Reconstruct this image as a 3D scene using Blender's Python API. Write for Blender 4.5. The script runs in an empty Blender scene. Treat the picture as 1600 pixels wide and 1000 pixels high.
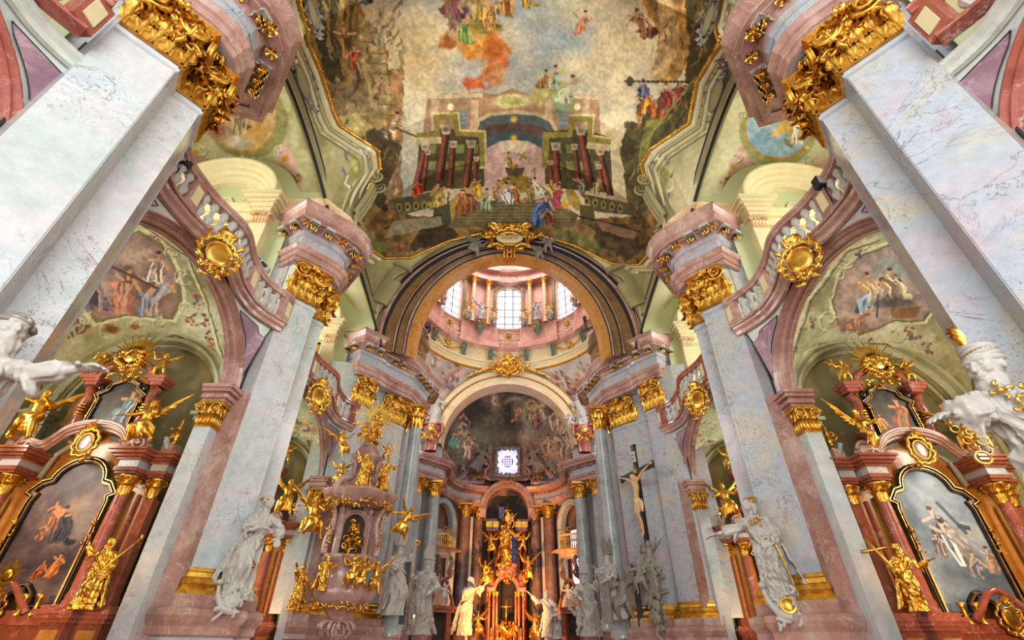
import bpy, math, random
import numpy as np
from mathutils import Vector, Matrix, noise
PI = math.pi
sc = bpy.context.scene
COL = sc.collection

# ------------------------------------------------------------------ camera, exposure, light
F = 733.0
TH = math.radians(34.8)
PH = 0.009
EYE = Vector((0, 0, 1.6))
cd = bpy.data.cameras.new('camera')
cam = bpy.data.objects.new('camera', cd)
COL.objects.link(cam)
cd.sensor_width = 36.0
cd.lens = 36.0 * F / 1600
cd.shift_x = 5 / 1600
cd.clip_end = 300
cam.matrix_world = Matrix.Translation(EYE) @ Matrix.Rotation(PI / 2 + TH, 4, 'X') @ Matrix.Rotation(PH, 4, 'Z')
sc.camera = cam
sc.view_settings.view_transform = 'Standard'
sc.view_settings.look = 'None'
sc.view_settings.gamma = 1
sc.view_settings.exposure = 0.78
sc.view_settings.use_curve_mapping = False
try:
    sc.cycles.use_denoising = True
    sc.cycles.max_bounces = 7
    sc.cycles.diffuse_bounces = 5
    sc.cycles.glossy_bounces = 3
    sc.cycles.transmission_bounces = 2
    sc.cycles.sample_clamp_indirect = 6
    sc.cycles.caustics_reflective = False
    sc.cycles.caustics_refractive = False
except Exception:
    pass
world = bpy.data.worlds.new('sky')
sc.world = world
world.use_nodes = True
world.node_tree.nodes['Background'].inputs[0].default_value = (0.80, 0.90, 1.0, 1)
world.node_tree.nodes['Background'].inputs[1].default_value = 1.0


def lamp(name, kind, loc, target, power, size=1.0, size_y=None, color=(1, 1, 1), spot=60, blend=0.6):
    ld = bpy.data.lights.new(name, kind)
    ld.energy = power
    ld.color = color
    if kind == 'AREA':
        ld.shape = 'RECTANGLE'
        ld.size = size
        ld.size_y = size_y or size
    else:
        ld.shadow_soft_size = size
    if kind == 'SPOT':
        ld.spot_size = math.radians(spot)
        ld.spot_blend = blend
    o = bpy.data.objects.new(name, ld)
    COL.objects.link(o)
    o.location = loc
    d = Vector(target) - Vector(loc)
    o.rotation_euler = d.to_track_quat('-Z', 'Y').to_euler()
    return o


# area lamps added for even fill near assumed windows: west end, galleries, chapels,
# transepts, choir, and one unseen under the dome
lamp('west_fill_light', 'AREA', (0, -11.0, 9), (0, 14, 12), 1300, 12, 14, (1.0, 0.98, 0.96))
lamp('west_low_fill_light', 'AREA', (0, -10.5, 3), (0, 30, 8), 600, 12, 4, (1.0, 0.96, 0.9))  # lower added fill behind the camera, no rose window here
for sx in (-1, 1):
    for yc, k in ((1.0, .15), (9.3, 1.0), (17.6, 1.1)):
        lamp('gallery_fill_light', 'AREA', (sx * 12.9, yc - .6, 13.0), (sx * 6, yc - .2, 13.5), 270 * k, 3.2, 4.0, (1.0, 0.97, 0.90))
        lamp('chapel_fill_light', 'AREA', (sx * 13.2, yc - .8, 6.6), (sx * 7, yc + .3, 5.8), 210 * k, 2.4, 2.4, (1.0, 0.93, 0.80))  # added chapel fill in front of a closed wall
    lamp('transept_fill_light', 'AREA', (sx * 9.8, 29, 17.0), (0, 30, 12), 800, 4, 5, (1, .97, .95))  # added transept fill, no window behind it
    lamp('choir_fill_light', 'AREA', (sx * 6.4, 41.5, 8.5), (0, 42, 9), 150, 1.8, 5, (.95, .96, 1))
lamp('dome_fill_light', 'AREA', (0, 29, 37.5), (0, 29, 0), 1300, 9, 9, (1.0, 0.98, 0.97))  # single added lamp shining down the drum
# the church's own spot lamps
lamp('high_altar_spot', 'SPOT', (-1.6, 35.0, 1.8), (1.6, 45.0, 5.6), 5200, .25, color=(1.0, .40, .10), spot=88)
lamp('high_altar_spot', 'SPOT', (-1.2, 40.5, 1.9), (.8, 46, 8.0), 1100, .25, color=(1.0, .45, .12), spot=70)
for sx in (-1, 1):
    for yc in (9.3, 17.6):
        lamp('chapel_altar_spot', 'SPOT', (sx * 8.6, yc - 3.2, 2.3), (sx * 11.0, yc + 2.8, 4.6), 620, .15, color=(1.0, .58, .24), spot=75)

# ------------------------------------------------------------------ helpers
random.seed(7)
RNG = random.Random(11)


def ray(u, v):
    a = (u - 795) / F
    b = (500 - v) / F
    a, b = a - PH * b, b + PH * a
    return Vector((a, math.cos(TH) - b * math.sin(TH), math.sin(TH) + b * math.cos(TH)))


def at(u, v, X=None, Y=None, Z=None):
    r = ray(u, v)
    k = Y / r.y if Y is not None else (X / r.x if X is not None else (Z - 1.6) / r.z)
    return EYE + r * k


def lin(h):
    h = h.lstrip('#')
    out = []
    for i in (0, 2, 4):
        c = int(h[i:i + 2], 16) / 255
        out.append(c / 12.92 if c <= .04045 else ((c + .055) / 1.055) ** 2.4)
    return tuple(out)


MATS = {}


def mat_new(name):
    m = bpy.data.materials.new(name)
    m.use_nodes = True
    nt = m.node_tree
    MATS[name] = m
    return m, nt, nt.nodes['Principled BSDF']


def ramp(nt, src, stops):
    r = nt.nodes.new('ShaderNodeValToRGB')
    el = r.color_ramp.elements
    while len(el) < len(stops):
        el.new(.5)
    for e, (p, c) in zip(el, stops):
        e.position = p
        e.color = (*c, 1)
    nt.links.new(src, r.inputs[0])
    return r.outputs[0]


def tex_noise(nt, vec, scale, detail=4, rough=.55, dist=0.0):
    n = nt.nodes.new('ShaderNodeTexNoise')
    n.inputs['Scale'].default_value = scale
    n.inputs['Detail'].default_value = detail
    n.inputs['Roughness'].default_value = rough
    n.inputs['Distortion'].default_value = dist
    nt.links.new(vec, n.inputs['Vector'])
    return n.outputs['Fac']


def mix(nt, fac, a, b, mode='MIX'):
    m = nt.nodes.new('ShaderNodeMix')
    m.data_type = 'RGBA'
    m.blend_type = mode
    for sock, v in ((m.inputs[0], fac), (m.inputs[6], a), (m.inputs[7], b)):
        if hasattr(v, 'links') or hasattr(v, 'is_linked'):
            nt.links.new(v, sock)
        elif isinstance(v, (int, float)):
            sock.default_value = v
        else:
            sock.default_value = (*v, 1)
    return m.outputs[2]


def coords(nt, stretch=(1, 1, 1)):
    g = nt.nodes.new('ShaderNodeNewGeometry')
    mp = nt.nodes.new('ShaderNodeMapping')
    mp.inputs['Scale'].default_value = stretch
    nt.links.new(g.outputs['Position'], mp.inputs['Vector'])
    return mp.outputs[0]


def marble(name, cols, vein, scale=.8, vein_scale=1.2, vein_w=.03, vein_amt=.6, rough=.22, speck=None, speck_amt=.5,
           stretch=(1, 1, 1), bump=.0, spec=.5):
    """clouded marble: three colours mixed by noise, crossed by thin veins, with optional specks"""
    m, nt, p = mat_new(name)
    v = coords(nt, stretch)
    n = tex_noise(nt, v, scale, 6, .6, .6)
    k = len(cols)
    base = ramp(nt, n, [(.28 + .44 * i / (k - 1), lin(c)) for i, c in enumerate(cols)])
    fine = tex_noise(nt, v, scale * 9, 4, .65)
    base = mix(nt, .35, base, ramp(nt, fine, [(.25, (.55, .55, .55)), (.75, (1.3, 1.3, 1.3))]), 'MULTIPLY')
    n2 = tex_noise(nt, v, vein_scale, 7, .62, 1.1)
    w = ramp(nt, n2, [(.5 - vein_w, (0, 0, 0)), (.5, (1, 1, 1)), (.5 + vein_w, (0, 0, 0))])
    patch = ramp(nt, tex_noise(nt, v, scale * 1.3, 2), [(.42, (0, 0, 0)), (.6, (1, 1, 1))])
    w = mix(nt, 1.0, w, patch, 'MULTIPLY')
    w2 = nt.nodes.new('ShaderNodeMath')
    w2.operation = 'MULTIPLY'
    w2.inputs[1].default_value = vein_amt
    nt.links.new(w, w2.inputs[0])
    base = mix(nt, w2.outputs[0], base, lin(vein))
    if speck:
        sp = ramp(nt, tex_noise(nt, v, 22, 3, .7), [(.57, (0, 0, 0)), (.66, (1, 1, 1))])
        zone = ramp(nt, tex_noise(nt, v, .55, 3), [(.50, (.08, .08, .08)), (.60, (1, 1, 1))])
        s = mix(nt, 1.0, sp, zone, 'MULTIPLY')
        s2 = nt.nodes.new('ShaderNodeMath')
        s2.operation = 'MULTIPLY'
        s2.inputs[1].default_value = speck_amt
        nt.links.new(s, s2.inputs[0])
        base = mix(nt, s2.outputs[0], base, lin(speck))
    nt.links.new(base, p.inputs['Base Color'])
    p.inputs['Roughness'].default_value = rough
    p.inputs['Specular IOR Level'].default_value = spec
    return m


def plain(name, col, rough=.5, metal=0.0, var=.12, scale=3.0, col2=None, spec=.5, bump=0.0, bscale=30):
    m, nt, p = mat_new(name)
    v = coords(nt)
    n = tex_noise(nt, v, scale, 5, .6)
    c = lin(col)
    c2 = lin(col2) if col2 else tuple(x * (1 - var * 2) for x in c)
    nt.links.new(ramp(nt, n, [(.35, c2), (.65, c)]), p.inputs['Base Color'])
    p.inputs['Roughness'].default_value = rough
    p.inputs['Metallic'].default_value = metal
    p.inputs['Specular IOR Level'].default_value = spec
    if bump:
        b = nt.nodes.new('ShaderNodeBump')
        b.inputs['Strength'].default_value = bump
        b.inputs['Distance'].default_value = .03
        nt.links.new(tex_noise(nt, v, bscale, 4, .6), b.inputs['Height'])
        nt.links.new(b.outputs[0], p.inputs['Normal'])
    return m


def emit(name, col, strength):
    m, nt, p = mat_new(name)
    p.inputs['Base Color'].default_value = (*lin(col), 1)
    p.inputs['Emission Color'].default_value = (*lin(col), 1)
    p.inputs['Emission Strength'].default_value = strength
    return m


def painted(name, rough=.75, spec=.25):
    """fresco or canvas: the painter's own colours, kept per vertex"""
    m, nt, p = mat_new(name)
    a = nt.nodes.new('ShaderNodeVertexColor')
    a.layer_name = 'paint'
    n = tex_noise(nt, coords(nt), 14, 4, .7)
    nt.links.new(mix(nt, .2, a.outputs[0], ramp(nt, n, [(.3, (.72, .72, .72)), (.7, (1.2, 1.2, 1.2))]), 'MULTIPLY'),
                 p.inputs['Base Color'])
    p.inputs['Roughness'].default_value = rough
    p.inputs['Specular IOR Level'].default_value = spec
    return m


M_WHITE = marble('pale_marble', ['#a4b2b6', '#bcc6c6', '#c9c5c4', '#b4c0ba', '#c3c6be'], '#8f6a6e', .42, .55, .006, .9, .2, '#66756e', .7)
M_WHITER = marble('grey_mottled_marble', ['#9ba3a8', '#b9adb0', '#a9b2ba', '#bbb3a4', '#b2b3ac'], '#6c5660', .55, .9, .010, .9, .2, '#5a625f', .75)
M_SPAN = marble('spandrel_marble', ['#b5c2b8', '#ccd3ca', '#c9bfbf'], '#8a808a', .6, 1.2, .01, .5, .3)
M_PINK = marble('pink_marble', ['#93665a', '#b1887b', '#ceae9f'], '#e6d2c6', 1.1, 1.5, .014, .6, .2, '#6c4346', .5)
M_ROSE = marble('red_marble', ['#803f36', '#a9604f', '#964f44'], '#e0c4b8', 1.3, 1.6, .014, .8, .15)
M_PURPLE = marble('purple_marble', ['#7a5560', '#957080', '#b79aa4'], '#d0bfc6', .9, 1.2, .03, .6, .3)
M_BROWN = marble('brown_marble', ['#6e3c2c', '#95523c', '#7d4a3c'], '#c98f72', 2.0, 2.4, .02, .6, .12)
M_ORANGE = marble('amber_marble', ['#a8662a', '#cc9048', '#b97838'], '#7a4a20', 1.4, 1.6, .02, .5, .2)
M_ARCH = marble('tawny_marble', ['#5e4224', '#8a6638', '#6e4c38'], '#3f2716', .7, .8, .02, .6, .35)
M_GREYC = marble('grey_marble', ['#8e9795', '#a9b1ad', '#bdc2bd'], '#6b7474', 1.0, 1.4, .02, .5, .18, '#5c6466', .4)
M_DRUM = marble('salmon_marble', ['#bd8172', '#d3a08f', '#e2baa8'], '#f3dfd6', 1.0, 1.3, .03, .4, .35)
M_HONEY = marble('honey_marble', ['#dcae7b', '#edcda0', '#f1dcc0'], '#b98450', .8, 1.2, .03, .4, .3)
M_APSE = marble('brown_grey_marble', ['#54423d', '#725a52', '#8f786e'], '#3a2a28', 1.1, 1.6, .02, .6, .25)
M_CREAM = plain('cream_stucco', '#e0d2a4', .7, var=.05)
M_GREEN = plain('pale_green_stucco', '#c6cc9c', .75, var=.06, scale=.6)
M_OLIVE = plain('olive_stucco', '#a39a6c', .7, var=.10, scale=.8)
M_SAGE = plain('sage_stucco', '#b5b490', .7, var=.12, scale=1.1, col2='#8f8c64')
M_CHAP = plain('chapel_wall_plaster', '#a89e72', .75, scale=.5, col2='#857a50')
M_STATUE = plain('white_stone', '#bcb7ae', .42, var=.04, scale=5, spec=.5)
M_DUSKY = plain('weathered_stone', '#8f887c', .5, var=.12, scale=4)
M_SILVER = plain('grey_drum_stone', '#bfc4c8', .45, var=.1, scale=4)
M_GOLD = plain('gilding', '#f6c45c', .33, metal=1.0, scale=6, col2='#c98f34', bump=.25, bscale=18)
M_GOLDS = plain('burnished_gilding', '#fbcf6c', .27, metal=1.0, scale=3, col2='#dca544')
M_BLACK = plain('black_lacquer', '#15161c', .2, var=.2)
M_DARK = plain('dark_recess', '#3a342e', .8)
M_WOOD = plain('dark_wood', '#241c1a', .4, var=.2)
M_FLESH = plain('painted_flesh', '#d8ac7c', .45, var=.06, scale=9)
M_VERDI = plain('verdigris_bracket', '#6f8f7c', .5, var=.15, col2='#3c5a49')
M_LINE = plain('black_joint', '#2b2c33', .6)
M_IRON = plain('iron', '#3c3c48', .5, metal=.6)
M_FRESCO = painted('fresco')
M_CANVAS = painted('oil_canvas', .45, .35)
M_WINDOW = emit('daylight_glass', '#ece6ff', .66)
M_BLUEWIN = emit('blue_glass', '#4a5690', .14)
M_GLORY = emit('violet_glass', '#e0d4ff', .8)
M_FLAME = emit('flame', '#ffb060', 8)
M_RED = plain('red_stone', '#b4553a', .3, scale=3, col2='#d98560')
M_LETTER = plain('ochre_letter_paint', '#a8661c', .6)
M_PLAQUE = plain('plaque_cream', '#e6d9a0', .5, var=.05)


class MB:
    """collects shapes; build() links them as ONE mesh object"""

    def __init__(s):
        s.v, s.f, s.m, s.s = [], [], [], []

    def add(s, v, f, mat=0, smooth=False, xf=None):
        o = len(s.v)
        if xf is not None:
            v = [xf @ Vector(p) for p in v]
        s.v.extend([tuple(p) for p in v])
        s.f.extend([tuple(i + o for i in q) for q in f])
        s.m.extend([mat] * len(f))
        s.s.extend([smooth] * len(f))
        return s

    def merge(s, other, xf=None, mat=None):
        o = len(s.v)
        s.v.extend([tuple(xf @ Vector(p)) for p in other.v] if xf is not None else other.v)
        s.f.extend([tuple(i + o for i in q) for q in other.f])
        s.m.extend(other.m if mat is None else [mat] * len(other.f))
        s.s.extend(other.s)
        return s

    def mesh(s, name, mats, org=(0, 0, 0)):
        me = bpy.data.meshes.new(name)
        ox, oy, oz = org
        me.from_pydata([(a - ox, b - oy, c - oz) for a, b, c in s.v], [], s.f)
        for m in (mats if isinstance(mats, (list, tuple)) else [mats]):
            me.materials.append(m)
        if s.f:
            me.polygons.foreach_set('material_index', s.m)
            me.polygons.foreach_set('use_smooth', s.s)
        me.validate()
        me.update()
        return me

    def build(s, name, mats, parent=None, org=None):
        if org is None:
            top = parent
            while top is not None and top.parent is not None:
                top = top.parent
            org = tuple(top.location) if top is not None and top.get('world_built') else (0, 0, 0)
        o = bpy.data.objects.new(name, s.mesh(name, mats, org))
        COL.objects.link(o)
        if parent is not None:
            o.parent = parent
        return o


def link(name, me, parent=None):
    o = bpy.data.objects.new(name, me)
    COL.objects.link(o)
    if parent is not None:
        o.parent = parent
    return o


def tag(o, label, cat, group=None, kind=None):
    o['label'] = label
    o['category'] = cat
    if group:
        o['group'] = group
    if kind:
        o['kind'] = kind
    return o


def thing(name, label, cat, loc=(0, 0, 0), rz=0.0, group=None, world_built=False, scale=None):
    o = bpy.data.objects.new(name, None)
    o.empty_display_size = .2
    COL.objects.link(o)
    o.location = loc
    o.rotation_euler = (0, 0, rz)
    if scale is not None:
        o.scale = scale
    if world_built:
        o['world_built'] = 1
    return tag(o, label, cat, group)


def struct(o, cat='structure'):
    o['kind'] = 'structure'
    return o


def kids(o):
    return [c for c in list(bpy.data.objects) if c.parent is o]


KIDS = {}


def copy_tree(o, parent=None, tree=None):
    c = o.copy()
    COL.objects.link(c)
    if parent is not None:
        c.parent = parent
    for ch in [x for x in ALLC.get(o.name, [])]:
        copy_tree(ch, c)
    return c


ALLC = {}


def index_children():
    ALLC.clear()
    for x in bpy.data.objects:
        if x.parent is not None:
            ALLC.setdefault(x.parent.name, []).append(x)


def dup(o, label, loc=None, rz=None, scale=None):
    index_children()
    c = copy_tree(o)
    c['label'] = label
    if loc is not None:
        c.location = loc
    if rz is not None:
        c.rotation_euler.z = rz
    if scale is not None:
        c.scale = scale
    return c


# ---- shapes
def box(mb, x0, x1, y0, y1, z0, z1, mat=0, xf=None):
    v = [(x0, y0, z0), (x1, y0, z0), (x1, y1, z0), (x0, y1, z0), (x0, y0, z1), (x1, y0, z1), (x1, y1, z1), (x0, y1, z1)]
    return mb.add(v, [(3, 2, 1, 0), (4, 5, 6, 7), (0, 1, 5, 4), (1, 2, 6, 5), (2, 3, 7, 6), (3, 0, 4, 7)], mat, False, xf)


def prism(mb, pts, z0, z1, mat=0, xf=None, caps=True):
    n = len(pts)
    v = [(x, y, z0) for x, y in pts] + [(x, y, z1) for x, y in pts]
    f = [(i, (i + 1) % n, n + (i + 1) % n, n + i) for i in range(n)]
    if caps:
        f += [tuple(range(n - 1, -1, -1)), tuple(range(n, 2 * n))]
    return mb.add(v, f, mat, False, xf)


def grid(mb, fn, nu, nv, mat=0, smooth=True, closed_u=False, xf=None):
    v = [fn(i / nu, j / nv) for j in range(nv + 1) for i in range(nu + (0 if closed_u else 1))]
    w = nu if closed_u else nu + 1
    f = []
    for j in range(nv):
        for i in range(nu):
            a = j * w + i
            b = j * w + (i + 1) % w
            f.append((a, b, b + w, a + w))
    return mb.add(v, f, mat, smooth, xf)


def ball(mb, c, r, mat=0, nu=12, nv=8, xf=None):
    rx, ry, rz = r if isinstance(r, (tuple, list)) else (r, r, r)
    return grid(mb, lambda u, v: (c[0] + rx * math.cos(2 * PI * u) * math.sin(PI * (.001 + .998 * v)), c[1] + ry * math.sin(2 * PI * u) * math.sin(PI * (.001 + .998 * v)),
                                  c[2] + rz * math.cos(PI * v)), nu, nv, mat, True, True, xf)


def lathe(mb, prof, c=(0, 0, 0), n=20, mat=0, a0=0, a1=2 * PI, xf=None, smooth=True, sx=1, sy=1):
    full = abs(a1 - a0 - 2 * PI) < 1e-6
    m = len(prof) - 1
    return grid(mb, lambda u, v: (c[0] + sx * prof[round(v * m)][0] * math.cos(a0 + (a1 - a0) * u),
                                  c[1] + sy * prof[round(v * m)][0] * math.sin(a0 + (a1 - a0) * u),
                                  c[2] + prof[round(v * m)][1]), n, m, mat, smooth, full, xf)


def frames(pts):
    out = []
    n = len(pts)
    up = Vector((0, 0, 1))
    prev = None
    for i in range(n):
        t = (pts[min(i + 1, n - 1)] - pts[max(i - 1, 0)])
        if t.length < 1e-9:
            t = Vector((0, 0, 1))
        t.normalize()
        if prev is None:
            a = up if abs(t.z) < .9 else Vector((1, 0, 0))
            x = t.cross(a).normalized()
        else:
            x = (prev - t * prev.dot(t))
            x = x.normalized() if x.length > 1e-6 else t.orthogonal().normalized()
        prev = x
        out.append((x, t.cross(x)))
    return out


def tube(mb, pts, radii, n=8, mat=0, xf=None, flat=1.0, caps=True, fold=None):
    pts = [Vector(p) for p in pts]
    if isinstance(radii, (int, float)):
        radii = [radii] * len(pts)
    fr = frames(pts)
    v = []
    for k, (p, r, (x, y)) in enumerate(zip(pts, radii, fr)):
        for i in range(n):
            a = 2 * PI * i / n
            rr = r * (1 + (fold(a, k / max(1, len(pts) - 1)) if fold else 0))
            v.append(p + x * math.cos(a) * rr + y * math.sin(a) * rr * flat)
    f = [(k * n + i, k * n + (i + 1) % n, (k + 1) * n + (i + 1) % n, (k + 1) * n + i) for k in range(len(pts) - 1) for i in range(n)]
    if caps:
        f += [tuple(range(n - 1, -1, -1)), tuple(range((len(pts) - 1) * n, len(pts) * n))]
    return mb.add(v, f, mat, True, xf)


def smooth_path(pts, sub=6):
    pts = [Vector(p) for p in pts]
    out = []
    n = len(pts)
    for i in range(n - 1):
        p0, p1, p2, p3 = pts[max(i - 1, 0)], pts[i], pts[i + 1], pts[min(i + 2, n - 1)]
        for k in range(sub):
            t = k / sub
            out.append(.5 * ((2 * p1) + (p2 - p0) * t + (2 * p0 - 5 * p1 + 4 * p2 - p3) * t * t + (3 * p1 - p0 - 3 * p2 + p3) * t ** 3))
    out.append(pts[-1])
    return out


def sweep(mb, path, prof, mat=0, closed=False, side=1, xf=None, mats=None, smooth=False):
    """profile (offset outward, height) carried along a plan path with mitred corners; xf(a, b, h) places it"""
    n = len(path)
    P = [Vector((p[0], p[1])) for p in path]
    nor = []
    for i in range(n):
        if closed:
            d0, d1 = P[i] - P[i - 1], P[(i + 1) % n] - P[i]
        else:
            d0 = P[i] - P[i - 1] if i else P[1] - P[0]
            d1 = P[i + 1] - P[i] if i < n - 1 else P[i] - P[i - 1]
        d0 = d0.normalized() if d0.length else d1.normalized()
        d1 = d1.normalized() if d1.length else d0
        n0, n1 = Vector((d0.y, -d0.x)), Vector((d1.y, -d1.x))
        m = n0 + n1
        m = m / max(.35, m.length_squared / 2) if m.length > 1e-6 else n0
        nor.append(m * side)
    v = []
    k = len(prof)
    for i in range(n):
        for o, h in prof:
            a, b = P[i].x + nor[i].x * o, P[i].y + nor[i].y * o
            v.append(xf(a, b, h) if xf else (a, b, h))
    N = n if closed else n - 1
    for j in range(k - 1):
        f = [(i * k + j, ((i + 1) % n) * k + j, ((i + 1) % n) * k + j + 1, i * k + j + 1) for i in range(N)]
        if j == 0:
            o = len(mb.v)
            mb.v.extend([tuple(p) for p in v])
        mb.f.extend([tuple(q + o for q in ff) for ff in f])
        mb.m.extend([mats[j] if mats else mat] * len(f))
        mb.s.extend([smooth] * len(f))
    return mb


def arc(cx, cy, r, a0, a1, n=12, ry=None):
    ry = ry or r
    return [(cx + r * math.cos(a0 + (a1 - a0) * i / n), cy + ry * math.sin(a0 + (a1 - a0) * i / n)) for i in range(n + 1)]


def spiral(mb, c, ax, ay, r, turns=2.2, w=.16, mat=0, n=26, a0=0, depth=None):
    """scroll ridge in the plane of ax, ay about c"""
    c, ax, ay = Vector(c), Vector(ax), Vector(ay)
    az = ax.cross(ay).normalized()
    pts, rad = [], []
    for i in range(n + 1):
        t = i / n
        a = a0 + turns * 2 * PI * t
        rr = r * (1 - t) ** .85 + r * .06
        pts.append(c + ax * math.cos(a) * rr + ay * math.sin(a) * rr + az * r * .35 * t)
        rad.append(r * w * (1 - .5 * t))
    tube(mb, pts, rad, 6, mat)
    ball(mb, c + az * r * .35, r * .16, mat, 8, 5)


def leaf(mb, base, up, out, h, w, mat=0, curl=.45, nu=6, nv=8):
    """acanthus leaf rising from base along up, curling over along out"""
    base, up, out = Vector(base), Vector(up).normalized(), Vector(out).normalized()
    sd = up.cross(out)
    if h > .3 and nv == 8:
        nv, nu = 15, 8

    def fn(u, v):
        s = (u - .5) * 2
        prof = math.sin(PI * min(1, .16 + v * .74)) ** .6
        lob = 1 + .30 * math.cos(v * PI * 7)
        x = s * w * .5 * prof * lob * (.8 if v < .2 else 1)
        z = h * (math.sin(v * PI * .62) / math.sin(PI * .5) if v < .8 else math.sin(.8 * PI * .62) - (v - .8) * .5)
        o = h * (.06 + curl * v ** 2.2) - abs(s) ** 1.5 * w * .22 + .05 * h * math.cos(s * PI * 3)
        return base + sd * x + up * z + out * o
    grid(mb, fn, nu, nv, mat, True)


def cscroll(mb, p0, p1, bulge, nrm, r, mat=0, curl=.28):
    """rocaille C scroll from p0 to p1 bulging sideways, ends curling in"""
    p0, p1, nrm = Vector(p0), Vector(p1), Vector(nrm).normalized()
    d = p1 - p0
    L = d.length
    t = d.normalized()
    s = nrm.cross(t)
    pts = []
    rad = []
    n = 22
    for i in range(n + 1):
        q = i / n
        ang = PI * (-.75 + 2.5 * q)
        ang2 = PI * (1 - q)
        if q < .22:
            k = q / .22
            c = p0 + t * L * .12 + s * bulge * .35
            a = PI * (1.9 - 1.1 * k) * 1.0
            rr = L * curl * .5 * (.35 + .65 * k)
            pts.append(c + t * math.cos(a) * rr * .8 + s * math.sin(a) * rr * -1 * (1 if bulge > 0 else -1) * .5)
        elif q > .78:
            k = (1 - q) / .22
            c = p1 - t * L * .12 + s * bulge * .35
            a = PI * (1.9 - 1.1 * k)
            rr = L * curl * .5 * (.35 + .65 * k)
            pts.append(c - t * math.cos(a) * rr * .8 + s * math.sin(a) * rr * -1 * (1 if bulge > 0 else -1) * .5)
        else:
            k = (q - .22) / .56
            pts.append(p0 + d * k + s * bulge * math.sin(PI * k) ** .8)
        rad.append(r * (.55 + .9 * math.sin(PI * q)))
    tube(mb, pts, rad, 6, mat)


def rocaille(mb, c, ax, ay, w, h, mat=0, rnd=None, rich=1.0, oval_mat=None, shell=True):
    """gilt cartouche frame round an oval: scrolls, leaves and beads"""
    rnd = rnd or random.Random(3)
    c, ax, ay = Vector(c), Vector(ax).normalized(), Vector(ay).normalized()
    az = ax.cross(ay).normalized()
    k = 10
    for i in range(k):
        a0, a1 = 2 * PI * i / k, 2 * PI * (i + 1.15) / k
        p0 = c + ax * w * .5 * math.cos(a0) + ay * h * .5 * math.sin(a0) + az * .03
        p1 = c + ax * w * .5 * math.cos(a1) + ay * h * .5 * math.sin(a1) + az * .03
        cscroll(mb, p0, p1, -(w + h) * .07 * rnd.uniform(.7, 1.3), az, (w + h) * .022 * rich, mat)
    for i in range(int(14 * rich)):
        a = 2 * PI * i / int(14 * rich) + rnd.uniform(-.1, .1)
        o = ax * math.cos(a) * w + ay * math.sin(a) * h
        p = c + o * .5 + az * .02
        leaf(mb, p, (o.normalized() + az * .5), az, (w + h) * rnd.uniform(.08, .14), (w + h) * .09, mat, .5, 4, 5)
    tube(mb, [c + ax * w * .38 * math.cos(a) + ay * h * .38 * math.sin(a) + az * .05 for a in [2 * PI * i / 24 for i in range(25)]],
         (w + h) * .018, 6, mat)
    if shell:
        for i in range(7):
            a = PI * (.15 + .7 * i / 6)
            o = ax * math.cos(a) * .55 + ay * math.sin(a)
            leaf(mb, c + ay * h * .5 + az * .03, o + az * .25, az, h * .32, w * .12, mat, .3, 4, 5)
    # inner shield
    grid(mb, lambda u, v: c + (ax * math.cos(2 * PI * u) * w * .38 + ay * math.sin(2 * PI * u) * h * .38) * max(.001, v) + az * (.02 + .08 * (w + h) * .5 * math.sqrt(max(0, 1 - v * v))),
         24, 6, mat if oval_mat is None else oval_mat, True, True)


def ornament(mb, c, ax, ay, w, h, mat=0, n=14, rnd=None, r=.03):
    """loose gilt foliage filling a w x h field: curls, leaves and beads"""
    rnd = rnd or random.Random(5)
    c, ax, ay = Vector(c), Vector(ax).normalized(), Vector(ay).normalized()
    az = ax.cross(ay).normalized()
    for i in range(n):
        p = c + ax * rnd.uniform(-.5, .5) * w + ay * rnd.uniform(-.5, .5) * h + az * rnd.uniform(0, r)
        a = rnd.uniform(0, 2 * PI)
        d = ax * math.cos(a) + ay * math.sin(a)
        k = rnd.random()
        s = min(w, h) * rnd.uniform(.25, .5)
        if k < .45:
            cscroll(mb, p - d * s * .5, p + d * s * .5, s * .35 * rnd.choice((-1, 1)), az, r * rnd.uniform(.5, 1), mat)
        elif k < .85:
            leaf(mb, p, d + az * .4, az, s, s * .6, mat, .5, 4, 5)
        else:
            ball(mb, p + az * r, r * 1.4, mat, 8, 5)


def sunburst(mb, c, ax, ay, r0, r1, n=28, mat=0, rnd=None):
    rnd = rnd or random.Random(2)
    c, ax, ay = Vector(c), Vector(ax).normalized(), Vector(ay).normalized()
    az = ax.cross(ay).normalized()
    for i in range(n):
        a = 2 * PI * i / n
        d = ax * math.cos(a) + ay * math.sin(a)
        s = az.cross(d)
        L = r1 * (1 if i % 2 else .72) * rnd.uniform(.85, 1.05)
        w = r0 * .22
        p0, p1 = c + d * r0 * .6, c + d * L
        v = [p0 + s * w, p0 - s * w, p1 - s * w * .25, p1 + s * w * .25]
        v = [q + az * .012 for q in v] + [q - az * .012 for q in v]
        mb.add(v, [(0, 1, 2, 3), (7, 6, 5, 4), (0, 4, 5, 1), (1, 5, 6, 2), (2, 6, 7, 3), (3, 7, 4, 0)], mat)

# ------------------------------------------------------------------ painter for frescoes and canvases
def s2l(a):
    a = np.clip(a / 255.0, 0, 1)
    return np.where(a <= .04045, a / 12.92, ((a + .055) / 1.055) ** 2.4)


def hexc(h):
    h = h.lstrip('#')
    return np.array([int(h[i:i + 2], 16) for i in (0, 2, 4)], float)


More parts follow.
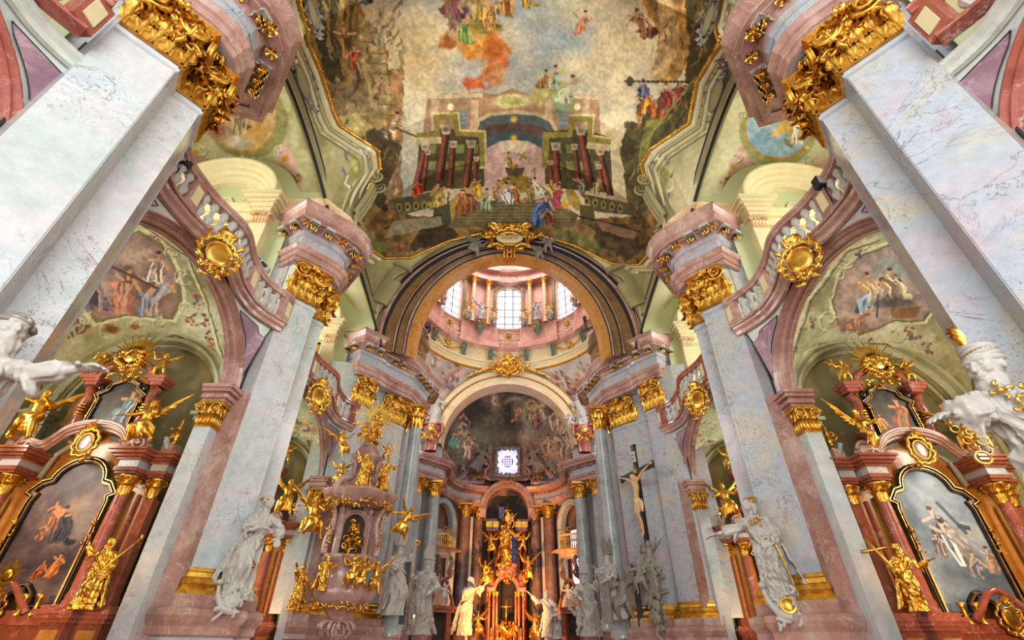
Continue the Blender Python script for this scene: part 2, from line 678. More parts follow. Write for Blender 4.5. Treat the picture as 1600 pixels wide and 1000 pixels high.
def fbm(shape, cell, seed=0, octv=4, sx=1.0, sy=1.0):
    rs = np.random.RandomState(seed)
    H, W = shape
    out = np.zeros(shape)
    amp, tot = 1.0, 0.0
    for o in range(octv):
        c = max(1.5, cell / 2 ** o)
        gy, gx = int(H / (c * sy)) + 3, int(W / (c * sx)) + 3
        g = rs.rand(gy, gx)
        y = np.arange(H) / (c * sy)
        x = np.arange(W) / (c * sx)
        yi, xi = y.astype(int), x.astype(int)
        fy, fx = (y - yi), (x - xi)
        fy = fy * fy * (3 - 2 * fy)
        fx = fx * fx * (3 - 2 * fx)
        a = g[yi][:, xi] * (1 - fx) + g[yi][:, xi + 1] * fx
        b = g[yi + 1][:, xi] * (1 - fx) + g[yi + 1][:, xi + 1] * fx
        out += amp * (a * (1 - fy)[:, None] + b * fy[:, None])
        tot += amp
        amp *= .55
    return out / tot


class Canvas:
    def __init__(s, x0, y0, x1, y1, res, base='#888888', seed=1):
        s.x0, s.y0, s.x1, s.y1, s.res = x0, y0, x1, y1, res
        s.W, s.H = int((x1 - x0) * res) + 1, int((y1 - y0) * res) + 1
        s.a = np.ones((s.H, s.W, 3)) * hexc(base)
        s.gx, s.gy = np.meshgrid(x0 + np.arange(s.W) / res, y0 + np.arange(s.H) / res)
        s.warpx = (fbm((s.H, s.W), 14 * res, seed + 50, 4) - .5)
        s.warpy = (fbm((s.H, s.W), 14 * res, seed + 51, 4) - .5)
        s.tone = (fbm((s.H, s.W), 9 * res, seed + 52, 4) - .5) * .7
        s.seed = seed

    def win(s, x0, y0, x1, y1):
        i0, i1 = max(0, int((y0 - s.y0) * s.res)), min(s.H, int((y1 - s.y0) * s.res) + 2)
        j0, j1 = max(0, int((x0 - s.x0) * s.res)), min(s.W, int((x1 - s.x0) * s.res) + 2)
        return slice(i0, i1), slice(j0, j1)

    def put(s, w, m, col, var=.25):
        c = hexc(col) if isinstance(col, str) else np.array(col, float)
        t = (1 + var * 2 * s.tone[w])[..., None]
        m = np.clip(m, 0, 1)[..., None]
        s.a[w] = s.a[w] * (1 - m) + np.clip(c * t, 0, 255) * m

    def clouds(s, cols, cell, seed=0, amt=1.0, sx=1.0, sy=1.0, lo=.3, hi=.7):
        n = np.clip((fbm((s.H, s.W), cell * s.res, seed, 5, sx, sy) - lo) / (hi - lo), 0, .999) * (len(cols) - 1)
        k = n.astype(int)
        f = (n - k)[..., None]
        C = np.array([hexc(c) for c in cols])
        s.a = s.a * (1 - amt) + amt * (C[k] * (1 - f) + C[np.minimum(k + 1, len(cols) - 1)] * f)

    def poly(s, pts, col, var=.25, wob=0.0, alpha=1.0):
        xs, ys = [p[0] for p in pts], [p[1] for p in pts]
        w = s.win(min(xs) - wob - 1, min(ys) - wob - 1, max(xs) + wob + 1, max(ys) + wob + 1)
        X = s.gx[w] + s.warpx[w] * wob * 2
        Y = s.gy[w] + s.warpy[w] * wob * 2
        ins = np.zeros(X.shape, bool)
        n = len(pts)
        for i in range(n):
            (ax, ay), (bx, by) = pts[i], pts[(i + 1) % n]
            if ay == by:
                continue
            c = ((ay > Y) != (by > Y)) & (X < (bx - ax) * (Y - ay) / (by - ay) + ax)
            ins ^= c
        s.put(w, ins * alpha, col, var)

    def blob(s, cx, cy, rx, ry, col, soft=.35, wob=.0, ang=0.0, var=.3, alpha=1.0):
        R = max(rx, ry) * 1.3 + wob
        w = s.win(cx - R, cy - R, cx + R, cy + R)
        X = s.gx[w] + s.warpx[w] * wob * 2 - cx
        Y = s.gy[w] + s.warpy[w] * wob * 2 - cy
        ca, sa = math.cos(ang), math.sin(ang)
        d = np.sqrt(((X * ca + Y * sa) / rx) ** 2 + ((-X * sa + Y * ca) / ry) ** 2)
        s.put(w, np.clip((1 - d) / max(soft, .02) + .0, 0, 1) * alpha, col, var)

    def stroke(s, pts, wid, col, wob=0.0, var=.2, alpha=1.0):
        for i in range(len(pts) - 1):
            (ax, ay), (bx, by) = pts[i], pts[i + 1]
            R = wid + wob + 1
            w = s.win(min(ax, bx) - R, min(ay, by) - R, max(ax, bx) + R, max(ay, by) + R)
            X = s.gx[w] + s.warpx[w] * wob * 2 - ax
            Y = s.gy[w] + s.warpy[w] * wob * 2 - ay
            dx, dy = bx - ax, by - ay
            t = np.clip((X * dx + Y * dy) / max(dx * dx + dy * dy, 1e-6), 0, 1)
            d = np.hypot(X - t * dx, Y - t * dy)
            s.put(w, np.clip((wid * .5 - d) * s.res + .5, 0, 1) * alpha, col, var)

    def rows(s, box, n, col, wid=1.0, ang=0.0, alpha=.6):
        x0, y0, x1, y1 = box
        for i in range(n):
            y = y0 + (y1 - y0) * (i + .5) / n
            s.stroke([(x0, y), (x1, y + (x1 - x0) * math.tan(ang))], wid, col, alpha=alpha)

    def person(s, x, y, h, robe, robe2=None, rnd=None, lean=0.0, skin='#c99a74', wings=None):
        """a small painted figure: swirling drapery in light and dark, limbs, head"""
        rnd = rnd or random.Random(int(x * 7 + y))
        lean = lean or rnd.uniform(-.4, .4)
        h *= 1.18
        r = hexc(robe)
        r2 = hexc(robe2) if robe2 else r * .6
        lx = h * lean
        if wings:
            for sg in (-1, 1):
                s.blob(x + lx * .6 + sg * h * .28, y - h * .72, h * .24, h * .10, wings, .5, h * .1, sg * -.7)
        for k in range(14):
            t = k / 13
            px = x + lx * t + rnd.uniform(-.24, .24) * h * (1.15 - t)
            py = y - h * .66 * t
            s.blob(px, py, h * rnd.uniform(.10, .2), h * rnd.uniform(.07, .16), r * rnd.uniform(.5, 1.3), .45, h * .2, rnd.uniform(-1, 1))
        for k in range(6):
            px = x + rnd.uniform(-.2, .2) * h + lx * .4
            s.stroke([(px, y), (px + rnd.uniform(-.1, .1) * h, y - h * .35), (px + rnd.uniform(-.15, .15) * h + lx * .6, y - h * .6)], h * .05, r2 if k % 2 else np.minimum(r * 1.3, 250), h * .06)
        hx, hy = x + lx, y - h * .86
        for sg in (-1, 1):
            ex, ey = hx + sg * h * rnd.uniform(.2, .34), y - h * rnd.uniform(.35, .8)
            s.stroke([(hx + sg * h * .1, y - h * .68), (ex, ey)], h * .075, skin, h * .03)
        s.stroke([(hx, y - h * .7), (hx, hy)], h * .08, skin)
        s.blob(hx, hy, h * .075, h * .085, skin, .25, h * .02)
        s.blob(hx + rnd.uniform(-.03, .03) * h, hy - h * .05, h * .09, h * .065, rnd.choice(['#5a3d26', '#7a5a34', '#3c2c20']), .3, h * .02)

    def column(s, x0, y0, x1, y1, w0, w1, col):
        c = hexc(col)
        for k in range(7):
            t = (k + .5) / 7 - .5
            sh = 1.25 - abs(t + .18) * 1.5
            s.poly([(x0 + w0 * (t - .075), y0), (x0 + w0 * (t + .075), y0), (x1 + w1 * (t + .075), y1), (x1 + w1 * (t - .075), y1)], np.minimum(c * sh, 255), .3)
        s.poly([(x1 - w1 * .8, y1 - w1 * .9), (x1 + w1 * .8, y1 - w1 * .9), (x1 + w1 * .5, y1 + w1 * .3), (x1 - w1 * .5, y1 + w1 * .3)], '#b9a98c', .5, 1)
        s.blob(x1, y1 - w1 * .3, w1 * .55, w1 * .35, '#7c6b50', .6)

    def grain(s, amt=.18, cell=5, seed=3):
        s.a *= (1 + amt * 2 * (fbm((s.H, s.W), cell * s.res, seed, 4) - .5))[..., None]

    def sample(s, x, y):
        fx = np.clip((np.asarray(x) - s.x0) * s.res, 0, s.W - 1.001)
        fy = np.clip((np.asarray(y) - s.y0) * s.res, 0, s.H - 1.001)
        i, j = fy.astype(int), fx.astype(int)
        ty, tx = (fy - i)[..., None], (fx - j)[..., None]
        a = s.a
        c = a[i, j] * (1 - tx) * (1 - ty) + a[i, j + 1] * tx * (1 - ty) + a[i + 1, j] * (1 - tx) * ty + a[i + 1, j + 1] * tx * ty
        return s2l(c)


def paint_mesh(me, rgb):
    ca = me.color_attributes.new('paint', 'FLOAT_COLOR', 'POINT')
    d = np.ones((len(me.vertices), 4))
    d[:, :3] = rgb
    ca.data.foreach_set('color', d.astype(np.float32).ravel())


def pgrid(name, fn, nu, nv, mat, parent=None, paint=None, org=(0, 0, 0), mask=None):
    """surface from numpy fn(U, V) -> X, Y, Z arrays; paint(X, Y, Z, U, V) -> rgb"""
    U, V = np.meshgrid(np.linspace(0, 1, nu + 1), np.linspace(0, 1, nv + 1))
    X, Y, Z = fn(U, V)
    P = np.stack([X - org[0], Y - org[1], Z - org[2]], -1).reshape(-1, 3)
    idx = np.arange((nu + 1) * (nv + 1)).reshape(nv + 1, nu + 1)
    Q = np.stack([idx[:-1, :-1], idx[:-1, 1:], idx[1:, 1:], idx[1:, :-1]], -1).reshape(-1, 4)
    if mask is not None:
        mk = mask(X, Y, Z)
        cen = mk[:-1, :-1] & mk[1:, 1:] & mk[:-1, 1:] & mk[1:, :-1]
        Q = Q[cen.ravel()]
    me = bpy.data.meshes.new(name)
    me.vertices.add(len(P))
    me.vertices.foreach_set('co', P.astype(np.float32).ravel())
    me.loops.add(len(Q) * 4)
    me.loops.foreach_set('vertex_index', Q.astype(np.int32).ravel())
    me.polygons.add(len(Q))
    me.polygons.foreach_set('loop_start', np.arange(0, len(Q) * 4, 4, dtype=np.int32))
    me.polygons.foreach_set('use_smooth', np.ones(len(Q), bool))
    me.update(calc_edges=True)
    me.validate()
    me.materials.append(mat)
    if paint is not None:
        paint_mesh(me, paint(X, Y, Z, U, V).reshape(-1, 3))
    return link(name, me, parent)


def to_frame(X, Y, Z):
    """where the painter's sighting point on the nave axis sees a point of the vault (an anamorphic ceiling is drawn from one spot)"""
    dz = Z - 1.6
    d = Y * math.cos(TH) + dz * math.sin(TH)
    d = np.maximum(d, .05)
    a = X / d
    b = (dz * math.cos(TH) - Y * math.sin(TH)) / d
    a, b = a + PH * b, b - PH * a
    return 795 + F * a, 500 - F * b


# ------------------------------------------------------------------ nave plan
PIER = [(7.95, 4.30), (7.30, 4.05), (6.62, 4.84), (6.98, 5.30), (6.64, 5.74), (7.29, 6.52), (8.2, 7.1)]
BODY = [(8.9, 4.85), (7.36, 3.93), (6.55, 4.72), (6.38, 5.0), (6.30, 5.35), (6.38, 5.7), (6.60, 5.95), (7.38, 6.85), (8.9, 6.6)]
CORN = [(9.15, 4.52), (7.30, 3.36), (5.98, 4.60), (5.74, 4.98), (5.62, 5.4), (5.66, 5.98), (7.22, 7.98), (9.1, 7.3)]
PIER3 = [(7.95, 20.15), (7.36, 20.42), (6.74, 21.28), (7.12, 21.85), (6.50, 22.38), (5.50, 23.52), (5.55, 24.3), (5.3, 25.6), (7.0, 26.5)]
BODY3 = [(8.9, 21.3), (7.40, 20.3), (6.55, 21.2), (6.35, 21.7), (5.75, 22.5), (5.25, 23.1), (5.05, 24.0), (4.75, 25.3), (5.2, 26.6), (7.2, 27.3)]
CORN3 = [(9.15, 20.98), (7.22, 19.85), (5.75, 21.5), (5.55, 21.9), (5.0, 22.65), (4.72, 23.6), (4.62, 24.6), (4.15, 25.8), (4.6, 27.2), (7.0, 28.2)]
DY = 8.15


def face_list(path, a, b):
    out = []
    for i in range(a, b):
        p, q = Vector(path[i]), Vector(path[i + 1])
        d = (q - p)
        n = Vector((-d.y, d.x)).normalized()
        out.append((p, q, d.length, d.normalized(), n))
    return out


def pier_capital(path, a, b, rnd, z0=11.09, z1=12.40, dens=1.0):
    """gilded composite capital wrapping the pier: leaves in two rows, corner volutes, flowers and a moulded abacus"""
    mb = MB()
    h = z1 - z0
    sub = path[a:b + 1]
    sweep(mb, sub, [(.02, z0 - .06), (.07, z0 - .03), (.02, z0), (.02, z0 + h * .3), (.07, z0 + h * .6), (.2, z0 + h * .84)], 0, side=-1, smooth=False)
    sweep(mb, sub, [(.14, z1 - h * .15), (.22, z1 - h * .12), (.20, z1 - h * .07), (.29, z1 - .03), (.29, z1), (0, z1)], 0, side=-1)
    for (p, q, L, d, n) in face_list(path, a, b):
        k = max(2, round(L / .27 * dens))
        D, N = Vector((d.x, d.y, 0)), Vector((n.x, n.y, 0))
        U = Vector((0, 0, 1))
        for r, (zz, hh, ww) in enumerate(((0.0, .52, .30), (.30, .55, .30))):
            for i in range(k + (r == 0)):
                t = (i + .5 * (r == 1)) / k
                c = Vector((p.x, p.y, z0)) + D * L * t + N * (.03 + .04 * r) + U * zz * h
                leaf(mb, c, U, N, h * hh, ww * rnd.uniform(.9, 1.15), 0, .36 + .10 * r)
        # volutes at both ends, small helices and a flower between
        for sg, e in ((1, p), (-1, q)):
            c = Vector((e.x, e.y, z0 + h * .76)) + D * sg * .14 + N * .25
            spiral(mb, c, D * -sg, U, .30, 2.3, .17, 0, 26, a0=PI * .6)
            spiral(mb, c - N * .06, D * -sg, U, .33, 1.3, .12, 0, 20, a0=PI * .6)
            lathe(mb, [(.05, -.02), (.27, -.02), (.29, .02), (.2, .05)], (0, 0, 0), 14, 0, xf=Matrix.Translation(c - N * .04) @ Matrix(((D.x, 0, N.x, 0), (D.y, 0, N.y, 0), (0, 1, 0, 0), (0, 0, 0, 1))))
            tube(mb, smooth_path([c + D * sg * .03 + U * .2 - N * .05, c + D * sg * .2 + U * .16, c + D * sg * L * .42 + U * .02 - N * .02], 5), .04, 6, 0)
            leaf(mb, c - U * .24, -U + N * .2, N, .3, .2, 0, .4)
        m = Vector((p.x, p.y, z0 + h * .88)) + D * L * .5 + N * .34
        for i in range(6):
            an = 2 * PI * i / 6
            leaf(mb, m, D * math.cos(an) + U * math.sin(an) + N * .3, N, .16, .12, 0, .5, 4, 4)
        ball(mb, m + N * .05, .05)
        for i in range(int(10 * L * dens)):
            c = Vector((p.x, p.y, z0 + h * rnd.uniform(.25, .8))) + D * L * rnd.random() + N * (.14 + .08 * rnd.random())
            dd = D * rnd.uniform(-1, 1) + U * rnd.uniform(-1, 1)
            if dd.length < .2:
                continue
            dd.normalize()
            s = rnd.uniform(.12, .24)
            if rnd.random() < .6:
                cscroll(mb, c - dd * s * .6, c + dd * s * .6, s * .45 * rnd.choice((-1, 1)), N, .022, 0)
            else:
                leaf(mb, c, dd + N * .5, N, s, s * .7, 0, .6, 4, 5)
    return mb


def modillion(mb, p, d, n, s=.3, mat=0, gmat=1):
    """scroll bracket under the cornice with a gilt leaf"""
    D, N, U = Vector((d.x, d.y, 0)), Vector((n.x, n.y, 0)), Vector((0, 0, 1))
    P = Vector(p)
    for i in range(2):
        pass
    xf = Matrix.Translation(P) @ Matrix(((D.x, N.x, 0, 0), (D.y, N.y, 0, 0), (0, 0, 1, 0), (0, 0, 0, 1)))
    box(mb, -s * .5, s * .5, -s * .1, s * 1.35, -.02, .10, mat, xf)
    for sg in (-1, 1):
        spiral(mb, P + D * sg * s * .5 + N * s * .25 - U * .08, N, U, s * .34, 1.8, .2, mat, 16)
        spiral(mb, P + D * sg * s * .5 + N * s * 1.15 - U * .03, N * -1, U, s * .22, 1.6, .22, mat, 12)
    for i in range(5):
        leaf(mb, P + N * s * (.2 + .1 * i) - U * .05 + D * s * .3 * (i % 3 - 1), N - U * .5, U * -1, s * .8, s * .6, gmat, .5, 4, 5)
    ball(mb, P + N * s * .6 - U * .15, s * .22, gmat, 8, 6)


def rosette(mb, c, n, r, mat=0):
    c, n = Vector(c), Vector(n).normalized()
    a = n.orthogonal().normalized()
    b = n.cross(a)
    for ring, (k, rr) in enumerate(((7, 1.0), (6, .6))):
        for i in range(k):
            an = 2 * PI * (i + ring * .5) / k
            leaf(mb, c + n * .03 * ring, a * math.cos(an) + b * math.sin(an) + n * .25, n, r * rr, r * .6 * rr, mat, .35, 4, 5)
    ball(mb, c + n * r * .3, r * .24, mat, 8, 6)


def make_pier(name, label, path, body, corn, a, b, rich=True, seed=1, mods=(), roses=(), split=None):
    rnd = random.Random(seed)
    t = thing(name, label, 'pier', (path[a][0], path[a][1], 0), world_built=True)
    sub = path
    mb = MB()
    prism(mb, path + [(8.6, path[-1][1] + .1), (8.6, path[0][1] - .1)], 2.5, 13.0, 0)
    sweep(mb, path[a:b + 1], [(0, 10.82), (.05, 10.86), (.05, 10.93), (.0, 10.96)], 0, side=-1)
    tube(mb, [(path[0][0] - .18, path[0][1] - .10, 0), (path[0][0] - .18, path[0][1] - .10, 10.6)], .03, 4, 1)
    # slim raised fillets at the corners of every face
    for (p, q, L, d, n) in face_list(path, a, b):
        if L < .75:
            continue
        for e, sg in ((q, -1),):
            c0 = e + d * sg * .02
            c1 = e + d * sg * .10
            pts = [tuple(c0), tuple(c1), tuple(c1 + n * .015), tuple(c0 + n * .015)]
            prism(mb, pts, 3.0, 11.0, 0)
    mb.build('shaft', [M_WHITE if seed % 2 else M_WHITER, M_LINE], t)
    m3 = MB()
    sweep(m3, path, [(0, 3.06), (.03, 3.05), (.05, 2.98), (.07, 2.95), (.07, 2.86), (.16, 2.82), (.2, 2.72), (.16, 2.64), (.22, 2.6), (.26, 2.5), (.0, 2.49)], 0, side=-1)
    m3.build('gilt_base', M_GOLD, t)
    m2 = MB()
    sweep(m2, path, [(0, 2.5), (.26, 2.5), (.26, 2.28), (.42, 2.22), (.46, 2.1), (.42, 2.0), (.36, 1.9), (.36, 1.75), (.30, 1.7), (.30, .5), (.5, .4), (.5, 0)], 0, side=-1,
          mats=[0, 0, 0, 0, 0, 0, 0, 0, 1, 0, 0])
    m2.build('plinth', [M_PINK, M_WHITER], t)
    cm = pier_capital(path, a, b, rnd) if not split else pier_capital(path, *split[0], rnd)
    for q in (split or [])[1:]:
        cm.merge(pier_capital(path, *q, rnd))
    cm.build('gilt_capital', M_GOLD, t)
    # entablature
    m = MB()
    sweep(m, body, [(0, 12.38), (.06, 12.40), (.06, 12.58), (.11, 12.60), (.11, 12.82), (.17, 12.86), (.24, 12.98), (.24, 13.03), (.0, 13.06)], 0, side=-1)
    m.build('architrave', M_PINK, t)
    m = MB()
    prism(m, body, 12.9, 13.9, 0)
    prism(m, [(x, y) for x, y in body], 12.39, 12.42, 0)
    sweep(m, body, [(0.01, 13.62), (.07, 13.66), (.10, 13.78), (.02, 13.8)], 0, side=-1)
    m.build('frieze', M_WHITER, t)
    m = MB()
    prism(m, corn, 14.04, 14.10, 0)
    sweep(m, corn, [(-.42, 13.98), (-.16, 14.0), (-.12, 14.12), (-.14, 14.24), (-.02, 14.34), (.0, 14.46), (-.04, 14.5), (.03, 14.62), (.10, 14.72), (.10, 14.82), (-1.2, 14.9)], 0, side=-1)
    sweep(m, body, [(.06, 13.74), (.14, 13.86), (.17, 13.98), (.22, 14.05)], 0, side=-1)
    m.build('cornice', M_PINK, t)
    # brackets and rosettes under the cornice
    for i, (x, y, nx, ny, s) in enumerate(mods):
        mo = MB()
        n = Vector((nx, ny)).normalized()
        modillion(mo, (x, y, 13.98), Vector((-n.y, n.x)), n, s, 0, 1)
        mo.build('bracket', [M_STATUE, M_GOLDS], t)
    for i, (x, y, r) in enumerate(roses):
        mo = MB()
        rosette(mo, (x, y, 13.98), (0, 0, -1), r)
        mo.build('rosette', M_GOLDS, t)
    # gallery storey behind the capital, two pale pilaster strips on it
    m = MB()
    ya = path[a][1]
    prism(m, [(7.42, ya + .12), (8.85, ya + .95), (8.85, ya + 2.1), (7.3, ya + 2.3)], 9.8, 14.05, 0)
    for s0, s1 in ((.10, .42), (.55, .93)):
        p, q = Vector((7.42, ya + .12)), Vector((8.85, ya + .95))
        d = (q - p)
        n = Vector((d.y, -d.x)).normalized()
        A, B = p + d * s0, p + d * s1
        prism(m, [tuple(A), tuple(B), tuple(B + n * .14), tuple(A + n * .14)], 9.8, 13.55, 0)
        prism(m, [tuple(A - d * .02), tuple(B + d * .02), tuple(B + d * .02 + n * .2), tuple(A - d * .02 + n * .2)], 13.5, 13.66, 0)
    m.build('gallery_pilaster', M_WHITER, t)
    return t


def fmods(path, segs, off=.1):
    """bracket stations along a body plan"""
    out = []
    for i, ts, s in segs:
        p, q = Vector(path[i]), Vector(path[i + 1])
        d = q - p
        n = Vector((-d.y, d.x)).normalized()
        for t in ts:
            c = p + d * t + n * off
            out.append((c.x, c.y, n.x, n.y, s))
    return out


MODS = fmods(BODY, [(0, (.55, .9), .28), (1, (.12, .62), .32), (3, (.6,), .30), (6, (.2, .5, .8), .32)])
ROSES = [(5.90, 5.35, .22), (6.25, 4.60, .2), (7.2, 3.65, .17), (6.1, 5.95, .16)]
MODS3 = fmods(BODY3, [(0, (.6, .93), .27), (1, (.15, .7), .30), (3, (.2, .75), .28), (5, (.2, .7), .28), (6, (.2, .6), .28), (7, (.3, .8), .28)])
ROSES3 = [(5.85, 21.9, .2), (6.5, 20.9, .18), (4.75, 23.9, .16)]

# first piers, close to the camera; then the second pair as copies; then the crossing pair
pierA = make_pier('nave_pier', 'huge pale marble pier at the right edge, nearest, gilt capital at its top', PIER, BODY, CORN, 1, 5, seed=3, mods=MODS, roses=ROSES)
pierA['group'] = 'marble piers of the nave'
px0, py0 = PIER[1]
pr = [pierA]
bx = dup(pierA, 'huge pale marble pier at the left edge, nearest, gilt capital at its top', (-px0, py0, 0), scale=(-1, 1, 1))
b2r = dup(pierA, 'middle marble pier with gilt capital behind the crowned white warrior statue', (px0, py0 + DY, 0))
b2l = dup(pierA, 'middle marble pier with gilt capital behind the white statue in a long cloak', (-px0, py0 + DY, 0), scale=(-1, 1, 1))
pierC = make_pier('crossing_pier', 'crossing pier of grey marble that carries the black crucifix', PIER3, BODY3, CORN3, 1, 6, seed=5, mods=MODS3, roses=ROSES3, split=[(1, 2), (4, 6)])
pierC['group'] = 'marble piers of the crossing'
b3l = dup(pierC, 'crossing pier of pale marble standing behind the gilded pulpit', (-PIER3[1][0], PIER3[1][1], 0), scale=(-1, 1, 1))
# left nave piers wear the whiter marble
index_children()
for o in (bx, b2l, b3l):
    for ch in ALLC.get(o.name, []):
        if ch.name.startswith('shaft'):
            me = ch.data.copy()
            me.materials[0] = MATS['pale_marble']
            ch.data = me
for ch in ALLC[pierA.name] + ALLC[pierC.name]:
    if ch.name.startswith('shaft'):
        ch.data.materials[0] = M_WHITER


# ------------------------------------------------------------------ arcade walls, imposts, galleries
def ex(y, yc, half):
    t = (y - yc) / half
    return math.sqrt(max(0, 1 - t * t))


def wavex(s):
    """plan line of the balcony front for s in -1..1 along the bay"""
    return 7.62 - .34 * math.exp(-(s / .28) ** 2) - .50 * max(0, (abs(s) - .62) / .38) ** 1.6


def mirror(mb, sx):
    if sx > 0:
        return mb
    m2 = MB()
    m2.v = [(-x, y, z) for x, y, z in mb.v]
    m2.f = [tuple(reversed(f)) for f in mb.f]
    m2.m, m2.s = list(mb.m), list(mb.s)
    return m2


def arcade(yc, sx, k):
    side = 'right' if sx > 0 else 'left'
    H = 2.78
    n = 40
    m = MB()
    ap = [(yc + H * math.cos(PI * i / n), 7.4 + 2.15 * math.sin(PI * i / n)) for i in range(n + 1)]
    # archivolt zone outer line
    K = .36
    op = [(yc + (H + K) * math.cos(PI * i / n), 7.4 + (2.15 + K * .62) * math.sin(PI * i / n)) for i in range(n + 1)]
    # spandrel wall from the outer line of the arch up to the balcony
    for i in range(n):
        (y0, z0), (y1, z1) = op[i], op[i + 1]
        xs = [(wavex((y - yc) / 3.3) + .10, wavex((y - yc) / 3.3) + .10) for y in (y0, y1)]
        v = []
        for (y, z), (xt, _) in zip((op[i], op[i + 1]), xs):
            for q in range(5):
                tq = q / 4
                zz = z + (9.80 - z) * tq
                w = max(0, min(1, (zz - 8.2) / 1.6)) ** 1.3
                v.append((7.78 * (1 - w) + xt * w, y, zz))
        m.add(v, [(q, q + 1, q + 6, q + 5) for q in range(4)], 0, True)
    for sg in (-1, 1):
        y0, y1 = yc + sg * (H + K), yc + sg * 3.75
        box(m, 7.78, 8.15, min(y0, y1), max(y0, y1), 0, 9.8, 0)
        y0 = yc + sg * H
        box(m, 7.95, 8.15, min(y0, y1), max(y0, y1), 0, 7.4, 1)
    # soffit
    grid(m, lambda u, v: (8.02 + .08 * v, yc + (H + .5 * v) * math.cos(PI * u), 7.4 + (2.15 + .6 * v) * math.sin(PI * u)), n, 1, 1)
    w = mirror(m, sx).build('wall_' + side, [M_SPAN, M_SAGE])
    struct(w)
    # archivolt
    m = MB()
    prof = [(0, 8.06), (.03, 7.94), (.07, 7.97), (.10, 7.84), (.18, 7.80), (.21, 7.72), (.27, 7.74), (.31, 7.64), (.37, 7.66), (.39, 7.80)]
    for j in range(len(prof) - 1):
        for i in range(n):
            v = []
            for (o, x) in (prof[j], prof[j + 1]):
                for q in (i, i + 1):
                    c, s_ = math.cos(PI * q / n), math.sin(PI * q / n)
                    v.append((x, yc + (H + o) * c, 7.4 + (2.15 + o * .62) * s_))
            m.add(v, [(0, 1, 3, 2)], 0, False)
    for sg in (-1, 1):
        y0, y1 = sorted((yc + sg * 2.95, yc + sg * 3.3))
        box(m, 7.30, 7.9, y0, y1, 0, 7.42)
        for (o, x), (o2, x2) in zip(prof[:-1], prof[1:]):
            m.add([(x, yc + sg * (H + o), 0), (x2, yc + sg * (H + o2), 0), (x2, yc + sg * (H + o2), 7.4), (x, yc + sg * (H + o), 7.4)], [(0, 1, 2, 3)])
    a = mirror(m, sx).build('trim_%d' % (10 + k), M_ROSE if yc < 4 else M_PINK)
    struct(a)
    # inlaid spandrel panels with a dark joint round them
    for sg in (-1, 1):
        m = MB()
        inner = [(yc + sg * 3.14, 7.75)]
        for i in range(14):
            ang = math.radians(12 + 50 * i / 13)
            inner.append((yc + sg * (H + .50) * math.cos(ang), 7.4 + (2.15 + .34) * math.sin(ang)))
        outer = [(yc + sg * 1.95, 9.46), (yc + sg * 2.75, 9.46), (yc + sg * 2.9, 9.30), (yc + sg * 3.15, 9.27)]
        pts = [p for p in inner if p[1] < 9.36 and abs(p[0] - yc) < 3.16] + outer
        def fx(y, z):
            xt = wavex((y - yc) / 3.3) + .10
            w = max(0, min(1, (z - 8.2) / 1.6)) ** 1.3
            return 7.78 * (1 - w) + xt * w - .03
        v = [(fx(y, z), y, z) for y, z in pts]
        cy, cz = sum(p[0] for p in pts) / len(pts), sum(p[1] for p in pts) / len(pts)
        v.append((fx(cy, cz) - .002, cy, cz))
        c = len(v) - 1
        m.add(v, [(i, (i + 1) % c, c) for i in range(c)], 0)
        p3 = [Vector(q) for q in v[:c]] + [Vector(v[0])]
        tube(m, p3, .014, 4, 1, caps=False)
        o = mirror(m, sx).build('trim_%d' % (30 + k), [M_PURPLE, M_LINE])
        struct(o)
    # cornice band under the balcony
    m = MB()
    path = [(wavex(s / 20) + .06, yc + 3.3 * s / 20) for s in range(-20, 21)]
    sweep(m, path, [(-.02, 9.60), (.06, 9.62), (.08, 9.72), (.16, 9.78), (.18, 9.86), (.0, 9.90), (-.6, 9.90)], 0, side=-1)
    o = mirror(m, sx).build('trim_%d' % (50 + k), M_PINK if yc > 4 else M_SPAN)
    struct(o)
    return


def impost(yc, sx, sg, label):
    """pink impost block on a fluted gilt capital and pale pilaster"""
    y0 = yc + sg * 2.80
    t = thing('impost_pilaster', label, 'pilaster', (sx * 7.88, y0, -.12), group='pilasters under the chapel arches', scale=(sx, 1, 1))
    m = MB()
    for z0, z1, e in ((7.02, 7.10, .02), (7.10, 7.20, .10), (7.20, 7.26, .05), (7.26, 7.36, .16), (7.36, 7.46, .22), (7.46, 7.5, .10)):
        box(m, -.30 - e, .30, -.24 - e, .34 + e, z0, z1)
    m.build('impost_block', M_PINK, t)
    m = MB()
    box(m, -.17, .26, -.2, .3, 0, 6.35)
    m.build('pilaster_shaft', M_WHITE, t)
    m = MB()
    box(m, -.19, .26, -.22, .3, 6.33, 6.95)
    for i in range(5):
        tube(m, [(-.17 + .1 * i, -.23, 6.36), (-.17 + .1 * i, -.23, 6.70)], .035, 6)
        tube(m, [(-.2, -.18 + .1 * i, 6.36), (-.2, -.18 + .1 * i, 6.70)], .035, 6)
    box(m, -.3, .3, -.32, .34, 6.93, 7.02)
    for cx in (-.16, .22):
        spiral(m, (cx, -.30, 6.84), (-1 if cx < 0 else 1, 0, 0), (0, 0, 1), .14, 2, .2)
    spiral(m, (-.28, .1, 6.84), (0, 1, 0), (0, 0, 1), .14, 2, .2)
    for i in range(3):
        leaf(m, (-.12 + .15 * i, -.22, 6.68), (0, 0, 1), (0, -1, 0), .24, .16, 0, .5, 4, 5)
        leaf(m, (-.2, -.14 + .15 * i, 6.68), (0, 0, 1), (-1, 0, 0), .24, .16, 0, .5, 4, 5)
    m.build('gilt_capital', M_GOLD, t)
    return t


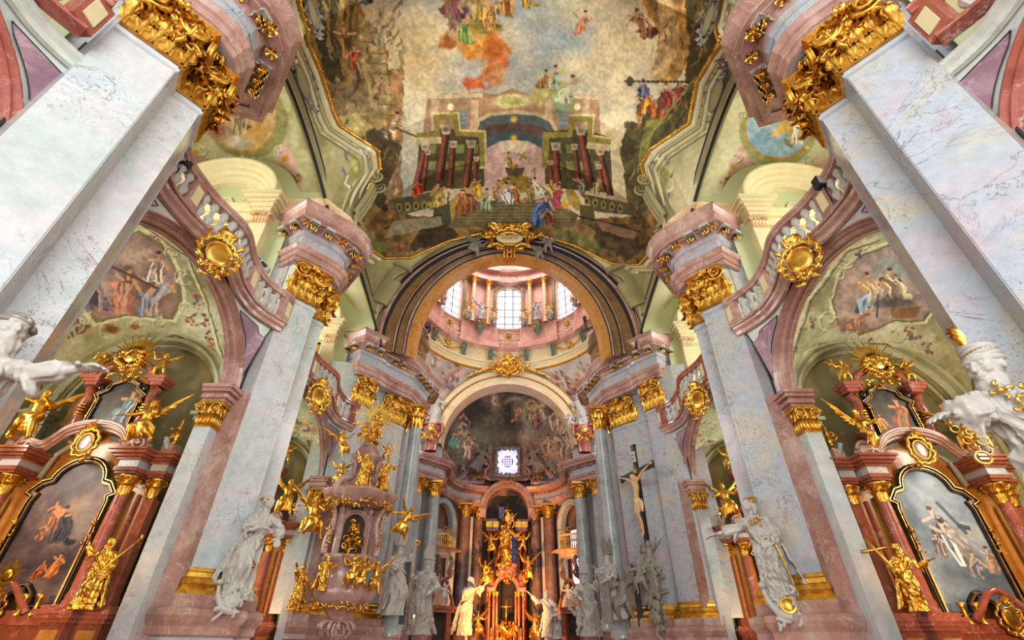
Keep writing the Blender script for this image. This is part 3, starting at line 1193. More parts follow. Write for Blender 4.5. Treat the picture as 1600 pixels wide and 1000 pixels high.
def bal_mesh():
    """square-turned baluster"""
    m = MB()
    prof = [(.085, 0), (.085, .05), (.05, .07), (.04, .10), (.085, .20), (.105, .27), (.09, .34), (.05, .42), (.04, .47), (.055, .49), (.04, .51),
            (.05, .56), (.09, .64), (.095, .70), (.06, .76), (.085, .79), (.085, .84)]
    lathe(m, [(r * 1.15, z) for r, z in prof], (0, 0, 0), 8, 0, smooth=False, a0=PI / 8, a1=2 * PI + PI / 8)
    return m.mesh('baluster', M_STATUE)


BAL = bal_mesh()


def balustrade(yc, sx, label, mat):
    t = thing('balustrade', label, 'balustrade', (0, yc, 0), group='balustrades of the galleries', scale=(sx, 1, 1))
    path = [(wavex(s / 24), 3.22 * s / 24) for s in range(-24, 25)]
    m = MB()
    sweep(m, path, [(-.14, 10.76), (.14, 10.76), (.14, 10.82), (.19, 10.86), (.19, 10.93), (.12, 10.98), (-.12, 10.98), (-.19, 10.93), (-.19, 10.86), (-.14, 10.82), (-.14, 10.76)], 0, side=-1)
    m.build('top_rail', mat, t)
    m = MB()
    sweep(m, path, [(-.16, 9.90), (.16, 9.88), (.16, 9.96), (.12, 10.0), (-.12, 10.0), (-.16, 9.9)], 0, side=-1)
    m.build('base_rail', mat, t)
    def xa(y):
        return wavex(y / 3.22)
    for y in (-3.1, -1.55, 1.55, 3.1):
        m = MB()
        x = xa(y)
        box(m, x - .13, x + .13, y - .2, y + .2, 9.95, 10.8, 0)
        box(m, x - .15, x + .15, y - .12, y + .12, 10.12, 10.62, 1)
        m.build('pedestal', [mat, M_CREAM], t)
    ys = [-2.75, -2.45, -2.15, -1.85, -1.2, -.9, -.6, -.3, 0, .3, .6, .9, 1.2, 1.85, 2.15, 2.45, 2.75]
    for y in ys:
        o = link('baluster', BAL, t)
        o.location = (xa(y), y, 9.98)
        d = (xa(y + .05) - xa(y - .05)) / .1
        o.rotation_euler.z = -math.atan(d)
    return t


BAYS = [(1.4, 1.3), (9.0, 9.5), (17.35, 17.75)]
k = 0
wh = {0: 'nearest, cut by the top corner of the view', 1: 'of the first bay, below the cream gallery arch', 2: 'of the second bay, before the crossing pier'}
for bi, (yc, yg) in enumerate(BAYS):
    for sx in (1, -1):
        sd = 'right' if sx > 0 else 'left'
        arcade(yc, sx, k)
        k += 1
        balustrade(yc + .1 if bi else .5, sx, 'waving marble balustrade on the %s gallery, %s' % (sd, wh[bi]), M_ROSE if bi != 1 else M_PINK)
        if bi:
            impost(yc, sx, 1, 'pilaster with gilt fluted capital %s of the nave, %s' % (sd, 'beside the near chapel altar' if bi == 1 else 'in front of the crossing pier'))


def chapel(yc, yg, sx):
    """chapel below, gallery above: walls, niche, vaults"""
    m = MB()
    ye = yc + 3.45
    # solid outer wall, floor slab of the gallery
    box(m, 13.5, 13.9, yc - 4.1, ye + .6, 0, 10)
    box(m, 8.4, 13.6, yc - 4.1, ye + .6, 10.02, 10.12)
    # east wall of the chapel, arched niche in it
    n = 28
    nx, nw, nz, nr = 10.65, 2.25, 6.9, 2.35
    for i in range(n):
        a0, a1 = PI * i / n, PI * (i + 1) / n
        pa = (nx + nw * math.cos(a0), ye, nz + nr * math.sin(a0))
        pb = (nx + nw * math.cos(a1), ye, nz + nr * math.sin(a1))
        m.add([pa, pb, (pb[0], ye, 10.1), (pa[0], ye, 10.1)], [(0, 1, 2, 3)])
    box(m, nx + nw, 13.6, ye, ye + .3, 0, nz)
    m.add([(nx + nw, ye, nz), (13.6, ye, nz), (13.6, ye, 10.1), (nx + nw, ye, 10.1)], [(0, 1, 2, 3)])
    box(m, 8.2, nx - nw, ye, ye + .3, 0, 10.1)
    # niche: half cylinder with half dome
    grid(m, lambda u, v: (nx + nw * math.cos(PI * u), ye + 1.1 * math.sin(PI * u), nz * v), 24, 2)
    grid(m, lambda u, v: (nx + nw * math.cos(PI * u) * math.cos(v * PI / 2 * .999), ye + 1.1 * math.sin(PI * u) * math.cos(v * PI / 2 * .999), nz + nr * math.sin(v * PI / 2)), 24, 12)
    o = mirror(m, sx).build('wall_chapel', M_CHAP)
    struct(o)
    # moulded rim of the niche
    m = MB()
    path = [(nx + nw + .02, 0)] + arc(nx, nz, nw + .02, 0, PI, 28, nr + .02) + [(nx - nw - .02, 0)]
    sweep(m, path, [(-.12, ye + .3), (-.1, ye + .1), (0, ye + .06), (.02, ye - .1), (.12, ye - .16), (.16, ye - .06), (.30, ye - .08), (.34, ye - .22), (.44, ye - .26), (.48, ye - .1), (.62, ye - .1), (.66, ye + .02)], 0, side=1, xf=lambda a, b, h: (a, h, b))
    for e in (nx - nw - .16, nx + nw + .16):
        for z0, z1, q in ((6.5, 6.62, .04), (6.62, 6.76, .12), (6.76, 6.86, .2), (6.86, 6.94, .1)):
            box(m, e - .28 - q, e + .28 + q, ye - .18 - q, ye, z0, z1)
        box(m, e - .26, e + .26, ye - .14, ye, 0, 6.5)
    o = mirror(m, sx).build('trim_70', M_SAGE)
    struct(o)


def chapel_vault_z(X, Y, yc):
    ty = np.clip((Y - yc - .2) / 3.2, -1, 1)
    tx = np.clip((X - 10.75) / 2.8, -1, 1)
    return 7.15 + ((2.45 * np.sqrt(1 - ty * ty)) ** 4 + (2.3 * np.sqrt(1 - tx * tx)) ** 4 + 1e-6) ** .25


def gallery_vault_z(X, Y, yg):
    ty = np.clip((Y - yg) / 2.7, -1, 1)
    tx = np.clip((X - 10.75) / 2.6, -1, 1)
    return 15.0 + ((3.4 * np.sqrt(1 - ty * ty)) ** 4 + (3.1 * np.sqrt(1 - tx * tx)) ** 4 + 1e-6) ** .25

# ------------------------------------------------------------------ nave ceiling: a painted vault with stucco margins
BL = [(462, -60), (465, 0), (478, 45), (480, 62), (500, 110), (520, 175), (530, 196), (590, 235), (593, 262), (575, 290), (560, 330), (565, 380), (600, 403), (640, 402),
      (700, 376), (760, 362), (796, 359)]
BR = [(1132, -60), (1127, 0), (1117, 43), (1128, 63), (1090, 127), (1077, 193), (1017, 233), (1003, 256), (1017, 307), (1034, 340), (1026, 385), (1000, 413), (958, 412),
      (900, 384), (840, 365), (796, 359)]
c = Canvas(340, -320, 1260, 440, 2, '#a8a488', 4)
c.clouds(['#8d8458', '#a59a6c', '#b8ae84', '#c8bf98'], 60, 9)
# stucco margins: lines that run with the border
for B, sg in ((BL, 1), (BR, -1)):
    for off, wd, col in ((6, 4, '#e0d7ae'), (12, 3, '#8d8a62'), (17, 5, '#cfc9a2'), (24, 2, '#6f6c48'), (30, 4, '#d8d2ac')):
        c.stroke([(x - sg * off, y + off * .4) for x, y in B[:13]], wd, col, 1)
for cx, cy, sg in ((470, 130, 1), (1122, 150, -1), (556, 262, 1), (1032, 280, -1), (476, 40, 1), (1118, 20, -1)):
    c.blob(cx, cy, 13, 26, '#8f9150', .3, 3, -sg * .35)
    c.blob(cx - 3, cy - 4, 7, 16, '#b4b26c', .6, 2, -sg * .35)
    for i in range(9):
        a = i * .7
        c.stroke([(cx + 17 * math.cos(a), cy + 34 * math.sin(a)), (cx + 22 * math.cos(a + .35), cy + 38 * math.sin(a + .35)), (cx + 15 * math.cos(a + .6), cy + 31 * math.sin(a + .6))],
                 3.5, '#6a6478' if i % 3 else '#ded7b2', 3)
inner = BL + BR[::-1][1:]
c.poly([(400, -320)] + [(465, -320)] + BL + BR[::-1][1:] + [(1127, -320)] + [(1190, -320), (1190, -321), (400, -321)], '#b3aa8c', 0)
sky = Canvas(340, -320, 1260, 440, 2, '#b3aa8c', 8)
sky.clouds(['#98a09a', '#bab6a2', '#d2c4a0', '#e2d3aa', '#d0b47c'], 95, 31, 1, 1.2, .8, .28, .72)
for q in ((700, 200, 70, 120, '#cfc7a6'), (900, 170, 60, 110, '#d2c79a'), (640, 60, 90, 60, '#c8b27c'), (960, 90, 60, 90, '#cbbd90'), (980, 260, 40, 110, '#c2b180'), (640, 250, 30, 110, '#c7bd9d'),
          (880, 60, 60, 40, '#94a5aa'), (740, 120, 70, 40, '#a7abab'), (840, 0, 80, 60, '#9aa39a'), (700, -120, 160, 80, '#a8a88f'), (930, -160, 150, 80, '#b9a67c')):
    sky.blob(*q[:5], .9, 18, alpha=.75)
# rocks and ruins at the left side
R1 = [(440, -320), (545, -320), (575, -100), (562, 0), (572, 30), (600, 60), (610, 108), (628, 104), (631, 150), (628, 210), (622, 260), (632, 312), (640, 360), (700, 392), (640, 430), (440, 430)]
sky.poly(R1, '#8a6c3c', .6, 6)
for p, col in (([(500, -60), (540, -40), (520, 60), (545, 150), (510, 120), (488, 40)], '#3f3a24'), ([(560, 20), (574, 32), (596, 62), (606, 110), (612, 160), (596, 200), (575, 150), (560, 90)], '#a48d5e'),
               ([(545, 30), (562, 60), (572, 140), (600, 215), (588, 224), (552, 150), (535, 80)], '#7c6844'), ([(612, 108), (627, 106), (630, 150), (627, 230), (612, 200)], '#a67f52'),
               ([(525, 120), (560, 140), (590, 190), (575, 210), (530, 180)], '#85714e'), ([(520, 175), (600, 200), (628, 230), (610, 290), (560, 320), (540, 240)], '#4d3f2a'),
               ([(530, 180), (575, 175), (590, 200), (560, 215), (535, 205)], '#a8975c'), ([(560, 180), (600, 172), (604, 195), (590, 205)], '#8b7448'),
               ([(570, 290), (610, 260), (620, 330), (600, 390), (566, 370)], '#3e3422'), ([(600, 300), (628, 240), (622, 310), (632, 340), (610, 360)], '#8f7350')):
    sky.poly(p, col, .6, 5)
for i in range(9):
    sky.stroke([(566 + i * 3.5, 50 + i * 16), (600 + i * 2.4, 52 + i * 16)], 1.4, '#5c4b30', 2)
for i in range(6):
    sky.stroke([(470 + i * 16, -70), (480 + i * 14, 10), (500 + i * 9, 90)], 6, ['#8d7846', '#4b4126', '#a58d55', '#5d5632', '#b7a068', '#453a24'][i], 8, .5, .8)
for x, y, h, a, b in ((545, 90, 46, '#8f6a3c', '#54432c'), (556, 108, 34, '#a23f2a', '#7c6442'), (566, 0, 50, '#4a5158', '#7d7c6a'), (604, 215, 36, '#b59f78', '#5d4b38'), (590, 150, 26, '#6a5238', '#a0855c'),
                      (590, 70, 26, '#8b8370', '#a39b80')):
    sky.person(x, y, h, a, b)
sky.stroke([(617, 200), (650, 213)], 3, '#6a4c24')
# rocks at the right side
sky.poly([(1140, -320), (1060, -320), (1000, -120), (1002, 0), (1022, 40), (1030, 90), (1016, 130), (1055, 128), (1080, 100), (1130, 60), (1140, 0)], '#a8844a', .7, 7)
sky.poly([(1020, -60), (1052, 0), (1062, 60), (1040, 122), (1016, 128), (1030, 60)], '#c2a674', .6, 6)
sky.poly([(1100, -320), (1140, -320), (1140, 60), (1096, 130), (1070, 128), (1078, 60), (1060, -40)], '#4f4228', .6, 6)
sky.poly([(1100, 120), (1078, 190), (1015, 232), (1000, 262), (1016, 340), (1000, 412), (940, 400), (985, 340), (972, 250), (975, 192), (1000, 190), (1030, 150)], '#524a2c', .7, 6)
sky.poly([(1075, 140), (1050, 185), (1020, 205), (1005, 250), (1012, 330), (1003, 330), (995, 250), (1012, 190)], '#77783a', .6, 5)
sky.poly([(1025, 345), (1000, 300), (1008, 400)], '#5b5a30', .6, 4)
for x, y, h, a, b in ((1030, 182, 40, '#a4522e', '#5c3528'), (1008, 176, 36, '#c18a34', '#7e4c2e'), (1048, 172, 38, '#8d3a34', '#4a2b26'), (1004, 152, 26, '#3d568f', '#aa8a50'), (1060, 160, 30, '#7d3330', '#553333'),
                      (1014, 58, 40, '#6f4a34', '#a07a52')):
    sky.person(x, y, h, a, b)
sky.stroke([(976, 127), (1078, 128)], 3, '#3a2d20')
sky.poly([(985, 118), (992, 127), (986, 136), (978, 132), (980, 122)], '#4a4640')
for i in range(10):
    sky.stroke([(1010 + 7 * i, 220 - 9 * i), (1024 + 7 * i, 200 - 9 * i)], 2, '#8a8c46', 3)
rk = random.Random(17)
for x0, x1, y0, y1, n_ in ((480, 630, -60, 300, 150), (560, 1040, 345, 420, 110), (985, 1120, -60, 340, 130)):
    for i in range(n_):
        x, y = rk.uniform(x0, x1), rk.uniform(y0, y1)
        if 630 < x < 975 and y < 340:
            continue
        L, a = rk.uniform(8, 34), (rk.uniform(1.1, 2.0) if y < 330 else rk.uniform(-.4, .4))
        if x > 900 and y < 330:
            a = PI - a
        sky.stroke([(x, y), (x + L * .5 * math.cos(a), y + L * .5 * math.sin(a)), (x + L * math.cos(a + .3), y + L * math.sin(a + .3))], rk.uniform(1.5, 5),
                   rk.choice(['#3a2f1c', '#4f4226', '#a8874e', '#c2a266', '#6f6a38', '#8a5f34', '#2c261a']), 5, .4, rk.uniform(.3, .7))
# foreground rocks above the great arch
sky.poly([(560, 300), (600, 330), (660, 338), (720, 345), (800, 352), (890, 345), (940, 338), (1000, 345), (1040, 300), (1040, 430), (560, 430)], '#75592f', .8, 6)
for p, col in (([(590, 380), (640, 342), (690, 352), (670, 392), (630, 402)], '#7a5d34'), ([(640, 392), (660, 350), (700, 346), (720, 368), (680, 385)], '#3d3320'),
               ([(700, 350), (760, 345), (750, 360), (720, 372)], '#9a7440'), ([(850, 345), (920, 352), (960, 380), (930, 395), (880, 375)], '#6d6a38'),
               ([(900, 345), (980, 352), (1010, 390), (980, 408), (940, 385)], '#4a3a26'), ([(900, 340), (930, 360), (925, 372), (890, 358)], '#8d6f42'), ([(560, 350), (590, 372), (610, 395), (570, 390)], '#6b6f3c')):
    sky.poly(p, col, .7, 6)
# painted architecture
T = '#ab8862'
sky.poly([(668, 148), (752, 144), (776, 148), (800, 138), (826, 148), (852, 144), (936, 150), (938, 215), (660, 215)], T, .2, 1)
sky.poly([(668, 148), (754, 145), (754, 152), (668, 155)], '#d3c09a')
sky.poly([(850, 145), (936, 150), (936, 156), (850, 152)], '#d3c09a')
sky.blob(800, 158, 36, 13, '#d6cc92', .3, 2)
sky.blob(800, 158, 22, 8, '#b9b264', .4, 2)
for x in (680, 742, 858, 915):
    sky.poly([(x - 6, 156), (x + 6, 156), (x + 5, 205), (x - 7, 205)], '#c7a987', .3, 1)
for x in (724, 880):
    sky.poly([(x - 7, 172), (x + 7, 172), (x + 7, 200), (x - 7, 200)], '#77878a')
    for k in range(3):
        sky.stroke([(x - 7, 178 + 7 * k), (x + 7, 178 + 7 * k)], 1, '#b9a98a')
# the great painted arch and what is seen through it
sky.poly([(739, 205), (745, 186), (765, 176), (803, 172), (842, 176), (864, 186), (872, 205), (876, 260), (740, 260)], '#c9b585', .2, 1)
sky.poly([(744, 208), (750, 190), (768, 181), (803, 178), (838, 181), (858, 190), (868, 208), (848, 240), (758, 240)], '#56625f', .3, 1)
sky.poly([(752, 203), (770, 195), (803, 192), (836, 195), (856, 203), (850, 212), (756, 212)], '#5e4a42', .3)
sky.poly([(756, 214), (803, 204), (848, 214), (846, 230), (758, 230)], '#48595c', .3)
sky.poly([(760, 232), (778, 222), (803, 219), (828, 222), (846, 232), (860, 290), (742, 290)], '#c7a79a', .25, 1)
for k in range(5):
    sky.stroke([(803, 222), (760 + 21 * k, 288)], 1.6, '#dcc6b0', 1, alpha=.7)
sky.poly([(780, 221), (803, 218), (826, 221), (820, 238), (786, 238)], '#ddd0a8', .2, 1)
for x, y in ((803, 186), (803, 216)):
    for a in range(4):
        sky.stroke([(x - 5 * math.cos(a * PI / 4), y - 5 * math.sin(a * PI / 4)), (x + 5 * math.cos(a * PI / 4), y + 5 * math.sin(a * PI / 4))], 2, '#d9b040')
# coffered dark ceilings behind the columns
sky.poly([(655, 212), (690, 200), (757, 206), (757, 292), (650, 300)], '#4e4a30', .4, 1)
sky.poly([(850, 206), (905, 200), (952, 214), (958, 302), (852, 292)], '#4e4a30', .4, 1)
for k in range(8):
    sky.poly([(668 + 22 * (k % 4), 226 + 26 * (k // 4)), (682 + 22 * (k % 4), 226 + 26 * (k // 4)), (680 + 22 * (k % 4), 240 + 26 * (k // 4)), (666 + 22 * (k % 4), 240 + 26 * (k // 4))], '#7d8148')
    sky.poly([(862 + 22 * (k % 4), 226 + 26 * (k // 4)), (876 + 22 * (k % 4), 226 + 26 * (k // 4)), (878 + 22 * (k % 4), 240 + 26 * (k // 4)), (864 + 22 * (k % 4), 240 + 26 * (k // 4))], '#7d8148')
for (x0, y0, x1, y1, w) in ((648, 298, 664, 232, 11), (660, 300, 668, 240, 8), (686, 282, 697, 206, 14), (703, 290, 708, 228, 10), (728, 292, 736, 228, 12), (742, 290, 744, 250, 7),
                            (872, 288, 868, 232, 12), (862, 290, 860, 256, 7), (905, 292, 898, 232, 9), (922, 284, 908, 208, 14), (954, 306, 938, 240, 11), (944, 300, 936, 262, 7)):
    sky.column(x0, y0, x1, y1, w, w * .85, '#7d4636')
for pts in ([(676, 178), (716, 176), (719, 204), (758, 205), (759, 262), (750, 262), (748, 214), (712, 213), (706, 186), (686, 188), (688, 214), (652, 220), (650, 208), (680, 206)],
            [(890, 180), (928, 180), (926, 212), (955, 216), (954, 226), (918, 222), (918, 190), (898, 190), (894, 214), (858, 216), (856, 262), (846, 262), (848, 206), (888, 206)]):
    sky.poly(pts, '#8f8340', .3, 1)
    sky.stroke(pts[:6] if pts[0][0] < 800 else pts[:4], 3, '#d2c48a')
sky.poly([(650, 215), (690, 214), (690, 224), (652, 226)], '#cbb98a', .3)
sky.poly([(918, 222), (954, 226), (952, 236), (916, 232)], '#cbb98a', .3)
for x in (704, 902):
    sky.blob(x, 166, 13, 12, '#9b8450', .4, 4)
    sky.blob(x, 167, 6, 7, '#e3d6b2', .4)
# altar mass in the middle
sky.poly([(789, 262), (820, 262), (816, 276), (794, 276)], '#544636')
sky.poly([(778, 284), (794, 274), (816, 274), (838, 284), (842, 300), (770, 300)], '#8a7430', .6, 4)
sky.person(803, 262, 22, '#a08a2c', '#5e5020')
sky.stroke([(812, 250), (820, 238)], 3, '#9a8430')
sky.stroke([(810, 240), (822, 247)], 3, '#9a8430')
sky.stroke([(830, 268), (836, 262), (834, 290)], 2, '#9a8430')
# stairs and crowd
sky.poly([(700, 322), (775, 312), (860, 312), (905, 335), (895, 355), (700, 355)], '#6b6142', .4, 2)
for k in range(6):
    sky.stroke([(716, 320 + 5 * k), (890, 320 + 5 * k)], 1.2, '#9b8f68', 1, alpha=.7)
sky.poly([(697, 320), (726, 292), (737, 292), (712, 330), (706, 350), (696, 350)], '#a98f46', .3)
sky.poly([(884, 296), (896, 296), (912, 322), (902, 330), (888, 318)], '#a98f46', .3)
sky.poly([(678, 316), (702, 314), (706, 352), (676, 352)], '#4b4a34', .3)
sky.poly([(905, 320), (928, 322), (930, 352), (908, 350)], '#5a5434', .3)
for pts in ([(612, 312), (676, 300), (704, 300), (700, 318), (620, 338)], [(905, 302), (985, 318), (996, 338), (930, 330)]):
    sky.poly(pts, '#5d5a3c', .3, 1)
    for k in range(5):
        x = pts[0][0] + 12 + 13 * k
        y = 318 - (k if pts[0][0] < 700 else -3 * k) + (6 if pts[0][0] < 700 else -4)
        sky.blob(x, y, 5, 8, '#a08c50', .3)
        sky.blob(x, y, 2.2, 4, '#2f2d20', .3)
sky.stroke([(600, 357), (690, 336)], 2.5, '#2b2a20')
sky.stroke([(905, 338), (1000, 362)], 2.5, '#2b2a20')
sky.poly([(615, 345), (690, 338), (690, 352), (600, 372)], '#8a8264', .3, 2)
sky.poly([(930, 345), (995, 362), (990, 375), (940, 360)], '#8a6c50', .3, 2)
for x, y, h, a, b in ((655, 305, 22, '#b2442c', '#7d3020'), (676, 322, 34, '#b19a4e', '#8f7c3c'), (690, 318, 26, '#c6b27a', '#947c46'), (722, 335, 34, '#7d5c34', '#a5602c'), (738, 330, 36, '#a2542c', '#6e5c36'),
                      (750, 306, 26, '#c49a2c', '#8d6f2a'), (757, 328, 30, '#91a07c', '#5f6f54'), (772, 310, 26, '#a38264', '#6f4c38'), (786, 314, 32, '#e3ddcc', '#b5ac94'), (800, 318, 30, '#ddd6c4', '#56485c'),
                      (812, 316, 26, '#bb7a2c', '#7d2c2a'), (828, 312, 24, '#8f7c44', '#5c5030'), (842, 306, 26, '#cfd0b0', '#8b8f60'), (856, 318, 26, '#b8a5a0', '#7a5f64'), (876, 320, 38, '#cf9f2c', '#4c6fb0'),
                      (868, 322, 32, '#a24a54', '#7d343c'), (836, 350, 44, '#56709c', '#3a4a70'), (862, 352, 26, '#8a4a34', '#54301f'), (912, 300, 22, '#8a8c70', '#3f4038'), (928, 304, 24, '#c2b27c', '#6f6a40')):
    sky.person(x, y, h, a, b)
# burning cloud with figures, high in the sky
for q in ((752, 60, 46, 40, '#c9772c'), (775, 90, 24, 40, '#b9622a'), (735, 75, 30, 22, '#d08a3c'), (745, 128, 30, 12, '#b5482a'), (770, 115, 26, 26, '#c98e5a'), (700, 60, 16, 16, '#a2602c'),
          (740, 58, 22, 20, '#dcae5c'), (760, 40, 40, 16, '#8c7a3a'), (715, 20, 18, 24, '#6a4650')):
    sky.blob(*q[:5], .55, 14)
for x, y, h, a, b in ((718, 45, 50, '#6d4a52', '#8d6a50'), (728, 66, 36, '#7f9c50', '#4f7040'), (745, 30, 44, '#a8924a', '#70602c'), (764, 40, 40, '#b98a4c', '#7d5c30'), (790, 20, 40, '#c08238', '#7a5030'),
                      (740, 5, 60, '#8f8d50', '#a26a3c'), (700, 20, 36, '#6b3f44', '#a07a4c'), (830, 10, 40, '#a9822f', '#6d5a28'), (780, -30, 70, '#a86f35', '#5d6a8a'), (860, -20, 60, '#b08a3c', '#54522f')):
    sky.person(x, y, h, a, b, wings='#9a8c50')
sky.stroke([(735, 135), (765, 110), (790, 80)], 16, '#c4703c', 14, .5, .7)
for q in ((856, 140, 24, 20, '#8d8b52'), (845, 150, 18, 14, '#b9b06a'), (876, 155, 22, 30, '#a09a60'), (880, 172, 18, 12, '#7c8a6a')):
    sky.blob(*q[:5], .5, 8)
for x, y, h, a, b in ((862, 140, 34, '#7fa08c', '#c99a70'), (876, 162, 40, '#9aa888', '#d0b090'), (846, 138, 26, '#7c5838', '#a08050'), (903, 50, 30, '#c07a50', '#a08a70')):
    sky.person(x, y, h, a, b, wings='#a8b070')
sky.grain(.16, 4, 5)
sky.grain(.12, 20, 6)
# put the painted field into the stucco
fm = Canvas(340, -320, 1260, 440, 2, '#000000', 3)
fm.poly([(400, -321), (465, -320)] + BL + BR[::-1][1:] + [(1127, -320), (1190, -321)], '#ffffff', 0)
mk = (fm.a[..., :1] > 128)
c.grain(.10, 6, 7)
c.a = np.where(mk, sky.a, c.a)
CEIL = c

VB = [1.5, 9.7, 17.9]


def spring(Y):
    e = np.zeros_like(Y)
    for yc in VB:
        t = (Y - yc) / 2.55
        e = np.maximum(e, np.sqrt(np.clip(1 - t * t, 0, 1)))
    return 6.9 + 1.25 * e, 15.0 + 3.4 * e


def vault_pt(U, V):
    Y = -4.0 + 24.7 * V
    phi = PI * (.5 - .5 * (2 * U - 1) * 1.0)
    Xs, Zs = spring(Y)
    return Xs * np.cos(phi), Y, Zs + (22.4 - Zs) * np.sin(phi) ** .92


def paint_ceiling(X, Y, Z, U, V):
    u, v = to_frame(X, Y, Z)
    v = np.where(Y < 2.5, -300, v)
    return CEIL.sample(u, v) * 1.3


o = pgrid('ceiling', vault_pt, 620, 560, M_FRESCO, None, paint_ceiling)
struct(o)


def vault_hit(u, v):
    r = ray(u, v)
    best = None
    for i in range(60, 2200):
        p = EYE + r * (i * .02)
        if p.y > 20.9:
            return p
        Xs, Zs = spring(np.array(p.y))
        if p.z > 15.2:
            ax = min(1, abs(p.x) / float(Xs))
            z = float(Zs) + (22.4 - float(Zs)) * math.sqrt(max(0, 1 - ax * ax)) ** .92
            if p.z >= z or abs(p.x) > float(Xs):
                return p
    return EYE + r * 20


# gilt border that edges the fresco
m = MB()
for B in (BL, BR):
    dense = []
    for (a, b) in zip(B[:-1], B[1:]):
        nn = max(1, int(math.hypot(b[0] - a[0], b[1] - a[1]) / 14))
        dense += [(a[0] + (b[0] - a[0]) * i / nn, a[1] + (b[1] - a[1]) * i / nn) for i in range(nn)]
    pts = [vault_hit(*q) for q in dense + [B[-1]]]
    pts = [p for p in pts if 3.0 < p.y < 20.6]
    tube(m, [p - Vector((p.x, 0, p.z - 15)).normalized() * .05 for p in pts], .09, 6, 0)
    for p in pts[::1]:
        ball(m, p - Vector((p.x, 0, p.z - 15)).normalized() * .12, .07, 0, 6, 4)
struct(m.build('trim_90', M_GOLD))
m = MB()
for B, sg in ((BL, 1), (BR, -1)):
    for off, r_, q in ((9, .09, 0), (16, .05, 1), (21, .10, 0), (30, .06, 1)):
        L = []
        for (a, b) in zip(B[:13][:-1], B[:13][1:]):
            L += [(a[0] + (b[0] - a[0]) * i / 4 - sg * off, a[1] + (b[1] - a[1]) * i / 4 + off * .45) for i in range(4)]
        pts = [vault_hit(*w) for w in L]
        pts = [p for p in pts if 3.2 < p.y < 20.4]
        tube(m, pts, r_, 6, q)
for (u, v, w, h, tilt) in ((470, 128, .75, 1.7, .3), (1122, 150, .75, 1.7, -.3), (1112, 30, .6, 1.2, -.2), (484, 20, .6, 1.2, .2)):
    p = vault_hit(u, v)
    n_ = (Vector((0, p.y, 17.5)) - p).normalized()
    ay = Vector((0, 1, 0)) * -1
    ay = (ay - n_ * ay.dot(n_)).normalized()
    rocaille(m, p + n_ * .05, ay.cross(n_), ay, w, h, 2, random.Random(int(u)), 1.1, oval_mat=1)
struct(m.build('trim_91', [M_CREAM, M_OLIVE, M_DUSKY]))

# ribs round the lunettes: cream, dark line, olive
for bi, yc in enumerate(VB):
    for sx in (1, -1):
        m = MB()
        n = 36
        prof = [(.0, -.35), (.03, -.06), (-.10, -.04), (-.12, .02), (-.02, .04), (-.06, .12), (-.22, .20), (-.24, .34), (-.10, .40), (.0, .42)]
        for j in range(len(prof) - 1):
            for i in range(n):
                v = []
                for (dn, dr) in (prof[j], prof[j + 1]):
                    for q in (i, i + 1):
                        a = PI * q / n
                        e = math.sin(a)
                        yy = yc + (2.55 + dr) * math.cos(a)
                        v.append((6.9 + 1.25 * e + dn - .02, yy, 15.0 + (3.4 + dr) * e + dn * .2))
                m.add(v, [(0, 1, 3, 2)], [0, 1, 0, 2, 0, 0, 1, 0, 0][j], True)
        struct(mirror(m, sx).build('trim_%d' % (92 + 2 * bi + (sx > 0)), [M_OLIVE, M_LINE, M_CREAM]))

# masonry over the piers, between the gallery vaults
for sx in (1, -1):
    for y0, y1 in ((4.0, 7.15), (12.25, 15.35), (20.4, 24.0)):
        m = MB()
        box(m, 7.0, 13.6, y0, y1, 15.0, 18.8)
        struct(mirror(m, sx).build('wall_gallery_upper', M_GREEN))

# springer blocks standing on the cornices at the foot of the vault
for sx in (1, -1):
    for yc in (5.55, 13.75):
        m = MB()
        pts = [(8.6, yc - 1.5), (7.05, yc - 1.55), (6.45, yc - .7), (6.35, yc), (6.45, yc + .7), (7.05, yc + 1.55), (8.6, yc + 1.5)]
        sweep(m, pts, [(.05, 14.85), (.08, 14.9), (.05, 15.3), (.16, 15.4), (.18, 15.5), (0, 15.55), (-.7, 15.6)], 0, side=-1)
        struct(mirror(m, sx).build('trim_99', M_HONEY))
        m = MB()
        # console with fluted scroll carried up the vault between two lunettes
        tube(m, smooth_path([(6.7, yc, 15.5), (6.75, yc, 16.6), (6.55, yc, 17.8), (6.0, yc, 19.0)], 6), [.5] * 6 + [.42] * 6 + [.36] * 7, 4, 0, flat=.35)
        for q in (-.22, 0, .22):
            tube(m, smooth_path([(6.45, yc + q, 16.4), (6.2, yc + q, 17.2), (5.98, yc + q, 18.2)], 6), [.09, .11, .12, .12, .12, .12, .13, .13, .12, .12, .11, .1, .08], 6, 0)
        spiral(m, (5.95, yc - .3, 18.5), (0, 0, 1), (-1, 0, 0), .32, 2, .2)
        spiral(m, (5.95, yc + .3, 18.5), (0, 0, 1), (-1, 0, 0), .32, 2, .2)
        for i in range(3):
            leaf(m, (6.25, yc - .3 + .3 * i, 16.3), (0, 0, -1), (-1, 0, 0), .7, .35)
        struct(mirror(m, sx).build('trim_98', M_OLIVE))

# ------------------------------------------------------------------ painted gallery and chapel vaults
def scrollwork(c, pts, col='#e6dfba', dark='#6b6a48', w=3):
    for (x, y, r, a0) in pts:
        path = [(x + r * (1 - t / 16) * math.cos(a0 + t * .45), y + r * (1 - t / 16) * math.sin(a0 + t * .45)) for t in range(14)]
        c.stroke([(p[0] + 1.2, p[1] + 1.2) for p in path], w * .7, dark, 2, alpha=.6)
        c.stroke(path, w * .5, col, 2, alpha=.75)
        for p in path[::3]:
            c.blob(p[0] + 2, p[1] - 2, w * 1.3, w * .6, col, .6, 2, p[0], alpha=.6)


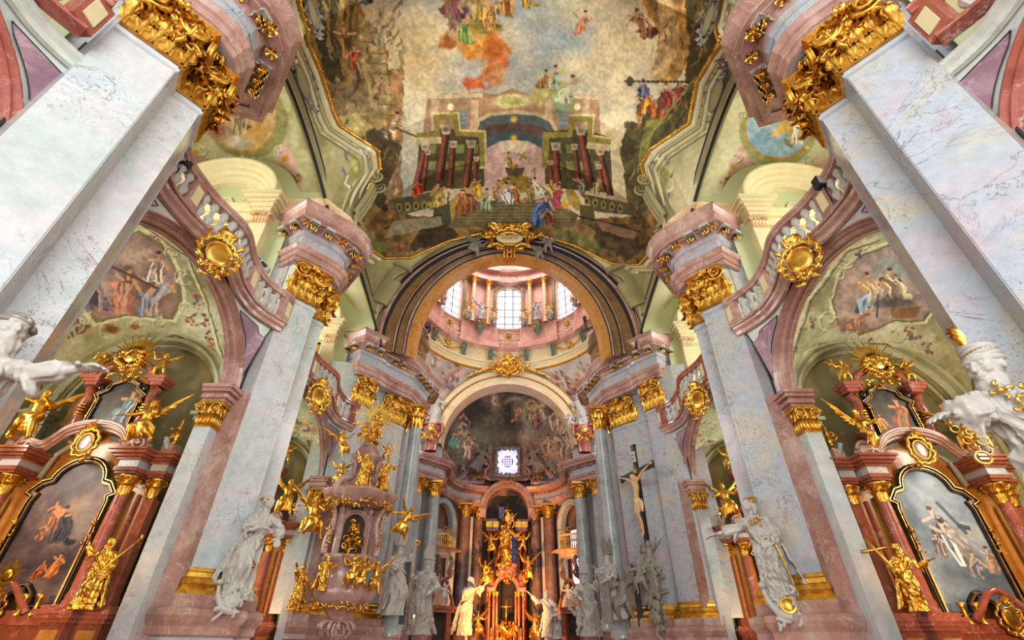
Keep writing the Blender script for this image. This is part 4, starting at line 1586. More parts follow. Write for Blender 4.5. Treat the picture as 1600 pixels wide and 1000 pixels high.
def flowers(c, x, y, r, n, rnd):
    for i in range(n):
        c.blob(x + rnd.uniform(-r, r), y + rnd.uniform(-r, r), 3.2, 2.6, rnd.choice(['#7c3f3c', '#a0665c', '#4d5a80', '#b98a3c', '#6c7040', '#8d5a66']), .4, 2)


rr = random.Random(5)
# right gallery medallion: blue sky with winged figure
g1 = Canvas(1040, 60, 1420, 420, 2, '#cdc59c', 12)
g1.clouds(['#c0bb93', '#d8d0a8', '#cfc79f'], 40, 3)
g1.poly([(1132, 330), (1140, 250), (1160, 225), (1185, 262), (1150, 290)], '#cfa79a', .15, 1)
g1.poly([(1230, 268), (1290, 245), (1300, 290), (1280, 300)], '#cfa692', .15, 1)
g1.blob(1215, 205, 62, 58, '#9d9a60', .06, 2)
g1.blob(1216, 203, 54, 49, '#c08a3c', .05, 2)
g1.blob(1216, 201, 51, 46, '#9fbac4', .05, 2, var=.35)
g1.blob(1190, 220, 26, 22, '#7fa0b4', .7, 8)
g1.poly([(1200, 215), (1225, 185), (1250, 195), (1242, 205), (1215, 212)], '#e0b860', .3, 3)
g1.poly([(1195, 205), (1212, 170), (1230, 165), (1225, 185)], '#b9c7a0', .3, 3)
g1.person(1240, 225, 52, '#e8dcc4', '#d8a84c', wings='#dce4d0')
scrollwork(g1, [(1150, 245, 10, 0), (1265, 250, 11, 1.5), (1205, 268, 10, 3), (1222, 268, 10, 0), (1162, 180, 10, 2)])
g1.blob(1146, 262, 6, 6, '#d29a34', .4, 3)
g1.blob(1274, 262, 8, 6, '#d29a34', .4, 3)
flowers(g1, 1133, 285, 7, 12, rr)
g1.grain(.1, 6)
# left gallery medallion: ochre cloud
g2 = Canvas(180, 40, 560, 420, 2, '#c2bb8d', 13)
g2.clouds(['#aaa676', '#c5be90', '#b9b284'], 40, 4)
g2.poly([(300, 240), (345, 255), (355, 262), (300, 275)], '#b08a78', .15, 1)
g2.poly([(440, 215), (462, 250), (470, 300), (430, 262)], '#cfa899', .15, 1)
g2.blob(388, 190, 64, 60, '#8f8c55', .06, 2)
g2.blob(382, 185, 52, 56, '#b98a3c', .05, 2)
g2.blob(382, 183, 50, 54, '#c8a878', .05, 2, var=.3)
g2.blob(400, 205, 30, 34, '#c99a50', .8, 10)
g2.blob(372, 220, 26, 18, '#c9c4b4', .8, 8)
g2.blob(345, 208, 24, 18, '#9a6a5c', .7, 8)
g2.person(370, 208, 50, '#a5906c', '#7c6c48', wings='#7d7c4c')
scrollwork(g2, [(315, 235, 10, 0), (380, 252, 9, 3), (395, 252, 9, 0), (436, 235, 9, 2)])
g2.blob(305, 240, 7, 6, '#c28a2c', .4, 3)
g2.blob(446, 248, 7, 6, '#c28a2c', .4, 3)
flowers(g2, 462, 280, 7, 14, rr)
g2.grain(.1, 6)
# chapel vaults: flowers and scrolls round a figure scene
c1 = Canvas(1150, 320, 1560, 700, 2, '#a9aa84', 14)
c1.clouds(['#8f9068', '#acae86', '#c3c5a2', '#d2d3b6'], 60, 6)
med = [(1303, 470), (1318, 425), (1350, 400), (1390, 385), (1440, 380), (1470, 460), (1440, 500), (1400, 500), (1345, 520), (1312, 505)]
c1.poly([(x + (x - 1380) * .10, y + (y - 455) * .16) for x, y in med], '#d5cfa8', .2, 3)
c1.poly([(x + (x - 1380) * .05, y + (y - 455) * .07) for x, y in med], '#77764e', .2, 2)
c1.poly(med, '#a9938a', .35, 2)
for q in ((1400, 420, 50, 30, '#8d9a90'), (1340, 440, 34, 30, '#b59a8c'), (1400, 470, 50, 18, '#6e625f'), (1340, 492, 40, 14, '#c0ab9c'), (1380, 440, 40, 14, '#c9c4ac'), (1330, 510, 40, 12, '#8b6b60')):
    c1.blob(*q[:5], .7, 8)
c1.poly([(1365, 448), (1400, 428), (1410, 440), (1404, 446)], '#39424c', .2, 1)
c1.stroke([(1375, 445), (1370, 495)], 3, '#3c4450')
c1.person(1340, 492, 52, '#8ea4b4', '#b8c4c4', lean=.6, wings='#cda85c')
c1.person(1378, 470, 40, '#c4a888', '#d8c09a', lean=-.5)
c1.person(1412, 468, 44, '#c9b896', '#8c6a5c', lean=-.4)
c1.person(1330, 512, 30, '#a8785c', '#8c6a5c', lean=.8)
c1.blob(1395, 470, 36, 12, '#5c5456', .7, 8)
c1.poly([(1390, 483), (1440, 478), (1430, 497), (1395, 497)], '#8d6a44', .3, 1)
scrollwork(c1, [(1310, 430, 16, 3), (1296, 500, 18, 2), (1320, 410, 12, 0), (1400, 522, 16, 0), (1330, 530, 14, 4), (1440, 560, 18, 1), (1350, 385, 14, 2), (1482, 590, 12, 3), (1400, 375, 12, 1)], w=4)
for (x, y) in ((1272, 455), (1262, 475), (1280, 420), (1340, 395), (1270, 505), (1250, 520), (1290, 540), (1360, 535), (1430, 530), (1450, 545), (1420, 520), (1240, 550)):
    flowers(c1, x, y, 8, 9, rr)
for pth in ([(1235, 620), (1232, 560), (1262, 470), (1320, 390), (1370, 372)], [(1240, 600), (1260, 550), (1300, 535), (1380, 535), (1450, 570), (1500, 640)]):
    c1.stroke(pth, 5, '#dcd6b0', 2)
    c1.stroke([(x + 5, y + 3) for x, y in pth], 2, '#66653f', 2)
c1.grain(.14, 5)
c2 = Canvas(0, 320, 430, 720, 2, '#a2a57c', 15)
c2.clouds(['#8a8b62', '#a7a980', '#bec09c', '#cdceb0'], 60, 7)
med = [(140, 440), (175, 385), (215, 365), (250, 385), (272, 425), (280, 470), (265, 495), (200, 490), (155, 500), (128, 470)]
c2.poly([(x + (x - 205) * .16, y + (y - 440) * .16) for x, y in med], '#d5cfa8', .2, 3)
c2.poly([(x + (x - 205) * .08, y + (y - 440) * .08) for x, y in med], '#77764e', .2, 2)
c2.poly(med, '#94786a', .35, 2)
for q in ((215, 400, 40, 24, '#b59c8a'), (235, 460, 40, 24, '#6c5248'), (190, 425, 34, 16, '#7a7478'), (160, 450, 30, 24, '#b79a84'), (220, 480, 40, 14, '#8a5f48')):
    c2.blob(*q[:5], .7, 8)
c2.person(185, 490, 66, '#a9705a', '#c9a48a', lean=.2)
c2.person(218, 492, 60, '#7f90a8', '#c4a48a', lean=.5)
c2.person(150, 486, 66, '#6a6070', '#c2a089', lean=-.2)
c2.person(236, 440, 42, '#c4b8ac', '#7c5a50', wings='#8d7a6a')
c2.stroke([(165, 412), (245, 450)], 4, '#5c4034')
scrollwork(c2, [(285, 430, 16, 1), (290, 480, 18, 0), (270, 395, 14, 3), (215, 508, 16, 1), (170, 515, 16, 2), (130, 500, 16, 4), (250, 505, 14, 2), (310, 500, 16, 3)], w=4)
for (x, y) in ((120, 505), (135, 515), (115, 518), (110, 500), (312, 470), (322, 500), (310, 455), (330, 525), (240, 372), (300, 500), (335, 540)):
    flowers(c2, x, y, 9, 10, rr)
c2.blob(175, 515, 16, 9, '#7c4f2c', .5, 5)
c2.blob(210, 512, 10, 6, '#8a5a30', .5, 4)
for pth in ([(345, 610), (345, 560), (320, 470), (290, 400), (220, 350)], [(350, 600), (325, 545), (270, 520), (180, 545), (80, 610)]):
    c2.stroke(pth, 5, '#d4cfa8', 2)
    c2.stroke([(x + 4, y + 3) for x, y in pth], 2, '#5c5c38', 2)
c2.grain(.14, 5)
# second bay, small: scrolls only
def small_vault(x0, y0, x1, y1, seed, spots):
    q = Canvas(x0, y0, x1, y1, 3, '#a9a985', seed)
    q.clouds(['#83865c', '#a2a47c', '#bcbc98'], 30, seed)
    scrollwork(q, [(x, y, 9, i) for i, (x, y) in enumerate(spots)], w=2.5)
    for x, y in spots[::2]:
        q.blob(x + 4, y + 8, 6, 5, '#c08a34', .5, 4)
        flowers(q, x - 5, y + 4, 5, 6, rr)
    q.grain(.12, 5)
    return q


c3 = small_vault(1040, 600, 1160, 800, 21, [(1090, 672), (1100, 690), (1085, 700), (1110, 665), (1085, 720), (1095, 655), (1118, 690)])
c4 = small_vault(420, 600, 540, 800, 22, [(470, 655), (475, 675), (485, 665), (460, 680), (490, 690), (495, 720), (455, 660)])

for bi, (yc, yg) in enumerate(BAYS):
    for sx in (1, -1):
        chapel(yc, yg, sx)
        cv = (None, (c1, c2), (c3, c4))[bi]

        def fnv(U, V, yc=yc, sx=sx):
            X = 8.0 + 5.6 * U
            Y = yc - 3.0 + 6.4 * V
            return sx * X, Y, chapel_vault_z(X, Y, yc)

        def pnt(X, Y, Z, U, V, cv=cv, sx=sx):
            if cv is None:
                return np.ones(X.shape + (3,)) * s2l(hexc('#a9aa84'))
            u, v = to_frame(X, Y, Z)
            return (cv[0] if sx > 0 else cv[1]).sample(u, v)
        struct(pgrid('ceiling_chapel', fnv, 220 if bi == 1 else 90, 220 if bi == 1 else 90, M_FRESCO, None, pnt))

        yv = VB[bi]

        def fng(U, V, yv=yv, sx=sx):
            Y = yv - 2.6 + 5.2 * V
            Xs, _ = spring(Y)
            X = Xs + (13.5 - Xs) * U
            return sx * X, Y, gallery_vault_z(X, Y, yv)

        def pntg(X, Y, Z, U, V, bi=bi, sx=sx):
            if bi != 1:
                return np.ones(X.shape + (3,)) * s2l(hexc('#c9c59c'))
            u, v = to_frame(X, Y, Z)
            return (g1 if sx > 0 else g2).sample(u, v)
        struct(pgrid('ceiling_gallery', fng, 160 if bi == 1 else 60, 160 if bi == 1 else 60, M_FRESCO, None, pntg))
        # gallery end wall and outer wall
        m = MB()
        yw = yv + 2.62
        n = 20
        pts = [(8.15 + 5.2 * i / n, yw) for i in range(n + 1)]
        for i in range(n):
            xa_, xb_ = 8.15 + 5.2 * i / n, 8.15 + 5.2 * (i + 1) / n
            za, zb = (float(gallery_vault_z(np.array(q), np.array(yw - .05), yv)) + .1 for q in (xa_, xb_))
            m.add([(xa_, yw, 10), (xb_, yw, 10), (xb_, yw, zb), (xa_, yw, za)], [(0, 1, 2, 3)])
        box(m, 13.4, 13.6, yv - 4.2, yw + 1.4, 10, 10.9)
        box(m, 13.4, 13.6, yv - 4.2, yv - 2.4, 10, 19)
        box(m, 13.4, 13.6, yv + 1.2, yw + 1.4, 10, 19)
        box(m, 13.4, 13.6, yv - 4.2, yw + 1.4, 15.2, 19)
        struct(mirror(m, sx).build('wall_gallery', M_GREEN))
        # window in the outer wall
        m = MB()
        box(m, 13.5, 13.56, yv - 2.4, yv + 1.2, 10.9, 15.2, 1)
        for i in range(7):
            y = yv - 2.4 + 3.6 * i / 6
            box(m, 13.42, 13.48, y - .03, y + .03, 10.9, 15.2, 0)
        for i in range(8):
            z = 10.9 + 4.3 * i / 7
            box(m, 13.42, 13.48, yv - 2.4, yv + 1.2, z - .03, z + .03, 0)
        struct(mirror(m, sx).build('window_%d' % (1 + bi * 2 + (sx > 0)), [M_CREAM, M_WINDOW]))
        # cream aedicule against the end wall
        m = MB()
        cx, cz = 10.75, 15.25
        for e in (-1, 1):
            x0, x1 = sorted((cx + e * 1.35, cx + e * 1.95))
            box(m, x0, x1, yw - .35, yw, 10, 14.1)
            for z0, z1, q in ((14.55, 14.75, .05), (14.75, 14.95, .12), (14.95, 15.05, .2), (15.05, 15.18, .32), (15.18, 15.3, .42)):
                box(m, x0 - q, x1 + q, yw - .45 - q, yw, z0, z1)
        path = arc(cx, cz, 1.35, 0, PI, 30, 1.15)
        sweep(m, path, [(-.02, yw), (0, yw - .3), (.12, yw - .34), (.16, yw - .42), (.30, yw - .45), (.36, yw - .56), (.48, yw - .6), (.54, yw - .72), (.66, yw - .78), (.70, yw - .86), (.78, yw - .86), (.80, yw)],
              0, side=1, xf=lambda a, b, h: (a, h, b))
        grid(m, lambda u, v: (cx + 1.36 * math.cos(PI * u) * v, yw - .04, cz + 1.16 * math.sin(PI * u) * v), 20, 2, 1)
        box(m, cx - 1.36, cx + 1.36, yw - .32, yw, 14.75, 15.2, 0)
        box(m, cx - 1.36, cx + 1.36, yw - .2, yw, 14.4, 14.75, 0)
        for k2 in range(5):
            cscroll(m, (cx - .9 + .4 * k2, yw - .1, cz + .2), (cx - .5 + .4 * k2, yw - .1, cz + .35), .18 * (-1) ** k2, (0, -1, 0), .03, 0)
        cap = MB()
        for e in (-1, 1):
            x0, x1 = sorted((cx + e * 1.35, cx + e * 1.95))
            box(m, x0 + .03, x1 - .03, yw - .33, yw, 14.0, 14.6)
            for i in range(5):
                for r in range(2):
                    leaf(cap, (x0 + .06 + .12 * i, yw - .35, 14.1 + .2 * r), (0, 0, 1), (0, -1, 0), .3, .16, 2, .6, 4, 5)
            for i in range(2):
                spiral(cap, (x0 + .05 + .5 * i, yw - .42, 14.48), (1 if i else -1, 0, 0), (0, 0, 1), .13, 2, .2, 2)
        m.merge(cap)
        struct(mirror(m, sx).build('trim_%d' % (110 + 2 * bi + (sx > 0)), [M_CREAM, M_CHAP, M_HONEY]))
        if sx < 0 and bi == 1:
            pm = MB()
            box(pm, -11.9, -9.6, yw - .25, yw - .18, 10.6, 13.9, 0)
            pm2 = MB()
            for (a0, a1, b0, b1) in ((-12.0, -11.85, 10.5, 14.0), (-9.65, -9.5, 10.5, 14.0), (-12.0, -9.5, 10.45, 10.6), (-12.0, -9.5, 13.85, 14.0)):
                box(pm2, a0, a1, yw - .3, yw - .16, b0, b1)
            tt = thing('framed_painting', 'dark painting in a thin gilt frame up on the left gallery wall', 'painting', (-10.75, yw - .2, 10.5), world_built=True)
            pm.build('canvas', M_DARK, tt)
            pm2.build('frame', M_GOLD, tt)
        if sx < 0 and bi == 2:
            tt = thing('framed_painting', 'tall dark painting with gilt frame on the far left gallery, past the middle pier', 'painting', (-10.0, yw - .9, 10.5), world_built=True)
            pm = MB(); box(pm, -10.3, -9.3, yw - 1.0, yw - .96, 10.8, 13.6)
            pm.build('canvas', M_BROWN, tt)
            pm2 = MB()
            for (a0, a1, b0, b1) in ((-10.4, -10.28, 10.7, 13.7), (-9.32, -9.2, 10.7, 13.7), (-10.4, -9.2, 10.68, 10.8), (-10.4, -9.2, 13.6, 13.72)):
                box(pm2, a0, a1, yw - 1.04, yw - .93, b0, b1)
            pm2.build('frame', M_GOLD, tt)

# ------------------------------------------------------------------ great arch between nave and crossing
def ring_sweep(m, prof, cz, mats=None, a0=0.0, a1=PI, n=64, cx=0.0, mat=0, rz=None):
    rise = rz or (lambda r: r)
    for j in range(len(prof) - 1):
        for i in range(n):
            v = []
            for (r, y) in (prof[j], prof[j + 1]):
                for q in (i, i + 1):
                    a = a0 + (a1 - a0) * q / n
                    v.append((cx + r * math.cos(a), y, cz + rise(r) * math.sin(a)))
            m.add(v, [(0, 1, 3, 2)], mats[j] if mats else mat, True)


AZ = 14.9
m = MB()
prof = [(7.25, 20.75), (7.2, 20.45), (7.02, 20.40), (6.95, 20.6), (6.80, 20.62), (6.72, 20.42), (6.60, 20.45), (6.52, 20.75), (6.05, 20.85), (6.0, 20.78), (5.92, 20.78), (5.88, 20.95), (5.55, 21.05), (5.50, 20.98),
        (5.42, 21.0), (5.38, 21.15), (5.1, 21.25), (5.02, 21.35), (4.98, 22.1)]
mt = [1, 1, 3, 1, 1, 1, 3, 0, 3, 1, 3, 0, 3, 1, 3, 2, 2, 2]
ring_sweep(m, prof, AZ, mt, n=72, rz=lambda r: 7.0 + (r - 7) * .40)
for sx in (-1, 1):
    for (r0, y0), (r1, y1), q in zip(prof[:-1], prof[1:], mt):
        m.add([(sx * r0, y0, AZ), (sx * r1, y1, AZ), (sx * r1, y1, 14.0), (sx * r0, y0, 14.0)], [(0, 1, 2, 3)], q)
struct(m.build('trim_120', [M_ARCH, M_PINK, M_ORANGE, M_LINE]))
# impost blocks of the arch, moulded, standing on the crossing cornices
for sx in (1, -1):
    m = MB()
    path = [(8.2, 21.2), (7.2, 20.55), (6.4, 21.25), (5.6, 22.2), (5.0, 23.0), (4.9, 24.2)]
    sweep(m, path, [(0, 14.85), (.1, 14.9), (.1, 15.15), (.02, 15.3), (.0, 15.9), (.12, 16.0), (.2, 16.12), (.22, 16.25), (0, 16.3), (-.6, 16.3)], 0, side=-1)
    struct(mirror(m, sx).build('trim_121', [M_ARCH]))
# wall over the arch, up to the vault
m = MB()
n = 60
for i in range(n):
    v = []
    for q in (i, i + 1):
        a = PI * q / n
        v += [(7.1 * math.cos(a), 20.68, AZ + 7.0 * math.sin(a)), (9.4 * math.cos(a), 20.68, AZ + 8.6 * math.sin(a))]
    m.add(v, [(0, 1, 3, 2)])
for sx in (-1, 1):
    # corner console and panel
    pass
struct(m.build('wall_arch', M_OLIVE))
m = MB()
for sx in (-1, 1):
    P0 = Vector((sx * 6.1, 20.35, 19.2))
    dd = Vector((sx * .8, 0, -1)).normalized()
    nn = Vector((0, -1, 0))
    ss = dd.cross(nn)
    for q in (-.25, -.08, .08, .25):
        tube(m, smooth_path([P0 + ss * q, P0 + ss * q + dd * .5 + nn * .25, P0 + ss * q * .8 + dd * 1.1 + nn * .05], 5), .1, 6)
    box(m, -.45, .45, -.18, .1, -2.6, -1.0, 0, Matrix.Translation(P0) @ Matrix.Rotation(sx * -.35, 4, 'Y'))
    box(m, -.55, .55, -.3, .1, .0, .25, 0, Matrix.Translation(P0) @ Matrix.Rotation(sx * -.35, 4, 'Y'))
struct(m.build('trim_122', M_OLIVE))

# ------------------------------------------------------------------ crossing: pendentives, ring, drum
YC, RD = 29.0, 7.5
ZR = 21.5
pc = Canvas(600, 540, 1000, 720, 3, '#b3a79c', 30)
pc.clouds(['#a08c80', '#b9aaa0', '#c7bcb0', '#d2b9a4'], 30, 40)
for x, y, h, a, b in ((706, 598, 26, '#c08a70', '#5c5a68'), (700, 606, 22, '#7c6a70', '#b98a74'), (890, 616, 30, '#8a5a44', '#6c4448'), (884, 626, 26, '#6c4450', '#a98a7c'), (916, 592, 22, '#b08c74', '#8ea4b0'),
                      (878, 604, 22, '#a3785c', '#6a4a40'), (680, 570, 20, '#b9a48c', '#8c7a70')):
    pc.person(x, y, h, a, b, wings='#9a8478')
pc.stroke([(876, 580), (890, 604)], 3, '#6e4a34')
pc.grain(.12, 4)


def pend(U, V):
    A = 2 * PI * U
    zr = ZR
    R = 10.0
    Z = 14.9 + (zr - 14.9) * V
    r = np.sqrt(R * R - (Z - 14.9) ** 2)
    X, Y = r * np.cos(A), r * np.sin(A)
    return X, YC + Y, Z


struct(pgrid('ceiling_pendentive', pend, 240, 40, M_FRESCO, None, lambda X, Y, Z, U, V: pc.sample(*to_frame(X, Y, Z)),
             mask=lambda X, Y, Z: (np.abs(Y - YC) < 7.62) & (np.abs(X) < 8.3)))
m = MB()
# ring and entablature of the drum, from below upward; seen from inside
dp = [(7.9, 21.35, 3), (7.38, 21.42, 3), (7.36, 21.50, 3), (7.42, 21.55, 0), (7.40, 21.80, 0), (7.34, 21.85, 0), (7.28, 22.0, 0), (7.40, 22.05, 0), (7.40, 22.12, 4), (7.30, 22.2, 0), (7.30, 22.3, 0), (7.5, 22.35, 0),
      (7.5, 23.45, 0), (7.35, 23.55, 1), (7.15, 23.7, 1), (7.1, 23.95, 1), (7.0, 24.1, 1), (7.0, 24.25, 1), (7.3, 24.3, 1), (7.36, 24.4, 1), (7.36, 25.5, 1), (7.2, 25.6, 1), (7.15, 25.75, 1), (7.3, 25.8, 1)]
for (r0, z0, _), (r1, z1, mm) in zip(dp[:-1], dp[1:]):
    grid(m, lambda u, v, r0=r0, r1=r1, z0=z0, z1=z1: ((r0 + (r1 - r0) * v) * math.cos(2 * PI * u), YC + (r0 + (r1 - r0) * v) * math.sin(2 * PI * u), z0 + (z1 - z0) * v), 96, 1, mm, True, True)
# breaks in the pink cornice over the paired brackets
for i in range(8):
    a = PI / 8 + i * PI / 4 - PI / 8 + PI / 8
for i in range(8):
    a = PI / 2 + PI / 8 + i * PI / 4
    for r, z0, z1, hw in ((6.95, 23.6, 24.25, .27), (7.1, 24.3, 25.8, .25)):
        grid(m, lambda u, v: ((r) * math.cos(a + (u - .5) * 2 * hw), YC + r * math.sin(a + (u - .5) * 2 * hw), z0 + (z1 - z0) * v), 8, 1, 1)
        grid(m, lambda u, v: ((r + .5 * v) * math.cos(a + (u - .5) * 2 * hw), YC + (r + .5 * v) * math.sin(a + (u - .5) * 2 * hw), z0), 8, 1, 1)
struct(m.build('trim_130', [M_CREAM, M_DRUM, M_PINK, M_GOLD, M_PINK]))


def rad(a, r, z):
    return Vector((r * math.cos(a), YC + r * math.sin(a), z))


def win_curve(hw, z0, zs, zt, n=12):
    return [(-hw, z0), (-hw, zs)] + [(hw * math.cos(PI - PI * i / n), zs + (zt - zs) * math.sin(PI * i / n)) for i in range(1, n)] + [(hw, zs), (hw, z0)]


m = MB()
for i in range(8):
    a = PI / 2 + i * PI / 4
    wc = win_curve(1.13, 25.85, 29.9, 31.0)
    hw = .35
    # wall with a window opening: strips left, right and above, laid on the drum's curve
    def P(x, z, r=7.5):
        return tuple(rad(a - x / 7.5, r, z))
    half = PI / 8 * 7.5
    for sgn in (-1, 1):
        grid(m, lambda u, v: P(sgn * (1.13 + (half - 1.13) * u), 25.7 + 7.0 * v), 6, 1, 0)
    pts = [(1.13 * math.cos(PI - PI * q / 12), 29.9 + 1.1 * math.sin(PI * q / 12)) for q in range(13)]
    for q in range(12):
        (x0, z0), (x1, z1) = pts[q], pts[q + 1]
        m.add([P(x0, z0), P(x1, z1), P(x1, 32.7), P(x0, 32.7)], [(0, 1, 2, 3)])
    for (x0, z0), (x1, z1) in zip(wc[:-1], wc[1:]):
        m.add([P(x0, z0), P(x1, z1), P(x1, z1, 7.95), P(x0, z0, 7.95)], [(0, 1, 2, 3)], 1)
struct(m.build('wall_drum', [M_DRUM, M_CREAM]))
for i in range(8):
    a = PI / 2 + i * PI / 4
    if math.sin(a) < -.1:
        continue
    m = MB()
    def P(x, z, r=7.9):
        return tuple(rad(a - x / 7.5, r, z))
    wc = win_curve(1.13, 25.85, 29.9, 31.0)
    v = [P(x, z) for x, z in wc] + [P(0, 29)]
    m.add(v, [(q, (q + 1) % (len(v) - 1), len(v) - 1) for q in range(len(v) - 1)], 1)
    for x in (-.38, .38):
        tube(m, [P(x, 25.85, 7.84), P(x, 30.9, 7.84)], .035, 4, 0)
    for k in range(1, 7):
        z = 25.85 + k * .82
        tube(m, [P(-1.1, z, 7.84), P(1.1, z, 7.84)], .035, 4, 0)
    struct(m.build('window_%d' % (10 + i), [M_IRON, M_WINDOW]))
    # green-grey pediment and frame of the window
    m = MB()
    for r, off in ((7.38, .0), (7.34, .12)):
        wo = [(x * (1 + .16 + off), z + (.18 if z > 29.8 else 0) + off * .5) for x, z in wc]
        tube(m, [P(x, z, r) for x, z in wo], .09, 6, 0)
    for sgn in (-1, 1):
        tube(m, [P(sgn * 1.55, 31.3, 7.25), P(sgn * 1.0, 31.6, 7.15), P(0, 32.3, 7.05)], .13, 6, 0)
        ornament(m, P(sgn * 1.45, 26.6, 7.25), Vector(P(1, 26, 7.2)) - Vector(P(0, 26, 7.2)), (0, 0, 1), .5, 1.5, 0, 14, random.Random(i), .06)
        ornament(m, P(sgn * 1.4, 30.6, 7.25), Vector(P(1, 26, 7.2)) - Vector(P(0, 26, 7.2)), (0, 0, 1), .4, 1.2, 0, 8, random.Random(i), .06)
    ball(m, P(0, 31.4, 7.1), .2, 1)
    struct(m.build('trim_%d' % (140 + i), [M_SAGE, M_GOLD]))
    # panel under the window
    m = MB()
    pts = [(-1.5, 24.65), (-1.5, 25.3), (-.5, 25.35), (0, 25.5), (.5, 25.35), (1.5, 25.3), (1.5, 24.65), (.5, 24.6), (0, 24.45), (-.5, 24.6), (-1.5, 24.65)]
    tube(m, [P(x, z, 7.33) for x, z in pts], .05, 4, 0)
    tube(m, [P(.38 * math.cos(q * PI / 8), 24.98 + .38 * math.sin(q * PI / 8), 7.3) for q in range(17)], .05, 4, 0)
    rosette(m, P(0, 24.98, 7.32), tuple(Vector((0, YC, 24.98)) - Vector(P(0, 24.98, 7.3))), .24, 1)
    struct(m.build('trim_%d' % (150 + i), [M_CREAM, M_GOLD]))

# columns of the drum with gilt capitals: one mesh, copied
m = MB()
lathe(m, [(.30, 0), (.30, .12), (.24, .2), (.26, .3), (.23, .42), (.22, 2.0), (.185, 4.6)], n=14)
mc = MB()
lathe(mc, [(.19, 4.55), (.2, 4.6), (.19, 4.7), (.28, 5.05), (.34, 5.2), (.34, 5.3), (0, 5.3)], n=12)
for i in range(8):
    an = 2 * PI * i / 8
    for r in range(2):
        leaf(mc, (.2 * math.cos(an + r * .4), .2 * math.sin(an + r * .4), 4.66 + .22 * r), (0, 0, 1), (math.cos(an + r * .4), math.sin(an + r * .4), 0), .32, .18, 0, .6, 4, 5)
for i in range(4):
    an = PI / 4 + PI / 2 * i
    spiral(mc, (.3 * math.cos(an), .3 * math.sin(an), 5.12), (math.cos(an), math.sin(an), 0), (0, 0, 1), .12, 1.8, .22)
SH, CP = m.mesh('column_shaft', M_HONEY), mc.mesh('column_capital', M_GOLDS)
# pink entablature of the drum with the dome above it
nm = ['leftmost', 'second', 'third', 'fourth', 'fifth', 'sixth', 'seventh', 'rightmost']
angs = []
for i in (-2, -1, 0, 1):
    for d in (-.105, .105):
        angs.append(PI / 2 - (PI / 8 + i * PI / 4) - d)
angs = sorted(angs, reverse=True)
for i, a in enumerate(angs):
    p = rad(a, 7.02, 25.8)
    t = thing('drum_column', 'honey coloured marble column inside the dome drum, %s of the eight seen through the arch' % nm[i], 'column', p, group='columns of the dome drum')
    link('shaft', SH, t)
    link('gilt_capital', CP, t)
m = MB()
for (r0, z0), (r1, z1), mm in [((7.5, 31.0), (6.95, 31.1), 1), ((6.95, 31.1), (6.9, 31.5), 1), ((6.9, 31.5), (7.0, 31.55), 1), ((7.0, 31.55), (7.0, 32.0), 0), ((7.0, 32.0), (6.6, 32.15), 1), ((6.6, 32.15), (6.5, 32.4), 1),
                               ((6.5, 32.4), (6.9, 32.5), 1), ((6.9, 32.5), (6.9, 33.6), 1), ((6.9, 33.6), (6.4, 33.8), 2), ((6.4, 33.8), (6.3, 34.1), 2)]:
    grid(m, lambda u, v: ((r0 + (r1 - r0) * v) * math.cos(2 * PI * u), YC + (r0 + (r1 - r0) * v) * math.sin(2 * PI * u), z0 + (z1 - z0) * v), 96, 1, mm, True, True)
for i in range(8):
    a = PI / 2 + PI / 8 + i * PI / 4
    for r, z0, z1 in ((6.75, 31.05, 31.5), (6.85, 31.5, 32.05), (6.35, 32.05, 32.45)):
        grid(m, lambda u, v: (r * math.cos(a + (u - .5) * .52), YC + r * math.sin(a + (u - .5) * .52), z0 + (z1 - z0) * v), 6, 1, 1)
        grid(m, lambda u, v: ((r + .6 * v) * math.cos(a + (u - .5) * .52), YC + (r + .6 * v) * math.sin(a + (u - .5) * .52), z0), 6, 1, 1)
struct(m.build('trim_160', [M_DRUM, M_DRUM, M_CREAM]))
m = MB()
grid(m, lambda u, v: (6.9 * math.cos(2 * PI * u) * math.cos(v * PI / 2 * .999), YC + 6.9 * math.sin(2 * PI * u) * math.cos(v * PI / 2 * .999), 34 + 5.5 * math.sin(v * PI / 2)), 48, 16, 0, True, True)
struct(m.build('ceiling_dome', M_DRUM))
# paired green brackets and gilt swags on the white frieze
m = MB()
mb2 = MB()
for q in (-.12, .12):
    pts = smooth_path([(q, -.15, 1.1), (q, -.32, .95), (q, -.28, .7), (q, -.1, .4), (q, -.14, .15), (q, -.02, 0)], 4)
    tube(m, pts, [.10] * len(pts), 6, 0, flat=1.0)
    ball(m, (q, -.3, .9), .09, 1, 8, 6)
BR = m.mesh('bracket', [M_VERDI, M_GOLD])
bl = 0
BRK = []
for i in range(-3, 4):
    for d in (-.17, .17):
        a = PI / 2 + PI / 8 + i * PI / 4 + d
        if math.sin(a) < .05:
            continue
        bl += 1
        o = link('frieze_bracket', BR)
        o.location = rad(a, 7.45, 22.35)
        o.rotation_euler.z = a - PI / 2
        o['order'] = -a
        BRK.append(o)
BRK.sort(key=lambda q: q['order'])
ORD = ['first', 'second', 'third', 'fourth', 'fifth', 'sixth', 'seventh', 'eighth', 'ninth', 'tenth']
for i, o in enumerate(BRK):
    tag(o, 'green and gold double bracket on the drum frieze, %s from the left' % ORD[i], 'bracket', 'green brackets round the dome drum')
